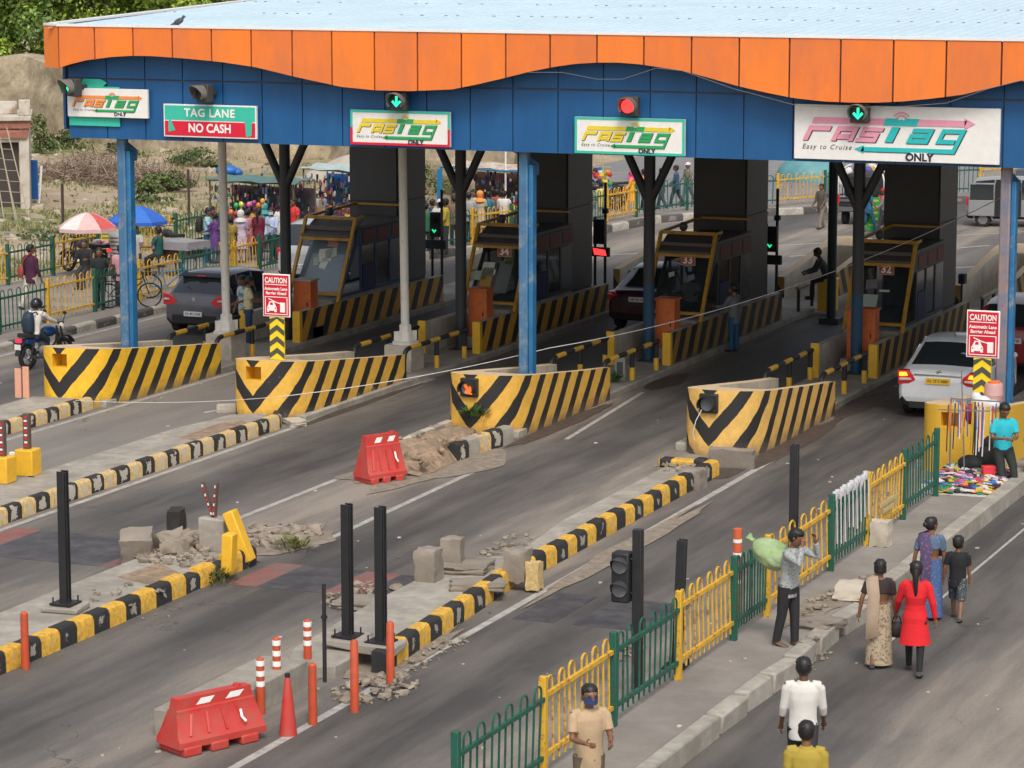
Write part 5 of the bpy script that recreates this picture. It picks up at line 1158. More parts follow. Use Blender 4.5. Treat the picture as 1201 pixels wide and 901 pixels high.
# ------------------------------------------------------------------ vehicles
def paint(name, c, rough=.3, metal=.0, dusty=.25):
    return mat(name, c, rough, n=.05, s=2, metal=metal, coat=.4, c2=tuple(.75*q+.06 for q in c), c2amt=dusty, c2s=2.5, c2edge=.25)
tyre = mat('tyre_rubber', (.022,.021,.02), .9, n=.2, s=10); rim_m = flat('rim_grey', (.28,.28,.29), .4, metal=.5)
plate_w = flat('number_plate_white', (.7,.7,.68)); plate_y = flat('number_plate_yellow', (.8,.5,.02))
lampr = mat('tail_lamp_red', (.62,.02,.03), .2, n=.1, s=6, coat=.5); lampw = flat('lamp_clear', (.6,.55,.52), .2)
def car(label, loc, rz, body, st, w, wheels, tl, plate, platem, lit=False, cat='car', name='parked_car', extra=None, handles=True, pl_text=None):
    t = thing(name, label, cat, loc, rz)
    rings = []; tb = []
    for (y, zb, belt, top, wb, wt, roof) in st:
        W_ = w*wb/2; WT = w*wt/2
        half = [(W_*.86, zb), (W_*.985, zb+.1), (W_, zb+(belt-zb)*.55), (W_*.975, belt)]
        if roof: half += [(WT, top-.06), (WT*.86, top-.008), (WT*.45, top+.012), (0, top+.02)]
        else: half += [(W_*.93, belt+(top-belt)*.6), (W_*.80, top), (W_*.42, top+.012), (0, top+.02)]
        full = [(x, z) for x, z in half] + [(-x, z) for x, z in half[-2::-1]]
        rings.append([(x, y, z) for x, z in full]); tb.append(half)
    n = len(rings[0]); b = MB(); vs = [v for r in rings for v in r]; b.v = vs
    nh = len(tb[0])
    for i in range(len(rings)-1):
        r0, r1 = st[i][6], st[i+1][6]
        for j in range(n-1):
            jj = j if j < nh-1 else n-2-j
            m = 0
            if r0 and r1 and jj == 3: m = 1
            if (r0 != r1) and jj >= 5: m = 1
            if (r0 != r1) and jj == 4: m = 0
            if jj == 0: m = 2
            a = i*n+j; b.f.append([a, a+1, a+1+n, a+n]); b.m.append(m)
        b.f.append([i*n+n-1, i*n, i*n+n, i*n+2*n-1]); b.m.append(2)
    for e, r in ((0, 0), (len(rings)-1, 1)):
        o = e*n
        for j in range(nh-1):
            L, Rr, L2, R2 = o+n-1-j, o+j, o+n-2-j, o+j+1
            if L2 == R2: b.f.append([L, Rr, R2])
            else: b.f.append([L, Rr, R2, L2])
            b.m.append(0)
    q = b
    rf = [i for i in range(len(st)) if st[i][6]]
    for i in rf[:]:
        y = st[i][0]; h = tb[i]
        for s_ in (-1, 1): q.beam((s_*(h[3][0]+.004), y, h[3][1]), (s_*(h[4][0]+.006), y, h[4][1]), .05, .05)
    b.build('body', [body, glass_car, black_matt], t, smooth=38, bev=.012)
    L = st[-1][0]
    for wy in wheels[0]:
        for s_ in (-1, 1):
            wh = bpy.data.objects.new('wheel', None); COL.objects.link(wh); wh.parent = t; wh.location = (s_*(w/2-.10), wy, wheels[1])
            q = MB(); q.tube([(-.1,0,0),(.105,0,0)], wheels[1], 22); q.build('tyre', tyre, wh, bev=.02)
            q = MB(); q.tube([(s_*.1-.008,0,0),(s_*.1+.014,0,0)], wheels[1]*.62, 16); 
            for k in range(5): a = k*2*math.pi/5; q.beam((s_*.118,0,0),(s_*.118,.6*wheels[1]*math.cos(a),.6*wheels[1]*math.sin(a)), .04, .012)
            q.build('rim', rim_m, wh, smooth=0)
            q = MB(); k = 14   # arch lip
            q.tube([(s_*(w/2-.012), wy + (wheels[1]+.055)*math.cos(a), wheels[1]+(wheels[1]+.055)*math.sin(a)) for a in [math.pi*j/k for j in range(k+1)]], .035, 6); q.build('wheel_arch', black_matt if lit is None else body, t)
    for s_ in (-1, 1):
        q = MB()
        for (pts, m, y0) in tl: 
            P = [(s_*x, z) for x, z in pts]; q.xz(P, y0-.035, y0+.16, m)
        q.build('tail_light', [lampr, lampw, mat('indicator_lit', (.9,.3,.02), .3, n=0, emit=(1,.33,.02), es=2.0)] , t, bev=.012)
    if plate:
        q = MB(); q.box(-.25,.25,plate[1]-.03,plate[1],plate[0]-.06,plate[0]+.06); pb = q.build('number_plate', platem, t, smooth=0)
        q = MB(); put_text(q, pl_text or 'DL 2C 4458', 0, plate[0], .075, plate[1]-.034, bold=.02, width=.42); q.build('plate_text', ink, pb, smooth=0)
    if handles:
        i = rf[len(rf)//2]
        for s_ in (-1, 1):
            q = MB()
            for dy in (-.55, .35): q.box(s_*w/2-.01, s_*w/2+.012, st[i][0]+dy, st[i][0]+dy+.16, st[i][2]-.1, st[i][2]-.07)
            q.build('door_handle', body, t, smooth=0)
            q = MB(); q.sphere((s_*(w/2+.09), st[rf[-1]][0]-.05+.25, st[i][2]+.07), (.1,.06,.07), 5); q.build('mirror', body, t)
            q = MB()
            for dy in (-.75, .2, 1.1): q.box(s_*(w/2)-.004, s_*(w/2)+.003, st[i][0]+dy, st[i][0]+dy+.012, st[i][1]+.12, st[i][2]-.02)
            q.build('door_seam', black_matt, t, smooth=0)
    if extra: extra(t)
    return t
silver = paint('silver_white_paint', (.50,.51,.52)); whitec = paint('white_car_paint', (.72,.73,.74), dusty=.1)
greyc = paint('dark_grey_car_paint', (.11,.105,.125), rough=.2, metal=.2); redc = paint('red_car_paint', (.30,.01,.015)); maroonc = paint('maroon_car_paint', (.05,.008,.012), metal=.2); blackc = paint('black_car_paint', (.015,.015,.018))
sedan = [(0,.36,.78,.86,.88,0,0),(.07,.27,.84,.955,.97,0,0),(.2,.24,.90,1.0,1.0,0,0),(.52,.22,.97,1.045,1.0,0,0),(1.08,.22,.98,1.45,1.0,.74,1),(1.7,.22,.96,1.53,1.0,.77,1),(2.25,.22,.94,1.50,1.0,.76,1),(2.62,.22,.93,1.43,1.0,.74,1),(3.2,.22,.90,.98,1.0,0,0),(3.75,.24,.80,.86,.98,0,0),(3.98,.3,.66,.7,.86,0,0)]
def sedan_extra(t):
    q = MB(); q.box(-.5,.5,-.012,.05,.905,.93); q.build('chrome_strip', chrome, t, bev=.006)
    q = MB(); q.box(-.6,.6,.005,.05,.22,.40); q.build('bumper_shadow_panel', black_matt, t, bev=.01)  # dark lower panel of the rear bumper
    q = MB(); q.box(-.07,.07,.66,.72,1.07,1.12); q.build('brake_lamp', red_on, t, smooth=0)
    q = MB(); q.tube([(0,1.5,1.5),(0,1.38,1.66)], .008, 5); q.build('antenna', black, t)
    q = MB(); q.tube([(.33,.80,1.235),(.33,.79,1.245)], .075, 14); q.build('round_sticker', flat('sticker_blue', (.2,.35,.5)), t)
    q = MB(); q.stroke([(-.04,-.035),(.04,-.0),(-.04,.0),(.04,.035)], .02, .045, .06, 0, oz=.985); q.build('badge', chrome, t, smooth=0)
tl_sedan = [([(.83,.70),(.60,.72),(.46,.80),(.52,.90),(.64,1.0),(.84,.99)],0,.03), ([(.80,.87),(.62,.885),(.66,.96),(.80,.955)],2,-.008), ([(.80,.78),(.54,.80),(.56,.845),(.80,.835)],1,-.006)]
car('white sedan with amber tail lamps lit and a yellow number plate, in the right lane', (-14.45, 57.0, 0), R_(1), whitec, sedan, 1.70, ((.75, 3.2), .29), tl_sedan, (.80, -.0), plate_y, extra=sedan_extra, name='white_sedan', pl_text='DL 1Z C 4589')
tl_std = [([(.82,.74),(.50,.78),(.58,.92),(.66,.98),(.83,.96)],0,.05),([(.82,.90),(.7,.90),(.72,.94),(.82,.93)],1,.012)]
car('dark maroon sedan partly hidden by the blue forked column at booth 33', (-24.55, 66.8, 0), 0, maroonc, sedan, 1.68, ((.75, 3.2), .29), tl_std, (.80, 0), plate_w, name='maroon_sedan', pl_text='HR 26 1014')
hatch = [(0,.34,.72,.80,.90,0,0),(.05,.27,.86,.98,.97,0,0),(.14,.24,.92,1.02,1.0,0,0),(.52,.22,.98,1.44,1.0,.76,1),(.95,.22,.97,1.52,1.0,.78,1),(1.7,.22,.94,1.53,1.0,.79,1),(2.4,.22,.92,1.44,1.0,.76,1),(3.02,.22,.90,.99,1.0,0,0),(3.55,.24,.78,.84,.97,0,0),(3.7,.3,.62,.66,.86,0,0)]
def hatch_extra(t):
    q = MB(); q.box(-.62,.62,-.03,.1,.28,.52); q.build('lower_bumper', black_matt, t, bev=.04)
    q = MB(); q.add([(-.62,.42,1.43),(.62,.42,1.43),(.6,.62,1.49),(-.6,.62,1.49),(-.62,.42,1.40),(.62,.42,1.40),(.6,.62,1.46),(-.6,.62,1.46)], [(0,1,2,3),(7,6,5,4),(0,4,5,1),(3,2,6,7),(0,3,7,4),(1,5,6,2)]); sp_ = q.build('spoiler', black, t, bev=.01)
    q = MB(); q.box(-.12,.12,.405,.43,1.425,1.45); q.build('brake_lamp', lampr, sp_, smooth=0)
    q = MB(); q.tube([(0,-.0,.91),(0,.04,.91)], .055, 16); q.build('badge', chrome, t)
    q = MB(); q.beam((0,.16,1.03),(-.3,.26,1.17), .02,.015); q.build('wiper', black, t, smooth=0)
tl_hatch = [([(.85,.74),(.56,.76),(.46,.84),(.62,.98),(.85,1.04)],0,.03), ([(.82,.86),(.66,.87),(.68,.91),(.82,.91)],1,-.006)]
car('dark grey hatchback with red tail lamps in the leftmost lane behind the white column', (-34.35, 61.9, 0), 0, greyc, hatch, 1.66, ((.6, 3.0), .29), tl_hatch, (.55, -.035), plate_w, extra=hatch_extra, name='grey_hatchback', pl_text='DL 8C 2104')
suv = [(0,.36,.85,.9,.92,0,0),(.06,.28,1.0,1.08,.98,0,0),(.14,.26,1.04,1.12,1.0,0,0),(.42,.25,1.06,1.60,1.0,.80,1),(1.0,.25,1.04,1.68,1.0,.83,1),(1.8,.25,1.03,1.70,1.0,.83,1),(2.6,.25,1.02,1.60,1.0,.80,1),(3.2,.25,1.0,1.10,1.0,0,0),(3.9,.27,.9,.96,.97,0,0),(4.1,.34,.72,.76,.88,0,0)]
car('bright red car at the right edge, ahead of the white sedan', (-14.35, 63.0, 0), 0, redc, suv, 1.72, ((.75, 3.2), .33), [([(.83,.92),(.58,.93),(.55,1.06),(.83,1.08)],0,.06),([(.80,.95),(.62,.955),(.62,.99),(.80,.985)],1,.02)], (.85, -.01), plate_w, name='red_car', pl_text='UP 14 7720')
van = [(0,.4,.95,1.0,.94,0,0),(.05,.32,1.02,1.10,.98,0,0),(.12,.3,1.04,1.16,1.0,0,0),(.3,.3,1.05,1.74,1.0,.84,1),(1.0,.3,1.04,1.82,1.0,.86,1),(1.9,.3,1.03,1.83,1.0,.86,1),(2.7,.3,1.02,1.74,1.0,.84,1),(3.3,.3,1.0,1.10,.98,0,0),(3.62,.34,.8,.86,.9,0,0)]
car('silver white van seen behind the leftmost booth and its ochre frame', (-36.2, 71.3, 0), -.05, silver, van, 1.48, ((.6, 2.9), .27), [([(.73,.8),(.62,.8),(.62,1.1),(.73,1.1)],0,.04)], (.62, 0), plate_w, cat='van', name='white_van', pl_text='DL 1L 5521')
silver2 = paint('silver_grey_paint', (.26,.26,.27))
def vanx(t):
    t.scale = (.9,.95,.9)
    q = MB(); q.box(.735, .765, 1.02, 1.92, .42, 1.68); q.box(-.3,.73,1.06,1.88,.45,.5); q.build('open_doorway', mat('van_interior_dark', (.015,.015,.016), .8, n=.1), t, smooth=0)
    q = MB(); q.box(.775, .83, .1, 1.0, .42, 1.0); q.box(.775,.815,.1,.14,1.0,1.6); q.box(.775,.815,.96,1.0,1.0,1.6); q.box(.775,.815,.1,1.0,1.58,1.64); sl = q.build('sliding_door', silver2, t, bev=.01)
    q = MB(); q.box(.785,.8,.15,.95,1.02,1.57); q.build('door_window', glass_car, sl, smooth=0)
car('silver van with its sliding door open, at the far right road', (-23.3, 95.4, 0), R_(-82), silver2, van, 1.42, ((.6, 2.9), .27), [([(.70,.8),(.6,.8),(.6,1.1),(.70,1.1)],0,.04)], None, None, cat='van', name='silver_van', extra=vanx)
car('dark grey car half hidden behind the silver van at the far right edge', (-23.0, 99.5, 0), R_(-84), paint('slate_car_paint', (.06,.065,.07)), suv, 1.72, ((.75, 3.2), .33), [([(.83,.92),(.58,.93),(.55,1.06),(.83,1.08)],0,.06)], None, None, name='slate_car')
# black cargo vehicle with bent white tubes
x, y = G(1007, 265); t = thing('cargo_pickup', 'small black cargo vehicle with bent white tubes, beyond booth 32', 'pickup', (x, y, 0), 0)
b = MB(); b.box(-.72,.72,0,2.2,.45,.95); b.box(-.68,.68,2.2,3.1,.45,1.6); b.build('body', blackc, t, bev=.03)
b = MB(); b.box(-.7,.7,-.03,.0,.48,.62); b.box(-.7,.7,-.03,0,.8,.88); b.build('tailgate_rib', flat('grey_rib', (.12,.12,.12)), t, smooth=0)
for s_ in (-1,1):
    b = MB(); b.box(s_*.74-.07, s_*.74+.07, -.06, 0, .72, 1.05); b.build('tail_light', lampr, t, bev=.01)
    b = MB(); b.tube([(s_*.6-.08,.5,.25),(s_*.6+.08,.5,.25)], .25, 16); b.build('wheel', tyre, t)
    for k in range(3):
        b = MB(); b.tube([(s_*(.82+.05*k),.2+.2*k,.3),(s_*(.8+.05*k),.2+.2*k,1.5),(s_*(.72+.04*k),.2+.2*k,1.8),(s_*.45,.2+.2*k,2.0)], .028, 6); b.build('white_tube', lettering_w, t)
b = MB(); b.box(-.6,.6,.2,2.0,.95,1.7); b.build('load', flat('dark_load', (.02,.02,.022)), t, bev=.08)

# ------------------------------------------------------------------ two wheelers
def wheel2(t, y, r, w=.05, spokes=True, nm='wheel', thick=.035):
    wh = bpy.data.objects.new(nm, None); COL.objects.link(wh); wh.parent = t; wh.location = (0, y, r)
    q = MB(); k = 24; R2 = r - thick; rings = []
    for i in range(k+1):
        a = 2*math.pi*i/k; c = Vector((0, math.cos(a), math.sin(a)))
        rings.append([c*(R2 + thick*math.cos(s_)) + Vector((w*math.sin(s_), 0, 0)) for s_ in [2*math.pi*j/8 for j in range(8)]])
    q.loft(rings, 0, cap=False); q.build('tyre', tyre, wh)
    q = MB()
    q.tube([(-.05,0,0),(.05,0,0)], .045, 10)
    ns = 6 if spokes == 'alloy' else 12
    for i in range(ns):
        a = 2*math.pi*i/ns; q.beam((0,0,0),(0,R2*math.cos(a),R2*math.sin(a)), .03 if spokes == 'alloy' else .005)
    q.build('spokes', steel, wh)
def motorcycle(label, loc, rz, colr, group=None, lean=0, s=1.0):
    t = thing('motorcycle', label, 'motorcycle', loc, rz, group, s); t.rotation_euler[1] = lean
    wheel2(t, 0, .30, .055, 'alloy', thick=.06); wheel2(t, 1.27, .30, .045, 'alloy', thick=.05)
    b = MB(); b.tube([(0,0,.3),(0,.45,.38),(0,.75,.35)], .03, 6); b.tube([(0,.75,.35),(0,1.0,.55),(0,1.02,.85)], .03, 6); b.tube([(.06,1.27,.3),(.06,1.08,.88)], .022, 6); b.tube([(-.06,1.27,.3),(-.06,1.08,.88)], .022, 6); b.tube([(-.1,-.02,.3),(-.12,.12,.66)], .025, 6); b.tube([(.1,-.02,.3),(.12,.12,.66)], .025, 6); b.build('frame', black, t)
    b = MB(); b.sphere((0,.55,.40), (.13,.2,.16), 6); b.box(-.08,.08,.45,.65,.4,.62); b.build('engine', steel, t, smooth=30)
    b = MB(); b.sphere((0,.72,.80), (.135,.26,.13), 7); b.box(-.1,.1,-.12,.35,.60,.72); b.build('tank', colr, t, smooth=60, bev=.02)
    b = MB(); b.loft([[(x_*w_, y_, z_+dz) for x_, dz in ((-1,0),(-1,.07),(-.6,.1),(.6,.1),(1,.07),(1,0))] for y_, w_, z_ in ((-.25,.08,.77),(-.1,.12,.75),(.3,.13,.72),(.55,.09,.76))]); b.build('seat', black_matt, t)
    b = MB(); b.tube([(-.34,.86,1.0),(-.25,.98,1.02),(0,1.04,.98),(.25,.98,1.02),(.34,.86,1.0)], .016, 6); b.build('handlebar', black, t)
    b = MB(); b.sphere((0,1.18,.86), (.1,.08,.1), 6); b.build('headlight', lampw, t)
    for s_ in (-1, 1):
        b = MB(); b.tube([(s_*.22,1.0,1.02),(s_*.3,.98,1.2)], .008, 5); b.sphere((s_*.3,.97,1.22), (.06,.015,.045), 5); b.build('mirror', black, t)
    b = MB(); b.tube([(.14,.6,.3),(.16,.2,.27),(.18,-.2,.34)], [.025,.04,.05], 8); b.build('exhaust', chrome, t)
    b = MB(); b.box(-.07,.07,-.33,-.26,.66,.74); b.build('tail_light', mat('bike_tail_lit', (.7,.02,.05), .3, n=0, emit=(1,.03,.06), es=.8), t, bev=.01)
    b = MB(); b.box(-.09,.09,-.345,-.335,.5,.62); b.build('number_plate', plate_w, t, smooth=0)
    b = MB(); k = 8; b.loft([[(x_, 0 + .37*math.cos(a), .3 + .37*math.sin(a)) for x_ in (-.07,.07)] + [(x_, .35*math.cos(a), .3+.35*math.sin(a)) for x_ in (.07,-.07)] for a in [math.pi*(.35+.6*j/k) for j in range(k+1)]]); b.build('mudguard', black, t); b = MB(); b.loft([[(x_, 1.27 + .36*math.cos(a), .3 + .36*math.sin(a)) for x_ in (-.06,.06)] + [(x_, 1.27+.34*math.cos(a), .3+.34*math.sin(a)) for x_ in (.06,-.06)] for a in [math.pi*(.15+.65*j/k) for j in range(k+1)]]); b.build('mudguard', black, t)
    return t
def bicycle(label, loc, rz, colr, group='bicycles by the stalls'):
    t = thing('bicycle', label, 'bicycle', loc, rz, group)
    wheel2(t, 0, .33, .018, True, thick=.02); wheel2(t, 1.05, .33, .018, True, thick=.02)
    b = MB()
    for p, q in (((0,0,.33),(0,.42,.30)),((0,0,.33),(0,.33,.72)),((0,.42,.30),(0,.33,.80)),((0,.35,.70),(0,.85,.76)),((0,.42,.30),(0,.87,.70)),((0,1.05,.33),(0,.84,.95))): b.tube([p, q], .018, 6)
    b.build('frame', colr, t)
    b = MB(); b.sphere((0,.31,.86), (.08,.13,.035), 5); b.build('saddle', black, t)
    b = MB(); b.tube([(-.27,.7,.98),(-.2,.82,1.0),(0,.85,.97),(.2,.82,1.0),(.27,.7,.98)], .013, 6); b.build('handlebar', steel, t)
    b = MB(); b.box(-.08,.08,-.2,.2,.70,.715); b.tube([(0,-.18,.7),(0,0,.35)], .01, 5); b.build('carrier', black, t, smooth=0)
    b = MB(); b.tube([(-.05,.42,.3),(.05,.42,.3)], .08, 12); b.beam((.08,.42,.3),(.08,.45,.14),.015); b.build('crank', steel, t)
    return t
a_, c_ = G(33, 434), G(76, 409)
bike_rz = math.atan2(c_[1]-a_[1], c_[0]-a_[0]) - math.pi/2
print('bike', a_, c_, bike_rz)
motorcycle('blue and black motorcycle ridden along the left lane, tail lamp lit', (*a_, 0), -.15, flat('bike_blue', (.01,.05,.16), .3))
motorcycle('dusty dark motorcycle parked with shopping bags on the pavement by the pink umbrella', (*G(118, 322, .15), .15), 1.35, flat('bike_dark', (.05,.05,.055), .4), 'parked motorcycles', .08)
motorcycle('black motorcycle parked behind the grey covered cart', (*G(208, 308, .15), .15), 1.0, flat('bike_black', (.02,.02,.025), .4), 'parked motorcycles', .08)
motorcycle('leftmost of the far black motorcycles behind the yellow fence', (*G(716, 243, .02), .02), 1.9, flat('bike_black', (.02,.02,.025), .4), 'parked motorcycles', .08)
motorcycle('rightmost of the far black motorcycles behind the yellow fence', (*G(728, 241, .02), .02), 1.6, flat('bike_black', (.02,.02,.025), .4), 'parked motorcycles', .08)
motorcycle('middle far black motorcycle, nearest the fence', (*G(722, 246, .02), .02), 1.75, flat('bike_black', (.02,.02,.025), .4), 'parked motorcycles', -.08)
bicycle('black bicycle leaning behind the green fence near the man on the phone', (*G(128, 362, .15), .15), -1.0, flat('bicycle_black', (.02,.025,.025)))
bicycle('blue bicycle behind the yellow fence panel right of the blue column', (*G(176, 350, .15), .15), -1.1, flat('bicycle_blue', (.02,.2,.35)))

# ------------------------------------------------------------------ people
skin = mat('skin_brown', (.20,.095,.05), .55, n=.08, s=10); skin2 = mat('skin_dark', (.12,.055,.03), .55, n=.08, s=10)
hairm = mat('black_hair', (.012,.010,.010), .5, n=.2, s=20); eye_m = flat('eye_white', (.6,.58,.55)); shoe_m = flat('dark_shoe', (.03,.028,.027)); sole_tan = flat('sandal_tan', (.12,.07,.04))
def cloth(c, n=.1, c2=None, c2amt=.3, c2s=30):
    nm = 'cloth_%02x%02x%02x%s' % (int(c[0]*255), int(c[1]*255), int(c[2]*255), '_p%d' % int(c2[0]*255) if c2 else '')
    return mat(nm, c, .85, n=n, s=7, bump=.2, c2=c2, c2amt=c2amt, c2s=c2s, c2edge=.03)
def rot(v, ax, a): return Matrix.Rotation(a, 3, ax) @ Vector(v)
NP = [0]
def person(label, x, y, z, rz, h=1.65, top=(.3,.3,.3), bot=(.03,.03,.04), kind='m', sleeve='half', leg=(0,0,0,0), arm=((0,.08,.15),(0,.08,.15)), hair='short', hairc=None, lean=0, head=(0,0), near=False, sit=False, sk=None, topm=None, botm=None, untuck=True, girth=1.0, group=None, mask=None, shoes=None, hem=None, dupatta=None, tag_extra=None):
    """leg=(hipL,kneeL,hipR,kneeR) in radians; arm=((flex,abduct,elbow[,inward]) left, right)"""
    t = thing('person', label, 'person', (x, y, z), rz, group)
    sk = sk or skin; H = h; P = {}
    fem = kind == 'f'; child = kind == 'c'
    hipz = .515*H; sw = (.108 if not fem else .096)*H*girth; hw = .052*H
    hd_k = 1.18 if child else 1.0
    # legs
    lows = []
    for s_, (a, k) in ((-1, (leg[0], leg[1])), (1, (leg[2], leg[3]))):
        hip = Vector((s_*hw, 0, 0)); kn = hip + Vector((s_*.01*H, math.sin(a), -math.cos(a)))*Vector((1,1,1)).x*1.0*.245*H if False else hip + Vector((0, math.sin(a)*.245*H, -math.cos(a)*.245*H))
        b2 = a - k; an = kn + Vector((0, math.sin(b2)*.232*H, -math.cos(b2)*.232*H))
        P['hip', s_], P['kn', s_], P['an', s_] = hip, kn, an; P['fa', s_] = b2; lows.append(an.z)
    base = -min(lows) + .038*H
    if sit is not False and sit is not None and sit is not True: base = sit
    up = Vector((0, math.sin(lean), math.cos(lean)))
    off = Vector((0, 0, base))
    for k_ in list(P): 
        if k_[0] != 'fa': P[k_] = P[k_] + off
    pel = off.copy(); chest = pel + up*.19*H; neck = pel + up*.315*H; shz = pel + up*.30*H
    hy, hp = head; hc = neck + up*.03*H + Vector((0, .012*H + .03*H*math.sin(hp), .068*H*hd_k))
    hands = {}
    for s_, ar in ((-1, arm[0]), (1, arm[1])):
        fl, ab, el = ar[:3]; inw = ar[3] if len(ar) > 3 else 0
        sh_ = shz + Vector((s_*sw, 0, -.008*H))
        d = Vector((s_*math.sin(ab), math.sin(fl)*math.cos(ab), -math.cos(fl)*math.cos(ab)))
        eb = sh_ + d*.172*H; f2 = fl + el
        d2 = Vector((s_*math.sin(ab)*.5 - s_*math.sin(inw), math.sin(f2)*math.cos(inw), -math.cos(f2)*math.cos(inw))).normalized()
        wr = eb + d2*.145*H; hands[s_] = (wr, d2); P['sh', s_], P['el', s_], P['wr', s_] = sh_, eb, wr
    g = H/1.7
    # continuous body
    b = MB()
    def torso(mb, k, z0=-.03, z1=.315, m=0, flare=0):
        rings = []
        secs = [(-.045,.088,.062),(0,.098,.070),(.06,.086,.062),(.12,.086,.060),(.19,.100,.066),(.25,.104,.062),(.292,.085,.05),(.318,.036,.036)]
        if fem: secs = [(-.045,.096,.07),(0,.104,.078),(.06,.084,.06),(.11,.074,.055),(.18,.088,.072),(.25,.092,.058),(.29,.074,.045),(.315,.032,.032)]
        for f, a, c in secs:
            if f < z0 - 1e-6 or f > z1 + 1e-6: continue
            ct = pel + up*f*H; n = 16
            gg = girth if f < .26 else 1
            rings.append([ct + Vector((a*H*k*gg*math.cos(q), c*H*k*gg*1.05*math.sin(q), 0)) for q in [2*math.pi*j/n for j in range(n)]])
        mb.loft(rings, m)
    torso(b, .93)
    b.tube([neck - up*.03*H, neck + up*.02*H, hc - Vector((0,0,.02*H))], [.036*H,.031*H,.031*H], 10)
    for s_ in (-1, 1):
        b.tube([P['hip',s_] + Vector((0,0,.02*H)), P['hip',s_].lerp(P['kn',s_], .35), P['kn',s_], P['kn',s_].lerp(P['an',s_], .3), P['an',s_]], [.052*H,.046*H,.031*H,.032*H,.021*H], 10)
        an = P['an', s_]; fa = min(.5, max(-.7, P['fa', s_])); fd = Vector((0, math.cos(fa*.6), math.sin(fa*.6)))
        b.tube([an + Vector((0,0,-.005*H)) - fd*.02*H, an + Vector((0,0,-.022*H)) + fd*.03*H, an + Vector((0,0,-.028*H)) + fd*.095*H], [.024*H, .024*H, .014*H], 8)
        b.tube([P['sh',s_] - Vector((s_*.03*H,0,0)), P['sh',s_], P['sh',s_].lerp(P['el',s_], .5), P['el',s_], P['el',s_].lerp(P['wr',s_], .3), P['wr',s_]], [.03*H,.03*H,.026*H,.021*H,.021*H,.015*H], 9)
        wr, d2 = hands[s_]; side = d2.cross(Vector((0,1,0)) if abs(d2.y) < .8 else Vector((0,0,1))).normalized(); nrm = side.cross(d2).normalized()
        if s_ * side.x < 0: side = -side
        # palm and five fingers, slightly curled
        pc = wr + d2*.05*g; spread = nrm
        b.tube([wr, wr + d2*.04*g, wr + d2*.085*g], [(.022*g,.02*g),(.036*g,.02*g),(.036*g,.017*g)], 8)
        for q in range(4):
            o = wr + d2*.08*g + nrm*(.026 - .0175*q)*g; ln = (.07,.078,.074,.056)[q]*g
            b.tube([o, o + d2*ln*.5 - side*.005*g, o + d2*ln*.85 - side*.02*g, o + d2*ln - side*.032*g], [.0105*g,.0095*g,.0085*g,.007*g], 6)
        o = wr + d2*.025*g + nrm*.028*g; b.tube([o, o + (d2*.6 + nrm*.8)*.035*g, o + (d2*.9 + nrm*.5)*.065*g], [.013*g,.011*g,.008*g], 6)
    # head with jaw, nose, ears, brow
    Rh = Matrix.Rotation(hy, 3, 'Z') @ Matrix.Rotation(-hp, 3, 'X'); hr = .0635*H*hd_k
    def hp_(v): return hc + Rh @ (Vector(v)*hr)
    rings = []
    for zf, rx_, ry_, yo in ((-1.08,.30,.32,.34),(-.95,.50,.55,.25),(-.7,.64,.78,.12),(-.35,.76,.94,.03),(0,.80,1.02,0),(.35,.80,1.04,-.03),(.7,.66,.88,-.05),(.95,.38,.5,-.05),(1.06,.12,.16,-.05)):
        rings.append([hp_((rx_*math.cos(q), yo + ry_*math.sin(q), zf)) for q in [2*math.pi*j/16 for j in range(16)]])
    b.loft(rings)
    b.tube([hp_((0,.98,.15)), hp_((0,1.14,-.15)), hp_((0,1.16,-.28)), hp_((0,1.0,-.33))], [.07*hr,.12*hr,.17*hr,.1*hr], 8)
    b.tube([hp_((-.25,.90,-.58)), hp_((0,1.0,-.56)), hp_((.25,.90,-.58))], [.05*hr,.10*hr,.05*hr], 6)
    b.tube([hp_((-.5,.82,.22)), hp_((0,1.02,.2)), hp_((.5,.82,.22))], .09*hr, 6)
    for s_ in (-1, 1): b.sphere(hp_((s_*.84,-.05,-.08)), (.09*hr,.17*hr,.26*hr), 5)
    b.build('body', sk, t, remesh=(.008 if near else .0125)*max(.8, g), smooth=180)
    if near or abs(rz) > .8:
        q = MB()
        for s_ in (-1, 1): q.sphere(hp_((s_*.33,.90,.05)), .11*hr, 5)
        q.build('eyes', flat('eye_dark', (.03,.02,.02), .2), t)
    # hair
    hm = hairc or hairm; q = MB()
    if hair in ('short', 'bun', 'long', 'bob'):
        rings = []; n = 18
        for zf, rr_, fr in ((1.20,.2,1),(1.08,.62,1),(.85,.84,1),(.5,.95,.92),(.15,.98,.35),(-.2,.96,.1),(-.5,.86 if hair != 'bob' else 1.0,-.05),(-.75,.62 if hair != 'bob' else .95,-.15)):
            ring = []
            for j in range(n):
                a = 2*math.pi*j/n; xx, yy = math.cos(a)*rr_*.90, math.sin(a)*rr_*1.08 - .06
                if yy > fr: yy = fr if fr > .9 else fr*.9 + (yy-fr)*.0
                ring.append(hp_((xx, yy, zf)))
            rings.append(ring)
        q.loft(rings)
        for _ in range(30):   # uneven outline
            a = random.random()*6.28; e = random.uniform(.25,1.2); pp_ = (math.cos(a)*math.cos(e)*.84, math.sin(a)*math.cos(e)*.98-.06, .25+math.sin(e)*.88)
            if pp_[1] < .7: q.sphere(hp_(pp_), hr*random.uniform(.12,.2), 4)
        if hair == 'bun': q.sphere(hp_((0,-1.2,.1)), .42*hr, 7)
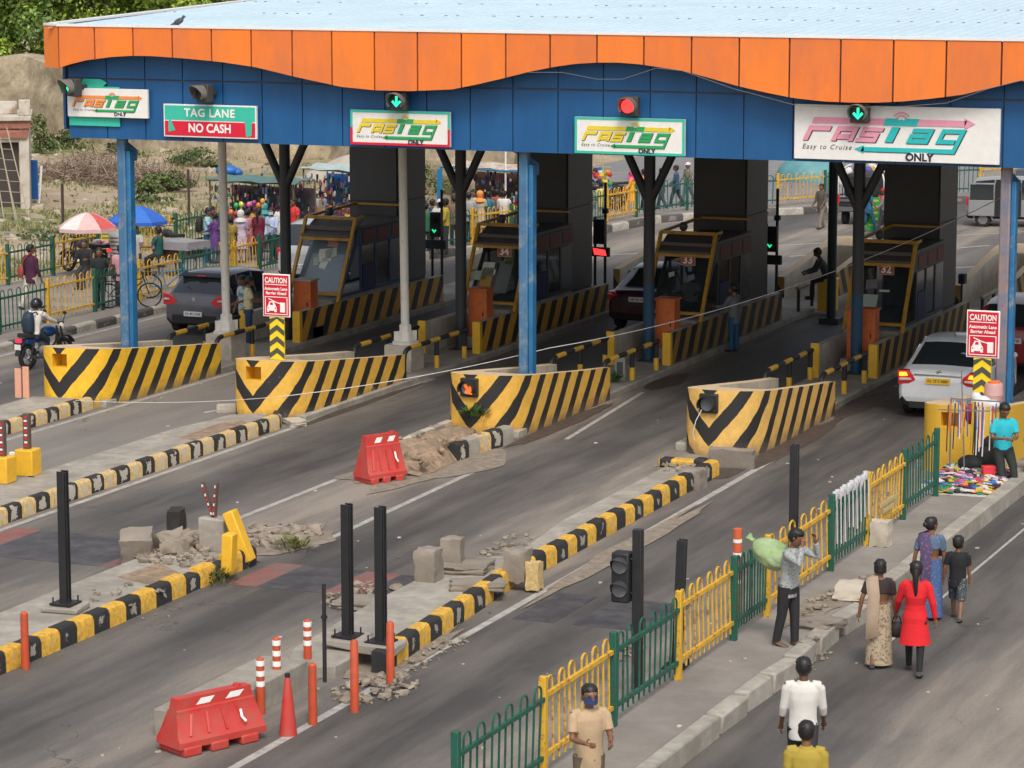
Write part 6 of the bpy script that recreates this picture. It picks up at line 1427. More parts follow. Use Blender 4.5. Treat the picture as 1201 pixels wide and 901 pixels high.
        if hair == 'long': q.tube([hp_((0,-.95,.1)), hp_((0,-1.25,-.6)), hp_((0,-1.3,-1.8)), hp_((.05,-1.25,-3.0)), hp_((.0,-1.2,-3.9))], [.5*hr,.42*hr,.32*hr,.24*hr,.08*hr], 10)
        q.build('hair', hm, t, smooth=70)
    elif hair == 'cap':
        rings = [[hp_((math.cos(a)*r_*.9, math.sin(a)*r_*1.08-.03, zf)) for a in [2*math.pi*j/16 for j in range(16)]] for zf, r_ in ((.25,1.0),(.6,1.0),(.95,.8),(1.2,.4),(1.26,.1))]
        q.loft(rings); q.tube([hp_((0,.8,.32)), hp_((0,1.55,.25))], [(.7*hr,.05*hr),(.5*hr,.04*hr)], 10)
        q.build('cap', hm, t, smooth=60)
    elif hair == 'helmet':
        rings = [[hp_((math.cos(a)*r_*1.16, math.sin(a)*r_*1.25-.03, zf)) for a in [2*math.pi*j/18 for j in range(18)]] for zf, r_ in ((-.95,.75),(-.75,1.0),(-.2,1.08),(.3,1.08),(.8,.9),(1.15,.6),(1.32,.2))]
        q.loft(rings); q.build('helmet', hm, t, smooth=60)
        q = MB(); q.add([hp_((-.9,.85,.25)), hp_((.9,.85,.25)), hp_((.85,.95,-.45)), hp_((-.85,.95,-.45)), hp_((-.6,1.34,.25)), hp_((.6,1.34,.25)), hp_((.6,1.3,-.45)), hp_((-.6,1.3,-.45))], [(4,5,6,7),(0,4,7,3),(5,1,2,6)]); q.build('visor', glass_dark, t)
    elif hair == 'scarf':
        rings = [[hp_((math.cos(a)*r_*1.0, (math.sin(a)*r_*1.12-.08) if math.sin(a) < .55 or zf > .8 or zf < -.8 else .55*r_*1.12, zf)) for a in [2*math.pi*j/16 for j in range(16)]] for zf, r_ in ((-2.3,1.7),(-1.6,1.35),(-1.1,.8),(-.6,1.0),(0,1.1),(.5,1.08),(.95,.8),(1.2,.35),(1.25,.1))]
        q.loft(rings); q.build('headscarf', hm, t, smooth=60)
    if mask:
        q = MB(); q.loft([[hp_((x_*.78, yo, zf)) for x_, yo in ((-1,.45),(-.6,.98),(0,1.24),(.6,.98),(1,.45))] for zf in (-.02,-.4,-.85)] , 0, cap=False, closed=False); q.build('face_mask', cloth(mask), t)
    # clothes
    tm = topm or cloth(top); bm_ = botm or cloth(bot)
    def sleeves(mb, frac, k):
        for s_ in (-1, 1):
            S_, E_, Wp = P['sh',s_], P['el',s_], P['wr',s_]
            path = [S_ + Vector((-s_*.05*H, 0, .006*H)), S_ + Vector((-s_*.006*H,0,-.006*H)), S_ + (E_-S_)*.18 + Vector((s_*.002*H,0,0))]; rs = [.028*H*k, .036*H*k, .039*H*k]
            if frac <= 1: path += [S_.lerp(E_, frac*.6), S_.lerp(E_, frac)]; rs += [.037*H*k, .036*H*k]
            else: path += [S_.lerp(E_, .6), E_, E_.lerp(Wp, .5), E_.lerp(Wp, frac-1)]; rs += [.034*H*k, .031*H*k, .027*H*k, .024*H*k]
            mb.tube(path, rs, 12)
    def folds(i, j, n, amp): return 1 + amp*math.sin(j*2*math.pi/n*5 + i*1.3) + amp*.6*math.sin(j*2*math.pi/n*9 + i*.7)
    def upper(mb, k, zlow, flare=0.0, n=22):
        rings = []
        secs = [(-.10,.100,.075),(-.05,.102,.076),(0,.103,.075),(.06,.097,.070),(.12,.097,.069),(.19,.107,.073),(.25,.111,.068),(.287,.094,.056),(.306,.05,.043),(.322,.040,.040)]
        if fem: secs = [(-.10,.108,.085),(-.05,.11,.086),(0,.108,.084),(.06,.092,.068),(.11,.083,.064),(.18,.096,.078),(.25,.099,.064),(.285,.083,.052),(.303,.046,.038),(.31,.038,.036)]
        for i, (f, a, c) in enumerate(secs):
            if f < zlow - 1e-6: continue
            gg = girth if f < .26 else 1; ct = pel + up*f*H
            rings.append([ct + Vector((a*H*k*gg*math.cos(q), c*H*k*gg*math.sin(q), 0))*folds(i, j, n, .012 if f < .25 else 0) + Vector((a*H*k*gg*math.cos(q), c*H*k*gg*math.sin(q), 0))*0 for j, q in enumerate([2*math.pi*j/n for j in range(n)])])
        mb.loft(rings)
    def skirt(mb, z0f, z1f, w0, w1, k=1.0, n=26, amp=.03, shift=0.):
        c0 = pel + Vector((0,0,z0f*H)); low = Vector(((P['an',-1].x+P['an',1].x)/2, (P['an',-1].y+P['an',1].y)/2, 0)); rings = []
        for i in range(7):
            f = i/6; zz = c0.z + ((z1f*H) - c0.z)*f; cx_ = c0.lerp(Vector((low.x, low.y, 0)), f*.8); wd = w0 + (w1-w0)*f
            rings.append([Vector((cx_.x + wd*H*math.cos(q)*folds(i*.2, j, n, amp*f), cx_.y + wd*.78*H*math.sin(q)*folds(i*.2, j, n, amp*f), zz)) for j, q in enumerate([2*math.pi*j/n for j in range(n)])])
        mb.loft(rings)
    frac = {'none': .25, 'half': .75, 'long': 1.93, '34': 1.5}[sleeve]
    q = MB(); upper(q, 1.0, -.0 if (sit is not False) else (-.10 if (untuck or hem) else .0)); sleeves(q, frac, 1.0)
    if hem == 'blouse':
        q = MB(); upper(q, 1.0, .12); sleeves(q, frac, 1.0)
    q.build({'f': 'blouse' if hem == 'blouse' else 'kurta', 'm': 'shirt', 'c': 'shirt'}[kind], tm, t, smooth=180, remesh=.011 if near else .016)
    if hem == 'kurta':
        q = MB(); skirt(q, -.04, .27, .108, .135, amp=.02); q.build('kurta_skirt', tm, t, smooth=70)
    if hem in ('blouse', 'sari'):
        q = MB(); skirt(q, .08, .035, .104, .125, amp=.03); q.build('sari_skirt', bm_, t, smooth=70)
        q = MB(); s_ = -1      # loose end over the left shoulder
        path = [pel + Vector((.11*H, .05*H, .10*H)), pel + up*.2*H + Vector((.02*H, .085*H, 0)), P['sh',s_] + Vector((.03*H,.03*H,.045*H)), P['sh',s_] + Vector((.025*H,-.055*H,.02*H)), pel + up*.15*H + Vector((-.05*H,-.095*H,0)), pel + Vector((-.06*H,-.115*H,-.05*H)), pel + Vector((-.06*H,-.12*H,-.22*H))]
        wv = Vector((.055*H,0,.02*H)); q.loft([[p - wv - Vector((0,0,.0)), p + wv, p + wv*.95 + (Vector((0,-.006,.004)) if i > 2 else Vector((0,.006,.006))), p - wv*.95 + (Vector((0,-.006,.004)) if i > 2 else Vector((0,.006,.006)))] for i, p in enumerate(path)]); q.build('sari_drape', dupatta or bm_, t, smooth=70)
    elif True:
        q = MB(); short = (kind == 'c' and hem == 'shorts') or hem == 'shorts' or hem == 'lungi'
        rings = []; n = 18
        for f, a, c in ((-.06,.098,.074),(-.02,.10,.075),(.03,.093,.068)):
            ct = pel + up*f*H if f > 0 else pel + Vector((0,0,f*H)); rings.append([ct + Vector((a*H*girth*math.cos(w_), c*H*girth*math.sin(w_), 0)) for w_ in [2*math.pi*j/n for j in range(n)]])
        q.loft(rings)
        for s_ in (-1, 1):
            Hp, Kn, An = P['hip',s_], P['kn',s_], P['an',s_]
            if short: q.tube([Hp + Vector((0,0,.0)), Hp.lerp(Kn,.4), Hp.lerp(Kn,.8), Hp.lerp(Kn,1.05)], [.062*H,.062*H,.058*H,.056*H], 14)
            else: q.tube([Hp + Vector((0,0,.0)), Hp.lerp(Kn,.4), Kn, Kn.lerp(An,.5), An - Vector((0,0,.005*H))], [.060*H,.055*H,.042*H,.038*H,.034*H] if not (hem == 'kurta') else [.058*H,.05*H,.036*H,.03*H,.024*H], 14)
        q.build('shorts' if short else 'trousers', bm_, t, smooth=70)
        if not untuck and kind == 'm':
            q = MB(); ct = pel + up*.03*H; q.loft([[ct + Vector((.098*H*girth*math.cos(w_), .073*H*girth*math.sin(w_), dz)) for w_ in [2*math.pi*j/18 for j in range(18)]] for dz in (-.012*H, .012*H)]); q.build('belt', black, t)
    for s_ in (-1, 1):
        an = P['an', s_]; fa = min(.5, max(-.7, P['fa', s_])); fd = Vector((0, math.cos(fa*.6), math.sin(fa*.6)))
        q = MB(); q.tube([an + Vector((0,0,-.016*H)) - fd*.028*H, an + Vector((0,0,-.022*H)) + fd*.03*H, an + Vector((0,0,-.028*H)) + fd*.10*H, an + Vector((0,0,-.028*H)) + fd*.115*H], [(.024*H,.02*H), (.029*H,.022*H), (.027*H,.014*H), (.012*H,.008*H)], 10)
        q.build('shoe', shoes or shoe_m, t)
    if dupatta and hem not in ('blouse', 'sari'):
        q = MB(); path = [pel + up*.1*H + Vector((-.06*H,-.09*H,0)), P['sh',-1] + Vector((.03*H,-.06*H,.02*H)), P['sh',-1] + Vector((.04*H,.0,.05*H)), pel + up*.26*H + Vector((0,.085*H,0)), P['sh',1] + Vector((-.04*H,.0,.05*H)), P['sh',1] + Vector((-.03*H,-.06*H,.02*H)), pel + up*.08*H + Vector((.06*H,-.095*H,0)), pel + up*-.12*H + Vector((.07*H,-.11*H,0))]
        q.tube(path, .026*H, 8); q.build('dupatta', dupatta, t)
    P['hands'] = hands; P['pel'] = pel; P['up'] = up; P['hc'] = hc
    return t, P
PW = lambda t, v: (t.matrix_basis @ Vector(v))
def at_px(px, py, z): return (*G(px, py, z), z)
def backpack(t, P, colr, label, h=1.65):
    o = thing('backpack', label, 'backpack', t.location, 0); o.rotation_euler = t.rotation_euler
    c = P['pel'] + P['up']*.18*h + Vector((0,-.14*h,0))
    q = MB(); q.loft([[c + Vector((x_*w_, d_, z_)) for x_, d_ in ((-.14,.06),(-.14,-.03),(-.09,-.1*w_),(.09,-.1*w_),(.14,-.03),(.14,.06))] for z_, w_ in ((-.24,.85),(-.2,1.0),(.05,1.0),(.18,.8),(.22,.5))]); q.build('bag', colr, o, smooth=50)
    for s_ in (-1,1):
        q = MB(); q.tube([c + Vector((s_*.1,.05,.2)), c + Vector((s_*.12,.14,.22)), c + Vector((s_*.13,.3,.06)), c + Vector((s_*.12,.15,-.16))], .018, 6); q.build('strap', black, o)
    return o

def by_feet(px, b_, t_, z=0., hmin=1.45, hmax=1.75):
    x, y = G(px, b_, z); h = (b_ - t_) / (b_ + 94) * (CAM_H - z)
    return x, y, z, max(hmin, min(hmax, h))
def by_head(px, t_, h, z=0.):
    x, y = G(px, t_, z + h*1.0); return x, y, z
PI = math.pi
walkA = (.35, .15, -.25, .25); walkB = (-.25, .25, .35, .1); stand = (.04, .05, -.02, .02)
# --- near people
x, y, z, h = by_feet(943, 762, 625, .22); print('sack', x, y, h)
t, P = person('thin man in a checked shirt carrying a pale green sack beside the right fence', -11.42, 37.1, .22, R_(-105), 1.66, (.34,.36,.34), (.02,.02,.022), arm=((1.25,.25,1.9,.5),(1.2,.25,2.0,.5)), sleeve='long', leg=(.12,.1,-.12,.1), lean=.12, head=(.3,.35), near=True, topm=cloth((.36,.38,.36), c2=(.2,.22,.24), c2amt=.4, c2s=40), shoes=sole_tan)
b = MB(); k = 14
for q in range(0): pass
k = 36; NS = 22
def sk_r(f): return .27*math.sin(PI*min(1, f*1.02+.02))**.55*(1 - .25*f) + .03
b.loft([[((sk_r(i/NS)*(1+.10*noise.noise(Vector((math.cos(a)*1.6, math.sin(a)*1.6, i*.16))) + .045*math.sin(a*9 + 2*math.sin(i*.5))*(.4+abs(i/NS-.5)*1.6)))*math.cos(a)*1.1, (sk_r(i/NS)*(1+.12*noise.noise(Vector((math.cos(a)*1.6, math.sin(a)*1.6, i*.16+9)))+ .04*math.sin(a*8+i*.4)))*math.sin(a)*.8, -.36 + .72*i/NS) for a in [2*PI*j/k for j in range(k)]] for i in range(NS+1)])
b.loft([[(r_*math.cos(a)*(1+.2*math.sin(5*a)), r_*math.sin(a), zz) for a in [2*PI*j/k for j in range(k)]] for zz, r_ in ((.33,.07),(.37,.035),(.40,.04),(.46,.085))])
ob = b.build('sack', mat('sack_green', (.25,.37,.15), .8, n=.2, s=9, bump=.6, c2=(.38,.45,.30), c2amt=.35, c2s=3, c2edge=.2), smooth=80); ob.location = PW(t, (0,-.30,1.26)); ob.rotation_euler = (R_(62), R_(10), R_(-105)); ob.scale = (.85,.85,.85); tag(ob, 'pale green woven sack slung over the thin man\'s back', 'sack')
sari_beige = cloth((.42,.34,.24), c2=(.2,.14,.08), c2amt=.4, c2s=28)
t, P = person('woman in a beige patterned sari with dark blouse walking away at the kerb', *by_feet(1030,782,657)[:3], R_(14), 1.50, (.03,.02,.02), (.4,.32,.22), 'f', 'half', (-.12,.15,.18,.1), ((-.25,.35,.35),(.05,.2,.1)), 'bob', hem='blouse', botm=sari_beige, near=True, dupatta=cloth((.36,.27,.19)), shoes=shoe_m)
hw_ = P['hands'][1][0]; o = thing('handbag', 'round dark handbag hanging from the beige sari woman\'s right hand', 'handbag', PW(t, hw_ + Vector((.02,.0,-.22))))
b = MB(); b.sphere((0,0,0), (.11,.06,.12), 7); b.build('pouch', flat('bag_dark', (.03,.025,.022)), o); b = MB(); b.tube([(-.07,0,.08),(-.04,0,.18),(.0,0,.2),(.04,0,.18),(.07,0,.08)], .01, 6); b.build('handle', flat('bag_dark', (.03,.025,.022)), o)
person('woman in a bright red kurta and black leggings with a long dark plait', *by_feet(1072,790,655)[:3], R_(12), 1.58, (.62,.01,.015), (.012,.012,.014), 'f', 'long', walkA, ((.25,.28,.5),(-.15,.3,.35)), 'long', hem='kurta', near=True, topm=cloth((.62,.012,.018)))
person('woman in a blue sequined sari with her hair in a bun, looking to the right', *by_feet(1090,726,607)[:3], R_(18), 1.52, (.06,.10,.20), (.05,.10,.22), 'f', 'half', (-.14,.15,.2,.1), ((-.1,.3,.2),(.05,.16,.1)), 'bun', hem='blouse', near=True, head=(-.9,0), topm=cloth((.07,.12,.2), c2=(.3,.35,.4), c2amt=.25, c2s=60), botm=cloth((.05,.10,.24), c2=(.2,.26,.35), c2amt=.3, c2s=50), dupatta=cloth((.05,.05,.12), c2=(.4,.08,.08), c2amt=.3, c2s=30))
person('small boy in a black t-shirt and patterned shorts walking beside the blue sari woman', *by_feet(1122,727,628)[:3], R_(8), 1.24, (.012,.012,.014), (.03,.04,.05), 'c', 'half', walkA, ((.0,.25,.2),(.05,.12,.1)), 'short', hem='shorts', near=True, botm=cloth((.04,.05,.06), c2=(.3,.32,.3), c2amt=.3, c2s=40), head=(-.35,0))
person('man in a white shirt walking away along the pavement, seen from behind', *by_head(943, 768, 1.64, .1), R_(20), 1.64, (.62,.60,.56), (.03,.03,.035), 'm', '34', walkA, ((.1,.16,.3),(.15,.18,.4)), 'short', near=True, topm=cloth((.62,.60,.56), n=.05), sk=skin2)
person('man in a mustard shirt at the bottom edge, only head and shoulders in view', *by_head(946, 846, 1.62, 0), R_(15), 1.62, (.38,.28,.04), (.03,.03,.035), 'm', 'half', stand, near=True)
person('man in a khaki shirt and dark blue face mask behind the lower fence', *by_head(691, 802, 1.64, .2), R_(-140), 1.64, (.46,.33,.20), (.15,.11,.07), 'm', 'half', stand, ((.3,.15,1.2,.4),(.3,.15,1.3,.4)), 'short', near=True, mask=(.03,.05,.14))
# vendor sitting on the ledge
t, P = person('hawker in a turquoise t-shirt sitting on the ledge, looking down at his hands', -11.55, 50.35, .22, R_(-150), 1.74, (.02,.40,.48), (.015,.02,.018), 'm', 'half', (.95,.55,.62,.2), ((.35,.12,1.25,.55),(.35,.12,1.3,.55)), 'short', near=True, sit=.50, lean=-.02, head=(.15,.5), topm=cloth((.02,.42,.50), n=.06), shoes=skin2)
person('person in a dark green dotted shawl sitting at the right edge beside the hawker', -11.05, 50.9, .1, R_(-170), 1.6, (.015,.05,.04), (.02,.03,.03), 'f', 'long', (1.1,.9,1.1,.9), ((.5,.15,1.0,.4),(.5,.15,1.0,.4)), 'scarf', hairc=cloth((.015,.05,.04), c2=(.4,.4,.35), c2amt=.2, c2s=30), hem='kurta', near=True, sit=.5)
# --- mid people
t, P = person('rider in a white shirt and black helmet with a backpack on the blue motorcycle', a_[0], a_[1], 0, -.15, 1.66, (.66,.62,.56), (.015,.03,.05), 'm', 'long', (1.15,1.25,1.15,1.25), ((.95,.15,.25,.1),(.95,.15,.25,.1)), 'helmet', hairc=flat('helmet_black', (.02,.02,.025), .2), sit=.80, lean=.18, near=True, topm=cloth((.66,.62,.56)))
d_ = Matrix.Rotation(-.15, 3, 'Z') @ Vector((0,.22,0)); t.location = (a_[0]+d_.x, a_[1]+d_.y, 0)
backpack(t, P, flat('backpack_navy', (.02,.035,.06)), 'black and navy backpack worn by the motorcycle rider')
person('man in a teal and white striped t-shirt standing beside the grey hatchback', -32.75, 61.5, .0, R_(150), 1.62, (.6,.6,.6), (.02,.02,.03), 'm', 'half', stand, ((.3,.1,1.0,.3),(.1,.1,.3)), 'short', topm=cloth((.5,.5,.5), c2=(.03,.2,.25), c2amt=.45, c2s=5), head=(0,.3))
person('man in a pale yellow shirt looking at his phone beside the grey hatchback', -32.15, 60.6, .1, R_(-60), 1.62, (.62,.56,.32), (.03,.06,.14), 'm', 'half', stand, ((.4,.12,1.1,.3),(.4,.12,1.1,.3)), 'short', untuck=False, head=(0,.35))
person('man with an orange face mask and blue trousers leaning on the wall of booth 33', -21.1, 63.9, .1, R_(75), 1.6, (.16,.16,.17), (.02,.09,.18), 'm', 'long', stand, ((.6,.15,.9),(.5,.1,.9)), 'short', mask=(.9,.16,.05))
person('man in a dark grey jacket sitting on the exit railing beyond booth 33', -21.15, 71.7, 0, R_(115), 1.66, (.07,.07,.075), (.02,.02,.02), 'm', 'long', (1.35,1.3,1.2,1.2), ((.5,.1,.7,.4),(.5,.1,.8,.4)), 'short', sit=.98, lean=.4, sk=skin2, head=(0,.5))
_b = MB(); _b.box(-.22,.22,-.22,.22,.1,.9); _b.rough((0,0,.92),(.5,.5,.06),amp=.05); _o = _b.build('yellow_pedestal', yellow, bev=.02); _o.location = (-21.15, 71.75, 0); tag(_o, 'yellow painted pedestal under the man sitting beyond booth 33', 'pedestal')
person('toll attendant in a pale uniform sitting behind the glass of booth 33', -22.45, 64.75, .1, PI, 1.6, (.5,.52,.5), (.03,.03,.04), 'm', 'half', (1.4,1.3,1.4,1.3), ((.8,.2,.8),(.8,.2,.8)), 'short', sit=.95)
t, P = person('man in a maroon shirt with a red sling bag walking behind the left fence', *by_head(35, 285, 1.72, .15), R_(-15), 1.72, (.06,.012,.04), (.5,.46,.36), 'm', 'long', walkB, ((.0,.12,.2),(.1,.1,.3)), 'short', head=(-.5,0))
o = thing('sling_bag', 'red sling bag on the back of the man in maroon', 'bag', t.location, 0); o.rotation_euler = t.rotation_euler
b = MB(); b.sphere((-.2,-.16,.98), (.1,.06,.18), 7); b.build('pouch', flat('sling_red', (.30,.05,.04)), o); b = MB(); b.tube([(-.2,-.14,1.1),(-.08,-.15,1.3),(.08,-.06,1.48),(.1,.04,1.45)], .02, 6); b.build('strap', flat('sling_red', (.30,.05,.04)), o)
person('man in a black t-shirt talking on a phone beside the black bicycle', *by_feet(118,362,296,.15)[:3], R_(205), 1.62, (.012,.02,.02), (.02,.035,.035), 'm', 'half', walkA, ((.9,.5,2.0,.2),(.1,.15,.4)), 'short')
person('man in a pink shirt standing behind the blue column near the carts', *by_head(141, 287, 1.62, .15), R_(20), 1.62, (.55,.28,.30), (.06,.06,.07), 'm', 'half', stand, sk=skin2)
person('man in a black jacket sitting by the pink umbrella', *by_head(99, 280, 1.35, .15), R_(190), 1.6, (.015,.015,.018), (.03,.03,.035), 'm', 'long', (1.3,1.3,1.3,1.3), ((.5,.2,1.2,.3),(.4,.2,1.2,.3)), 'short', sit=.55)
person('man in a dark green shirt sitting right of the grey covered cart', *by_head(186, 264, 1.45, .15), R_(95), 1.62, (.012,.08,.07), (.03,.03,.03), 'm', 'half', (1.2,1.2,1.1,1.1), ((.5,.2,1.0),(.4,.2,1.0)), 'short', sit=.62)
person('man with a dark cap behind the grey covered cart under the blue umbrella', *by_head(158, 264, 1.62, .15), R_(200), 1.62, (.4,.38,.34), (.05,.05,.05), 'm', 'half', stand, ((.5,.15,1.0),(.5,.15,1.0)), 'cap', hairc=hairm)
t, P = person('young man in light blue wearing a black backpack at the goods stall', *by_feet(244,308,250,.15)[:3], R_(-75), 1.62, (.30,.55,.60), (.03,.08,.16), 'm', 'half', stand, ((.5,.1,.9),(.5,.1,.9)), 'short', head=(0,.3))
backpack(t, P, flat('backpack_black', (.018,.018,.02)), 'black backpack worn by the young man in light blue')
person('woman in a purple dotted kurta facing the young man with the backpack', *by_feet(253,309,262,.15)[:3], R_(80), 1.5, (.10,.03,.16), (.12,.10,.2), 'f', '34', stand, ((.4,.1,.9),(.3,.1,.8)), 'bun', hem='kurta', topm=cloth((.10,.03,.17), c2=(.4,.35,.4), c2amt=.2, c2s=40))
person('woman wrapped in an olive and mustard sari in front of the goods stall', *by_feet(271,314,262,.15)[:3], R_(30), 1.5, (.3,.2,.03), (.32,.22,.03), 'f', 'half', stand, ((.2,.1,.6),(.2,.1,.6)), 'bun', hem='sari', botm=cloth((.36,.24,.03), c2=(.05,.04,.02), c2amt=.3, c2s=18), dupatta=cloth((.16,.13,.03), c2=(.4,.3,.05), c2amt=.3, c2s=25))
person('woman in white and lilac with a white scarf over her head', *by_feet(283,308,257,.15)[:3], R_(20), 1.55, (.5,.4,.5), (.52,.4,.5), 'f', 'long', stand, ((.3,.1,1.0),(.3,.1,1.0)), 'scarf', hairc=cloth((.6,.56,.56)), hem='kurta')
person('woman in a pink printed kurta and blue jeans in the stall crowd', *by_feet(291,305,258,.15)[:3], R_(10), 1.52, (.45,.12,.15), (.03,.08,.15), 'f', 'half', stand, ((.2,.1,.7),(.2,.1,.7)), 'bun', hem='kurta', topm=cloth((.45,.14,.16), c2=(.5,.45,.4), c2amt=.3, c2s=30))
person('woman in a plain maroon kurta and headscarf seen from behind near the stall', *by_feet(304,306,252,.15)[:3], R_(5), 1.56, (.14,.01,.03), (.10,.01,.02), 'f', 'long', stand, ((.1,.1,.4),(.1,.1,.4)), 'long', hem='kurta')
person('man in a light blue shirt and face mask holding a phone to his chest', *by_feet(320,308,249,.15)[:3], R_(170), 1.66, (.42,.50,.68), (.012,.04,.03), 'm', 'long', walkA, ((.35,.12,1.6,.4),(.0,.12,.2)), 'short', mask=(.45,.5,.55), untuck=False)
person('man in a white shirt with his back turned behind the dark forked column', *by_feet(329,302,246,.15)[:3], R_(10), 1.64, (.6,.57,.53), (.05,.05,.05), 'm', 'long', stand)
person('stout man in a red polo shirt standing at the second stall', *by_feet(346,296,239,.15)[:3], R_(140), 1.66, (.62,.04,.04), (.03,.03,.03), 'm', 'half', stand, ((.05,.2,.2),(.05,.2,.2)), 'short', girth=1.28)
person('stall keeper in a maroon shirt behind the second stall counter', *by_head(398, 238, 1.62, .15), R_(150), 1.62, (.07,.015,.03), (.05,.05,.05), 'm', 'half', stand, ((.4,.1,1.0),(.4,.1,1.0)))
person('helper in a yellow shirt at the right end of the second stall', *by_head(411, 241, 1.6, .15), R_(160), 1.6, (.5,.35,.05), (.05,.05,.05), 'm', 'half', stand)
fz = .15
crowd = [(516,296,232,'man in a white shirt and white cap leaning over the yellow fence',(.6,.58,.52),(.1,.1,.1),'m','cap',R_(200),(.6,.58,.55)),
 (523,298,231,'man in a yellow sleeved shirt bending beside the man in the white cap',(.55,.40,.05),(.05,.05,.06),'m','short',R_(120),None),
 (500,296,238,'person in green and black at the left of the bookstall',(.03,.15,.08),(.03,.03,.03),'m','short',R_(30),None),
 (550,284,224,'man in a pale grey shirt at the bookstall',(.35,.36,.36),(.04,.05,.06),'m','short',R_(10),None),
 (563,282,222,'woman with an orange headscarf and cream kurta at the bookstall',(.48,.42,.32),(.4,.36,.28),'f','scarf',R_(20),(.75,.28,.06)),
 (573,280,226,'man in a teal shirt at the bookstall',(.03,.18,.24),(.04,.05,.06),'m','short',R_(-20),None),
 (583,279,220,'man in a brown and red shirt at the bookstall',(.30,.10,.07),(.05,.05,.05),'m','short',R_(-10),None),
 (591,281,222,'man in a long white shirt at the right end of the bookstall',(.62,.60,.56),(.06,.06,.07),'m','short',R_(10),None),
 (507,291,236,'man in a dark blue shirt at the left corner of the bookstall',(.03,.05,.12),(.05,.05,.06),'m','short',R_(-40),None),
 (533,288,228,'man in a checked brown shirt leaning into the bookstall',(.2,.13,.09),(.04,.04,.05),'m','short',R_(15),None),
 (541,286,229,'woman in a red shawl at the bookstall',(.42,.04,.05),(.2,.03,.04),'f','bun',R_(-30),None),
 (557,278,224,'man in a cream shirt deep inside the bookstall queue',(.5,.45,.35),(.06,.06,.07),'m','short',R_(160),None),
 (262,300,249,'man in a navy shirt half hidden by the slim white column',(.03,.05,.13),(.03,.03,.04),'m','short',R_(40),None),
 (297,299,252,'young man in a yellow t-shirt deep in the hawker stall crowd',(.5,.36,.05),(.04,.05,.08),'m','short',R_(-60),None),
 (311,296,248,'woman in a turquoise dupatta deep in the hawker stall crowd',(.05,.3,.3),(.2,.2,.2),'f','scarf',R_(60),(.05,.3,.32)),
 (339,287,242,'man in a brown shirt between the two stalls',(.16,.09,.06),(.05,.05,.05),'m','short',R_(20),None),
 (377,279,236,'man in a light striped shirt at the second stall counter',(.4,.42,.45),(.05,.05,.06),'m','short',R_(10),None),
 (386,277,238,'woman in a plum coloured kurta at the second stall counter',(.18,.03,.1),(.1,.02,.06),'f','bun',R_(0),None),
 (599,279,228,'child in a yellow t-shirt beside the man in the long white shirt',(.6,.42,.04),(.06,.06,.07),'m','short',R_(-30),None),
 (741,249,206,'woman with pink headscarf and orange kurta walking beyond the yellow fence',(.78,.33,.03),(.78,.36,.08),'f','scarf',R_(100),(.62,.05,.22)),
 (776,246,203,'man in a dark grey shirt half hidden by the forked column',(.07,.08,.09),(.04,.05,.07),'m','short',R_(80),None),
 (793,242,196,'young man in a navy blue shirt walking beyond the green fence',(.04,.08,.15),(.02,.03,.04),'m','short',R_(100),None),
 (807,238,189,'man in an olive t-shirt and white cap beyond the green fence',(.18,.18,.12),(.10,.13,.16),'m','cap',R_(150),(.7,.68,.65)),
 (705,264,212,'hawker in a yellow and white shirt pushing a frame by the far kerb',(.6,.5,.15),(.5,.48,.42),'m','short',R_(60),None),
 (755,247,208,'person in orange and navy right of the pink headscarf woman',(.6,.2,.05),(.04,.05,.09),'m','short',R_(60),None),
 (963,268,213,'man in a brown jacket and khaki trousers walking on the far road',(.09,.075,.06),(.22,.18,.13),'m','short',R_(160),None),
 (1019,271,224,'person in blue standing behind a green printed sign board',(.02,.14,.30),(.02,.10,.15),'m','short',R_(-60),None),
 (1037,273,219,'person in a red cap and checked shirt beside the green board',(.20,.20,.22),(.04,.04,.05),'m','cap',R_(90),(.75,.03,.03))]
for i, (px, bb, tt, lab, tp, bt, kd, hr_, rzz, hc_) in enumerate(crowd):
    x, y, z, h = by_feet(px, bb, tt, .15 if px < 700 else .02, 1.5, 1.72)
    if 'child' in lab: h = 1.3
    person(lab, x, y, z, rzz, h, tp, bt, kd, 'long' if i % 2 else 'half', walkA if px > 700 and i % 2 else (walkB if px > 700 else stand), ((.25,.12,.6),(.2,.12,.5)), hr_, hairc=cloth(hc_) if hc_ else None, hem='kurta' if kd == 'f' else None)

# ------------------------------------------------------------------ stalls, umbrellas, goods
def umbrella(px, bb, lab, cols, topz, rad, edge):
    x, y = G(px, bb, .15); t = thing('market_umbrella', lab, 'umbrella', (x, y, .15), .2, 'market umbrellas')
    b = MB(); b.tube([(0,0,0),(0,0,topz)], .022, 8); b.build('pole', steel, t)
    b = MB(); n = 8
    for i in range(n):
        a0, a1 = 2*PI*i/n, 2*PI*(i+1)/n; k = 5; prev = None
        for j in range(k+1):
            f = j/k; r = rad*f; zz = topz - edge*f**1.7
            cur = [(r*math.cos(a0), r*math.sin(a0), zz), (r*(math.cos(a0)+math.cos(a1))/2*.97, r*(math.sin(a0)+math.sin(a1))/2*.97, zz), (r*math.cos(a1), r*math.sin(a1), zz)]
            if prev: b.add(prev+cur, [(0,3,4,1),(1,4,5,2)], cols[1][i % len(cols[1])])
            prev = cur
        e0, em, e1 = prev; b.add([e0, em, e1, (e0[0],e0[1],e0[2]-.1), (em[0],em[1],em[2]-.1), (e1[0],e1[1],e1[2]-.1)], [(0,3,4,1),(1,4,5,2)], cols[2])
    b.build('canopy', cols[0], t, smooth=30)
    b = MB(); b.tube([(0,0,topz-.02),(0,0,topz+.06)], .02, 6); b.build('finial', steel, t); return t
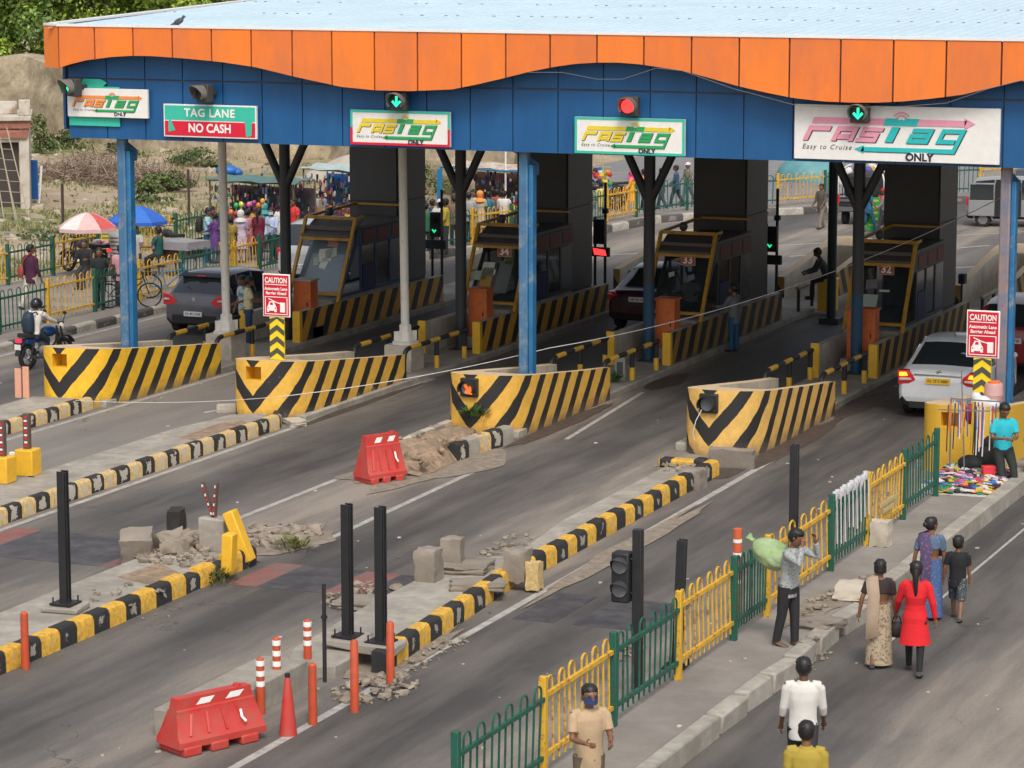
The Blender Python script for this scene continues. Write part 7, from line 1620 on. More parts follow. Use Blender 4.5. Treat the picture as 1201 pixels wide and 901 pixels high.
up, ur, ub = cloth((.62,.42,.40)), cloth((.62,.10,.10)), cloth((.03,.12,.50)); uw = cloth((.66,.62,.60))
umbrella(104, 326, 'pale pink and red market umbrella, its panels faded', ([up, ur, uw], [0,2,0,0,0,2,0,1], 0), 1.85, .86, .42)
umbrella(163, 318, 'bright blue market umbrella with small logos', ([ub, cloth((.04,.16,.55))], [0,0,1,0], 0), 1.88, .88, .42)
tarp_b = mat('blue_tarpaulin', (.02,.13,.42), .5, n=.15, s=3, bump=.4); tarp_g = mat('green_tarpaulin', (.09,.17,.16), .6, n=.2, s=3, bump=.4); tarp_l = mat('pale_tarpaulin', (.36,.44,.42), .6, n=.2, s=3, bump=.4)
wood = mat('stall_wood', (.16,.10,.06), .8, n=.25, s=6); goods = [cloth(c) for c in ((.5,.04,.05),(.6,.42,.04),(.03,.25,.1),(.05,.15,.45),(.65,.62,.6),(.45,.1,.3),(.7,.25,.04),(.03,.03,.035))]
goods_m = [cloth(c) for c in ((.25,.04,.05),(.35,.25,.08),(.04,.12,.08),(.05,.08,.2),(.45,.43,.4),(.25,.08,.16),(.02,.02,.025),(.03,.03,.035))]
def sagroof(b, x0, x1, y0, y1, z, sag=.12, m=0, th=.02, tilt=0):
    n = 8; vs = []
    for k in (0, -th):
        for i in range(n+1):
            for j in range(n+1):
                u, v = i/n, j/n; vs.append((x0+(x1-x0)*u, y0+(y1-y0)*v, z + tilt*v + k - sag*math.sin(PI*u)*math.sin(PI*v) + .03*math.sin(u*17+v*9)))
    N_ = (n+1)**2; fs = []
    for i in range(n):
        for j in range(n):
            a = i*(n+1)+j; fs.append((a, a+n+1, a+n+2, a+1)); fs.append((a+N_, a+1+N_, a+n+2+N_, a+n+1+N_))
    b.add(vs, fs, m)
def stall(lab, x, y, rz, w_, d_, h, roofm, goodm, seed, side=None):
    random.seed(seed); t = thing('market_stall', lab, 'stall', (x, y, .15), rz, 'roadside stalls')
    for sx in (0, w_):
        for sy in (0, d_):
            b = MB(); b.tube([(sx,sy,0),(sx,sy,h)], .03, 6); b.build('post', wood, t)
    b = MB(); sagroof(b, -.1, w_+.1, -.12, d_*.75, h, tilt=.1); b.build('roof', roofm, t, smooth=60)
    b = MB(); b.box(0, w_, .1, d_, .0, .72); b.build('counter', flat('counter_dark', (.06,.05,.045)), t, smooth=0)
    b = MB(); b.box(0,w_,d_-.03,d_,.72,h-.25); b.build('back_sheet', side or flat('stall_back', (.05,.05,.06)), t, smooth=0)
    b = MB()
    for k in range(90): b.obox((random.uniform(.05,w_-.05), random.uniform(.12,d_-.1), .72+random.uniform(.02,.25)), [random.uniform(.05,.18) for _ in range(3)], random.random()*3, m=random.randrange(8))
    o = b.build('stacked_goods', goods, t, smooth=0); o['kind'] = 'stuff'
    b = MB()
    for k in range(190):
        xx = random.uniform(0, w_); zz = random.uniform(1.0, h-.12); b.obox((xx, random.choice((-.08, .1, d_*.5, d_-.1)), zz), (random.uniform(.02,.08), .03, random.uniform(.06,.2)), random.uniform(-.3,.3), m=random.randrange(8))
    o = b.build('hanging_goods', goods_m, t, smooth=0); o['kind'] = 'stuff'
    return t
x, y = G(243, 296, .15); stall('crowded hawker stall with a green blue roof hung with hats and toys', x-.75, y+1.6, R_(-4), 3.0, 1.3, 2.05, tarp_g, goods, 3)
x, y = G(350, 284, .15); stall('stall with a pale cloth roof and a blue tarpaulin side', x-.4, y+1.2, R_(-6), 2.8, 1.4, 2.2, tarp_l, goods, 4, tarp_b)
x, y = G(523, 278, .15); tt_ = stall('bookstall with a blue frame and a worn pinkish roof', x-.6, y+1.8, R_(-14), 3.3, 1.3, 2.1, mat('pink_worn_sheet', (.42,.30,.24), .8, n=.3, s=5, c2=(.55,.5,.42), c2amt=.4, c2s=4), goods, 5, flat('book_shelf', (.12,.06,.04)))
b = MB(); b.tube([(-.2,-.3,0),(-.2,-.3,2.1)], .04, 6); b.tube([(-.2,-.3,2.08),(3.5,-.3,2.08)], .035, 6); b.box(-.35,-.15,-.32,-.28,.5,2.0); b.build('blue_frame', flat('stall_blue_frame', (.02,.2,.38)), tt_, smooth=0)
b = MB(); sagroof(b, 0.2, 2.2, 1.6, 3.0, 2.9, sag=.5); b.add([(1.6,1.5,3.6),(3.5,1.7,2.2),(3.6,1.7,1.2),(1.6,1.5,1.6),(1.6,1.53,3.6),(3.5,1.73,2.2),(3.6,1.73,1.2),(1.6,1.53,1.6)], [(0,1,2,3),(7,6,5,4),(0,3,7,4),(0,4,5,1)])
o = b.build('tarpaulin', tarp_b, smooth=60); o.location = tt_.location; o.rotation_euler = tt_.rotation_euler; tag(o, 'blue tarpaulin rigged above and behind the bookstall', 'tarpaulin')
o = thing('pale_pole', 'tall pale pole standing in front of the blue tarpaulin', 'pole', (*G(593, 276, .15), .15)); b = MB(); b.tube([(0,0,0),(0,0,3.2)], .03, 6); b.build('shaft', lettering_w, o)
x, y = G(243, 296, .15); bl_ = [(277,241,(.03,.40,.10),'green'),(283,240,(.55,.62,.08),'lime'),(292,240,(.70,.12,.32),'pink'),(271,249,(.70,.2,.04),'orange'),(276,251,(.35,.02,.03),'dark red'),(283,249,(.6,.58,.56),'white'),(308,236,(.75,.32,.03),'amber'),(303,241,(.6,.2,.03),'rust orange'),(298,238,(.25,.03,.16),'plum')]
for i, (px, py, c, nm) in enumerate(bl_):
    bx2, by2 = G(px, 300, .15); X2, Z2 = atY(px, py, by2)
    b = MB(); b.sphere((0,0,0), (.075,.075,.09), 7); b.tube([(0,0,-.09),(0,0,-.2)], [.015,.03], 6); b.tube([(0,0,-.2),(.01,0,-.5)], .005, 4)
    o = b.build('balloon', flat('balloon_%s' % nm.replace(' ', '_'), c, .3)); o.location = (X2, by2, Z2); tag(o, nm + ' balloon hanging at the front of the hawker stall', 'balloon', 'balloons at the hawker stall')
# cart with a grey cover
x, y = G(168, 325, .15); t = thing('vending_cart', 'hand cart with a grey cloth cover beside the blue column', 'cart', (x, y+.6, .15), R_(-10))
b = MB(); b.loft([[(x_*1.0, y_, z_) for x_, y_ in ((0,-.1),(1.25,0),(1.35,.9),(.1,.85))] for z_ in (.75,.98)]); b.sphere((.65,.4,.98), (.6,.4,.06), 6); b.build('cover', mat('grey_cloth_cover', (.26,.25,.26), .85, n=.15, s=4, bump=.5), t, smooth=40)
b = MB(); b.box(.08,1.2,.05,.8,.5,.76); b.build('box', flat('cart_brown', (.09,.05,.035)), t, smooth=0)
for p in ((.1,.1),(1.15,.1),(.15,.8),(1.2,.8)):
    b = MB(); b.tube([(p[0],p[1],0),(p[0],p[1],.9)], .025, 6); b.build('leg', flat('cart_teal', (.02,.18,.28)), t)
for s_ in (.05, .85):
    b = MB(); b.tube([(.35,s_,.28),(.4,s_,.28)], .01, 4); k = 16; b.tube([(.6+.27*math.cos(a), s_, .28+.27*math.sin(a)) for a in [2*PI*j/k for j in range(k+1)]], .02, 6); b.build('wheel', black_matt, t)
for (px, py, w_, h_, m, lab) in ((127, 312, .42, .5, flat('poster_yellow', (.62,.48,.05)), 'yellow printed price poster hung beside the pink umbrella'), (137, 322, .42, .6, flat('poster_white', (.5,.5,.52)), 'white printed poster board between the two umbrellas')):
    x, y = G(px, py, .15); t = thing('poster_board', lab, 'poster', (x, y, .15), R_(10)); b = MB(); b.box(-w_/2,w_/2,-.01,.01,.5,.5+h_+.2); b.build('sheet', m, t, smooth=0)
    b = MB(); [b.box(-w_*.4, w_*random.uniform(.1,.4), -.014, -.011, .58+k*.11, .62+k*.11) for k in range(5)]; o = b.build('print_line', flat('print_grey', (.16,.13,.1)), t, smooth=0); o['kind'] = 'stuff'
    b = MB(); b.tube([(-w_/2,0.02,0),(-w_/2,0.02,.5+h_)], .015, 5); b.build('stick', wood, t)
x, y = G(366, 288, .15); b = MB(); b.box(-.38,.38,-.02,.02,.75,1.2); b.tube([(0,.03,0),(0,.03,.8)], .03, 6); o = b.build('cardboard_sign', flat('cardboard', (.36,.20,.11)), smooth=0); o.location = (x, y, .15); tag(o, 'plain brown cardboard square right of the man in the red polo', 'cardboard')
x, y = G(245, 289, .15); b = MB(); b.sphere((0,0,0), (.38,.3,.2), 8); b.sphere((.25,.1,-.05), (.25,.2,.14), 6); o = b.build('blue_bundle', tarp_b, smooth=80); o.location = (x-.35, y+1.9, 2.33); tag(o, 'blue plastic bundle on the left end of the hawker stall roof', 'bundle')
for (px, py, c, lab) in ((105, 318, (.6,.55,.55), 'white and red shopping bags on the parked motorcycle'),):
    b = MB(); b.sphere((0,0,0), (.22,.16,.12), 6); b.sphere((.25,.05,-.03), (.16,.13,.1), 6); o = b.build('shopping_bag', cloth((.55,.5,.5), c2=(.5,.05,.1), c2amt=.35, c2s=9), smooth=80); o.location = (*G(118, 322, .15), 1.0); o.location.x += -.25; o.location.y += .35; tag(o, lab, 'bag')
# poles in the waste ground
for i, (px, bb, tt, ln, lab) in enumerate(((75, 305, 213, 0, 'thin rusty pole standing left of the pink umbrella'), (222, 268, 197, 0, 'thin rusty pole standing behind the rear fence near the stalls'), (300, 238, 201, .25, 'short rusty pole leaning to the right in the waste ground'))):
    x, y = G(px, bb); h = (bb-tt)/(bb+94)*10; t = thing('rusty_pole', lab, 'pole', (x, y, 0), 0, 'rusty poles in the waste ground'); t.rotation_euler[1] = ln
    b = MB(); b.tube([(0,0,0),(0,0,h)], .045, 7); b.build('shaft', flat('rust_brown', (.06,.035,.03)), t)
# far right clutter: dome tarp, sign board, frames
x, y = G(932, 217); b = MB(); b.sphere((0,0,0), (1.4,1.2,1.1), 9); o = b.build('tarp_dome', mat('teal_tarpaulin', (.10,.26,.28), .6, n=.2, s=2, bump=.5)); o.location = (x, y+2, .0); tag(o, 'teal tarpaulin covered heap beyond the far green fence', 'tarpaulin')
x, y = G(1024, 271); t = thing('display_board', 'green printed board leaning by the person in blue on the far road', 'board', (x, y-.05, .02), .3); b = MB(); b.box(-.22,.22,-.02,.02,0,1.1); b.build('sheet', flat('board_green', (.02,.32,.06)), t, smooth=0); b = MB(); [b.box(random.uniform(-.18,0), random.uniform(.02,.18), -.026, -.022, .15+.2*k, .22+.2*k) for k in range(5)]; o = b.build('print_block', flat('print_yellow', (.5,.45,.1)), t, smooth=0); o['kind'] = 'stuff'
for i, (px, py, c, lab) in enumerate(((1003, 235, (.5,.04,.05), 'red bundle of goods hung on the far fence left of booth 32 column'), (1012, 222, (.1,.1,.35), 'navy patterned cloth bundle hung at the far fence'), (985, 225, (.6,.06,.05), 'small red bundle hung at the far yellow fence'), (1030, 222, (.5,.35,.1), 'mustard bundle hung at the far yellow fence'))):
    x, y = G(px, 246); X_, Z_ = atY(px, py - 18, y + 1.2); b = MB(); [b.sphere((random.uniform(-.3,.3), random.uniform(-.1,.1), random.uniform(-.35,.35)), random.uniform(.08,.2), 5, random.randrange(3)) for _ in range(16)]
    o = b.build('goods_bundle', [cloth(c), goods[4], goods[i]]); o.location = (X_, y+1.2, max(.6, Z_)); tag(o, lab, 'goods')
x, y = G(710, 262); t = thing('carrying_frame', 'pale upright stick frame held by the yellow shirted hawker', 'frame', (x-.1, y, .0), 0); b = MB(); b.tube([(0,0,.0),(0,0,2.6)], .02, 5); b.tube([(-.3,0,1.9),(.3,0,1.9)], .015, 5); b.build('stick', flat('pale_stick', (.5,.4,.2)), t); b = MB(); [b.sphere((random.uniform(-.3,.3), random.uniform(-.1,.1), random.uniform(1.2,1.9)), random.uniform(.05,.13), 4, random.randrange(8)) for _ in range(26)]; o = b.build('wares', goods, t); o['kind'] = 'stuff'

# ------------------------------------------------------------------ hawker's goods on the right pavement
random.seed(11)
t = thing('goods_mat', 'pale cloth spread with many small colourful goods on the right pavement', 'mat', (-11.9, 49.8, .225), .05)
b = MB(); b.box(-.75,.62,-1.5,1.4,0,.012); b.build('cloth', cloth((.5,.48,.44)), t, smooth=0)
b = MB()
for k in range(330):
    b.obox((random.uniform(-.68,.56), random.uniform(-1.35,1.25), .03+random.random()*.04), (random.uniform(.04,.12), random.uniform(.12,.36), .02), random.gauss(.6,.4), m=random.choice((0,1,2,3,3,4,4,4,5,7,7,7,6)), rx=random.gauss(0,.08))
o = b.build('small_goods', goods, t, smooth=0); o['kind'] = 'stuff'
t = thing('goods_rack', 'wire rack hung with chains and coloured strings behind the goods mat', 'rack', (-12.3, 50.5, .22), 0)
b = MB(); [b.tube([(xx,0,0),(xx,0,1.35)], .015, 5) for xx in (-.25,.65)]; b.tube([(-.25,0,1.33),(.65,0,1.33)], .015, 5); b.tube([(-.35,-.5,1.2),(.6,-.6,1.25)], .012, 5); b.tube([(.1,-.3,0),(.0,-.3,1.9)], .012, 5); b.build('frame', steel, t)
b = MB()
for k in range(34):
    xx = random.uniform(-.2,.6); yy = random.choice((0,-.02,-.3,-.5)); b.tube([(xx,yy,1.3),(xx+random.uniform(-.03,.03),yy-.02,1.3-random.uniform(.35,.95))], .011, 4, random.choice((1,1,4,0,3,4,6,7)))
o = b.build('hanging_strings', goods, t); o['kind'] = 'stuff'
b = MB(); b.sphere((0,0,0), (.28,.22,.25), 8); b.sphere((-.25,-.1,-.08), (.28,.2,.16), 7); b.sphere((.05,.1,.25), (.18,.14,.18), 6)
o = b.build('black_bag', mat('black_bag_cloth', (.018,.018,.02), .7, n=.3, s=8, bump=.5), smooth=80); o.location = (-11.95, 50.9, .42); tag(o, 'lumpy black bag slumped beside the hawker in turquoise', 'bag')
b = MB(); b.box(-.12,.12,-.08,.08,0,.2); o = b.build('red_box', flat('box_red', (.62,.03,.04)), bev=.01); o.location = (-11.75, 50.15, .24); o.rotation_euler = (0,0,.5); tag(o, 'small bright red box on the goods mat', 'box')
b = MB(); b.tube([(0,0,0),(0,0,.2),(0,0,.24),(0,0,.27)], [.04,.04,.02,.015], 10); o = b.build('bottle', flat('bottle_lime', (.5,.6,.08), .3)); o.location = (-11.55, 50.4, .23); tag(o, 'lime green bottle standing by the hawker\'s knee', 'bottle')
x, y = G(1168, 480, 1.2); t = thing('plastic_drum', 'pale pink plastic drum with an orange lid on the yellow barrier', 'drum', (x-.12, y+.3, 1.2)); b = MB(); b.lathe([(.16,0),(.175,.05),(.17,.2),(.178,.22),(.17,.24),(.175,.4),(.15,.44)], n=20); b.build('body', flat('drum_pink', (.52,.30,.28)), t); b = MB(); b.lathe([(.12,.44),(.12,.47),(.1,.48)], n=18); b.build('lid', flat('lid_orange', (.7,.16,.04)), t)
x, y = G(1147, 481, 1.2); b = MB(); b.sphere((0,0,.1), (.2,.14,.14), 7); b.sphere((.2,.02,.07), (.15,.12,.1), 6); b.sphere((-.1,0,.2), (.1,.08,.1), 5); o = b.build('plastic_bag', flat('bag_white', (.62,.62,.62), .3), smooth=80); o.location = (x, y+.25, 1.2); tag(o, 'crumpled white plastic bag on the yellow barrier', 'bag')
x, y = G(1134, 492, 1.0); b = MB(); b.sphere((0,0,.0), (.1,.1,.2), 7); o = b.build('red_bag', flat('bag_red', (.35,.02,.03)), smooth=80); o.location = (-12.25, 50.75, 1.25); tag(o, 'dark red bag hanging behind the goods rack', 'bag')

# ------------------------------------------------------------------ wall, ruin, brush and trees at the back
def stonewall_mat():
    m = bpy.data.materials.new('old_stone_wall'); m.use_nodes = True; t = m.node_tree; b = t.nodes['Principled BSDF']; N = t.nodes.new; L = t.links.new
    tc = N('ShaderNodeTexCoord'); vo = N('ShaderNodeTexVoronoi'); vo.inputs['Scale'].default_value = 3.2; mp = N('ShaderNodeMapping'); mp.inputs['Scale'].default_value = (1,1,1.8); L(tc.outputs['Object'], mp.inputs[0]); L(mp.outputs[0], vo.inputs['Vector'])
    n1 = N('ShaderNodeTexNoise'); n1.inputs['Scale'].default_value = .9; n1.inputs['Detail'].default_value = 12; n1.inputs['Roughness'].default_value = .7; L(tc.outputs['Object'], n1.inputs['Vector'])
    cr = N('ShaderNodeValToRGB'); L(n1.outputs[0], cr.inputs[0]); e = cr.color_ramp.elements; e[0].position = .32; e[0].color = (.24,.19,.12,1); e[1].position = .65; e[1].color = (.50,.41,.28,1)
    mr = N('ShaderNodeMapRange'); mr.inputs[3].default_value = .75; mr.inputs[4].default_value = 1.1; L(vo.outputs['Color'], mr.inputs[0])
    sc = N('ShaderNodeVectorMath'); sc.operation = 'SCALE'; L(cr.outputs[0], sc.inputs[0]); L(mr.outputs[0], sc.inputs['Scale']); L(sc.outputs[0], b.inputs['Base Color']); b.inputs['Roughness'].default_value = .95
    bp = N('ShaderNodeBump'); bp.inputs['Strength'].default_value = .8; bp.inputs['Distance'].default_value = .12; L(n1.outputs[0], bp.inputs['Height']); L(bp.outputs[0], b.inputs['Normal']); return m
swm = stonewall_mat()
wp = [(*G(-120, 140), 3.3), (*G(40, 152), 3.3), (*G(75, 160), 3.5), (*G(180, 178), 3.6), (*G(270, 187), 3.2), (*G(400, 189), 3.2), (*G(490, 232), 3.4), (*G(612, 245), 3.4), (*G(625, 205), 3.4), (*G(640,180), 3)]
b = MB(); pts = []
for (xa, ya, ha), (xb, yb, hb) in zip(wp[:-1], wp[1:]):
    k = max(2, int(math.dist((xa,ya),(xb,yb)) / 1.0))
    for i in range(k): f = i/k; pts.append((xa+(xb-xa)*f, ya+(yb-ya)*f, ha+(hb-ha)*f))
rows = 9; vs = []
for i, (xx, yy, hh) in enumerate(pts):
    hh += .5*noise.noise(Vector((i*.15, 0, 4)))
    for j in range(rows+1):
        f = j/rows; d = .35*noise.noise(Vector((i*.35, j*.5, 1))) + (1-f)*-.8
        vs.append((xx + d*.3, yy + d, -.1 + hh*f))
    vs.append((xx, yy+1.2, hh)); vs.append((xx, yy+1.2, -.1))
R2 = rows + 3
b.add(vs, [(i*R2+j, (i+1)*R2+j, (i+1)*R2+j+1, i*R2+j+1) for i in range(len(pts)-1) for j in range(R2-1)])
tag(b.build('stone_wall', swm, smooth=60), 'long crumbling old stone wall across the back of the waste ground', 'wall')
# ruined house at the left edge
x, y = G(36, 247); t = thing('ruined_house', 'small roofless whitewashed ruin with a dark doorway at the left edge', 'house', (x, y, 0), R_(31))
plaster = mat('ruin_plaster', (.52,.47,.40), .9, n=.2, s=1.5, c2=(.28,.2,.15), c2amt=.3, c2s=1.2)
b = MB(); b.box(-.35,0,0,.35,0,3.0); b.box(-2.6,-1.6,0,.3,0,2.6); b.box(-4.5,-1.6,.0,.3,0,.9); b.box(-1.6,-.35,.02,.3,2.4,2.9); b.box(-.3,0,.35,3.5,0,2.7); b.box(-4.5,-4.2,.3,3.5,0,2.8); b.build('wall', plaster, t, bev=.03)
b = MB(); b.box(-4.5,.08,-.1,.4,2.9,3.15); b.obox((-1.2,.1,2.75), (2.4,.4,.3), 0, jit=.1); b.build('lintel', mat('ruin_brick', (.30,.13,.09), .9, n=.3, s=8), t, smooth=0)
b = MB(); b.box(-4.5,.1,-.2,3.6,3.16,3.34); b.box(-.32,.08,-.18,.1,3.34,3.9); b.box(-4.5,-.4,.9,1.1,3.34,3.8); b.build('parapet', plaster, t, bev=.03)
b = MB(); b.box(-1.58,-.37,.32,.36,0,2.38); b.build('dark_doorway', flat('doorway_dark', (.05,.04,.035)), t, smooth=0)
o = thing('blue_board', 'blue board standing at the corner of the ruin', 'board', (*G(41, 240), 0)); b = MB(); b.box(-.14,.14,-.03,.03,.2,1.6); b.build('sheet', flat('board_blue', (.02,.12,.40)), o, smooth=0); b = MB(); b.tube([(.1,.1,0),(.25,.1,1.4)], .05, 6); b.build('pale_stick', lettering_w, o)
rope_m = flat('dry_bamboo', (.36,.30,.22))
for i, (a, c, n_, wd, lab) in enumerate((((2,150),(38,262),9,.5,'long ladder of bamboo leaning on the ruin, right one'), ((-6,160),(22,262),8,.45,'bamboo ladder leaning on the ruin, left one'))):
    x, y = G(*c); t = thing('ladder', lab, 'ladder', (x, y-.5, 0), 0, 'bamboo ladders on the ruin')
    xt, yt = G(c[0], c[1]); X_, Z_ = atY(a[0], a[1], yt + .4); dx_ = X_ - x
    for s_ in (-wd/2, wd/2):
        b = MB(); b.tube([(s_,0,0),(s_*.8+dx_,.9,Z_)], .022, 6); b.build('rail', rope_m, t)
    for k in range(1, n_):
        f = k/n_; b = MB(); b.tube([(-wd/2*(1-.2*f)+dx_*f,.9*f,Z_*f),(wd/2*(1-.2*f)+dx_*f,.9*f,Z_*f)], .013, 5); b.build('rung', rope_m, t)
# dry brush pile
random.seed(5); x, y = G(118, 216); b = MB()
for k in range(2600):
    a = random.random()*6.28; q = random.random()**.6; px_ = 4.2*q*math.cos(a); py_ = 1.8*q*math.sin(a); pz_ = random.random()*1.35*(1-q*.75)
    d = Vector((random.gauss(0,1), random.gauss(0,1), random.gauss(.25,.5))).normalized()*random.uniform(.3,.9); r_ = random.uniform(.008,.02)
    p = Vector((px_, py_, pz_)); m_ = p + d*.5 + Vector((random.gauss(0,.08), random.gauss(0,.08), random.gauss(0,.08))); u = d.cross(Vector((0,0,1))).normalized()*r_; v = Vector((0,0,r_))
    b.add([p-u, p+u, m_-u, m_+u, p+d-u*.4, p+d+u*.4, p+v, m_+v, p+d+v*.4], [(0,2,7,6),(1,6,7,3),(2,4,8,7),(3,7,8,5)], k % 3)
o = b.build('brush_pile', [flat('dry_twig', (.22,.15,.10)), flat('dry_twig_pale', (.34,.26,.18)), flat('dry_twig_dark', (.13,.085,.06))], smooth=0); o.location = (x, y, .0); tag(o, 'big tangled pile of dry brown branches in the waste ground', 'brush pile')
# bushes and field growth
def leafy(name, lab, cat, x, y, z, R_xyz, n, leaf, m, trunk=None, clumps=14, group=None, seed=0):
    random.seed(seed); t = thing(name, lab, cat, (x, y, z), 0, group); b = MB(); rx, ry, rz_ = R_xyz
    cs = []
    for k in range(clumps):
        a = random.random()*6.28; e = random.uniform(-.35, 1.0)*PI/2; q = random.uniform(.6, .95)
        cs.append((Vector((rx*q*math.cos(a)*math.cos(e), ry*q*math.sin(a)*math.cos(e), rz_*q*math.sin(e))), random.uniform(.26,.42) if not trunk else random.uniform(.14,.25)))
    cs.append((Vector((0,0,0)), .5)); base = Vector((0,0, (trunk or 0)))
    for k in range(n):
        ci = random.randrange(len(cs)); c, r = cs[ci]
        d = Vector((random.gauss(0,1), random.gauss(0,1), random.gauss(0,1))).normalized() * (random.random()**.35)
        p = base + Vector((0,0,rz_*.9 if trunk else rz_*.5)) + c + Vector((d.x*rx*r, d.y*ry*r, d.z*rz_*r))
        if p.z < .02: p.z = abs(p.z)*.3
        s_ = leaf*random.uniform(.6,1.4); nn = (d + Vector((random.gauss(0,.5), random.gauss(0,.5), random.gauss(.4,.5)))).normalized(); u = nn.orthogonal().normalized(); u = Matrix.Rotation(random.random()*6.28, 3, nn) @ u; v = nn.cross(u)
        b.add([p-u*s_-v*s_*.4, p-u*.1*s_+v*s_*.5, p+u*s_+v*s_*.2, p+u*.2*s_-v*s_*.6], [(0,3,2,1)], (ci*5+seed) % 3 if random.random() < .72 else k % 3)
    b.build('crown' if trunk else 'foliage', m, t, smooth=0)
    if trunk:
        q = MB(); q.tube([(0,0,-.2),(.1,0,trunk*.5),(.05,.1,trunk+rz_*.4)], [.32,.24,.14], 9); q.build('trunk', flat('bark', (.10,.07,.05)), t)
        for c, r in cs[:7]:
            q = MB(); q.tube([(.06,0,trunk*.7), base*.9 + Vector((0,0,rz_*.5)) + c*.35, base + Vector((0,0,rz_*.9)) + c*.85], [.13,.08,.03], 6); q.build('limb', flat('bark', (.10,.07,.05)), t)
    return t
lg = [mat('leaf_bright', (.31,.42,.05), .6, n=.3, s=1.5), mat('leaf_mid', (.19,.29,.035), .6, n=.3, s=1.5), mat('leaf_dark', (.08,.15,.02), .6, n=.3, s=1.5)]
bg_ = [mat('bush_green', (.10,.15,.04), .7, n=.3, s=3), mat('bush_olive', (.16,.17,.07), .7, n=.3, s=3), mat('bush_dark', (.05,.08,.025), .7, n=.3, s=3)]
trees = [(-30, 135, 9, 6.0, 'large bright green tree at the far left edge above the wall'), (60, 142, 10, 6.2, 'broad yellow green tree overhanging the old wall left of the canopy corner'), (150, 130, 9, 5.6, 'dense green tree behind the canopy corner'), (235, 132, 9.5, 5.8, 'tall green tree behind the roof edge'), (15, 128, 14, 6.5, 'taller pale green tree in the second row, far left'), (110, 122, 15, 6.5, 'taller tree in the second row above the canopy corner'), (205, 118, 15, 6.5, 'tall tree in the second row behind the roof')]
for i, (px, py, hh, rr, lab) in enumerate(trees):
    x, y = G(px, py); leafy('leafy_tree', lab, 'tree', x, y + 3, 0, (rr, rr, rr*.85), 30000 if i < 4 else 18000, .13, lg, trunk=hh-rr*1.15 if i >= 4 else .2 + (hh-9)*.5, clumps=60, group='trees behind the wall', seed=20+i)
bushes = [(46,184,.9,1.1,'small rounded green bush at the foot of the old wall'), (395,178,1.4,.9,'green bush beside the wall right of the forked column'), (330,182,1.8,.6,'low green scrub in front of the wall between the white and forked columns'), (372,184,1.2,.7,'small green shrub near the pale slope'), (172,238,1.2,.5,'low scrub behind the blue umbrella'), (505,215,2.0,1.4,'tall green bush left of the bookstall'), (490,240,1.4,.9,'low bush at the left of the bookstall'), (185,225,1.5,.5,'scrubby weeds left of the white column'),(20,158,1.6,.8,'tan green scrub growing against the wall above the ruin'),(90,176,1.8,.6,'sparse scrub before the wall left of the blue column'),(225,196,1.6,.5,'thin green scrub between the blue and white columns'),(140,190,1.4,.5,'green weeds just behind the brush pile'), (110,292,2.2,.55,'green scrub along the rear fence under the pink umbrella')]
for i, (px, py, rx, hh, lab) in enumerate(bushes):
    x, y = G(px, py); leafy('bush', lab, 'bush', x, y, 0, (rx, rx*.6, hh), 1400, .07, bg_, clumps=9, group='bushes of the waste ground', seed=60+i)
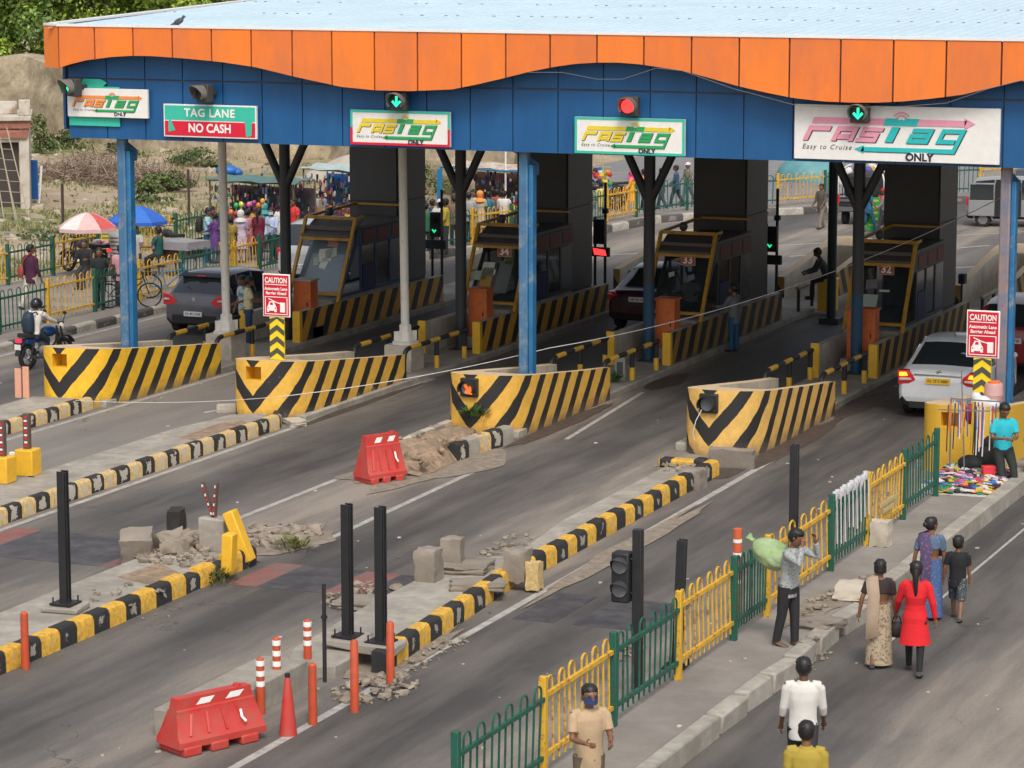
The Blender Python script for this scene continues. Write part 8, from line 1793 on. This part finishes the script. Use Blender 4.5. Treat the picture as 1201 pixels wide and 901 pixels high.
# grass and litter scattered over the field
random.seed(9); b = MB(); cnt = 0
while cnt < 11000:
    px_ = random.uniform(-20, 620); py_ = random.uniform(150, 330); x, y = G(px_, py_)
    if x > -43.9 or y > 126 or y < 50: continue
    v = noise.noise(Vector((x*.11+3, y*.11, 7))) + .5*noise.noise(Vector((x*.5, y*.5, 1)))
    if v < .02 + random.random()*.25: 
        if random.random() > .03: continue
    cnt += 1; z = field_h(x, y) - .02; h_ = random.uniform(.06,.22); a = random.random()*6.28; dx_, dy_ = math.cos(a)*.05, math.sin(a)*.05
    b.add([(x-dx_, y-dy_, z), (x+dx_, y+dy_, z), (x+random.gauss(0,.05), y+random.gauss(0,.05), z+h_)], [(0,1,2)], random.randrange(3))
tag(b.build('grass', [flat('grass_green', (.13,.17,.05)), flat('grass_straw', (.34,.29,.14)), flat('grass_olive', (.2,.2,.08))], smooth=0), 'patchy dry grass over the waste ground', 'grass', kind='stuff')
b = MB(); cnt = 0
while cnt < 700:
    px_ = random.uniform(-20, 620); py_ = random.uniform(150, 320); x, y = G(px_, py_)
    if x > -43.9 or y > 126 or y < 50: continue
    cnt += 1; s_ = random.uniform(.05,.22) if random.random() < .9 else random.uniform(.2,.5); b.obox((x, y, field_h(x, y)+s_*.12), (s_, s_*random.uniform(.5,1), s_*random.uniform(.15,.6)), random.random()*3, rx=random.uniform(-.4,.4), m=random.choice((0,0,0,0,0,1,2,2)) if random.random() > .03 else 3, jit=s_*.15)
tag(b.build('litter', [flat('litter_stone', (.42,.36,.28)), flat('litter_white', (.55,.52,.48)), flat('litter_dark', (.12,.09,.07)), flat('litter_blue', (.1,.25,.35))], smooth=0), 'stones and scraps of litter strewn over the waste ground', 'litter', kind='stuff')
# small scraps on the road and pavement
b = MB()
for k in range(130):
    px_ = random.uniform(0, 1200); py_ = random.uniform(400, 890); x, y = G(px_, py_); s_ = random.uniform(.015,.05)
    z_ = .0 if not (-12.55 < x < -11.1) else .22
    b.obox((x, y, z_+s_*.2), (s_*1.5, s_, s_*.4), random.random()*3, m=random.choice((0,0,1,2)), jit=s_*.1)
tag(b.build('road_litter', [flat('litter_stone', (.42,.36,.28)), flat('litter_dark', (.12,.09,.07)), flat('litter_white', (.62,.6,.58))], smooth=0), 'pebbles and paper scraps on the asphalt', 'litter', kind='stuff')
x, y = G(395, 222); b = MB(); b.sphere((0,0,0), (4.5,1.2,1.5), 10); o = b.build('earth_bank', mat('pale_earth', (.42,.37,.31), .95, n=.15, s=2, bump=.4)); o.location = (x+.5, y+3, .0); o.rotation_euler = (0, R_(-16), R_(12)); tag(o, 'smooth pale earth bank rising beside the second stall', 'terrain', kind='structure')
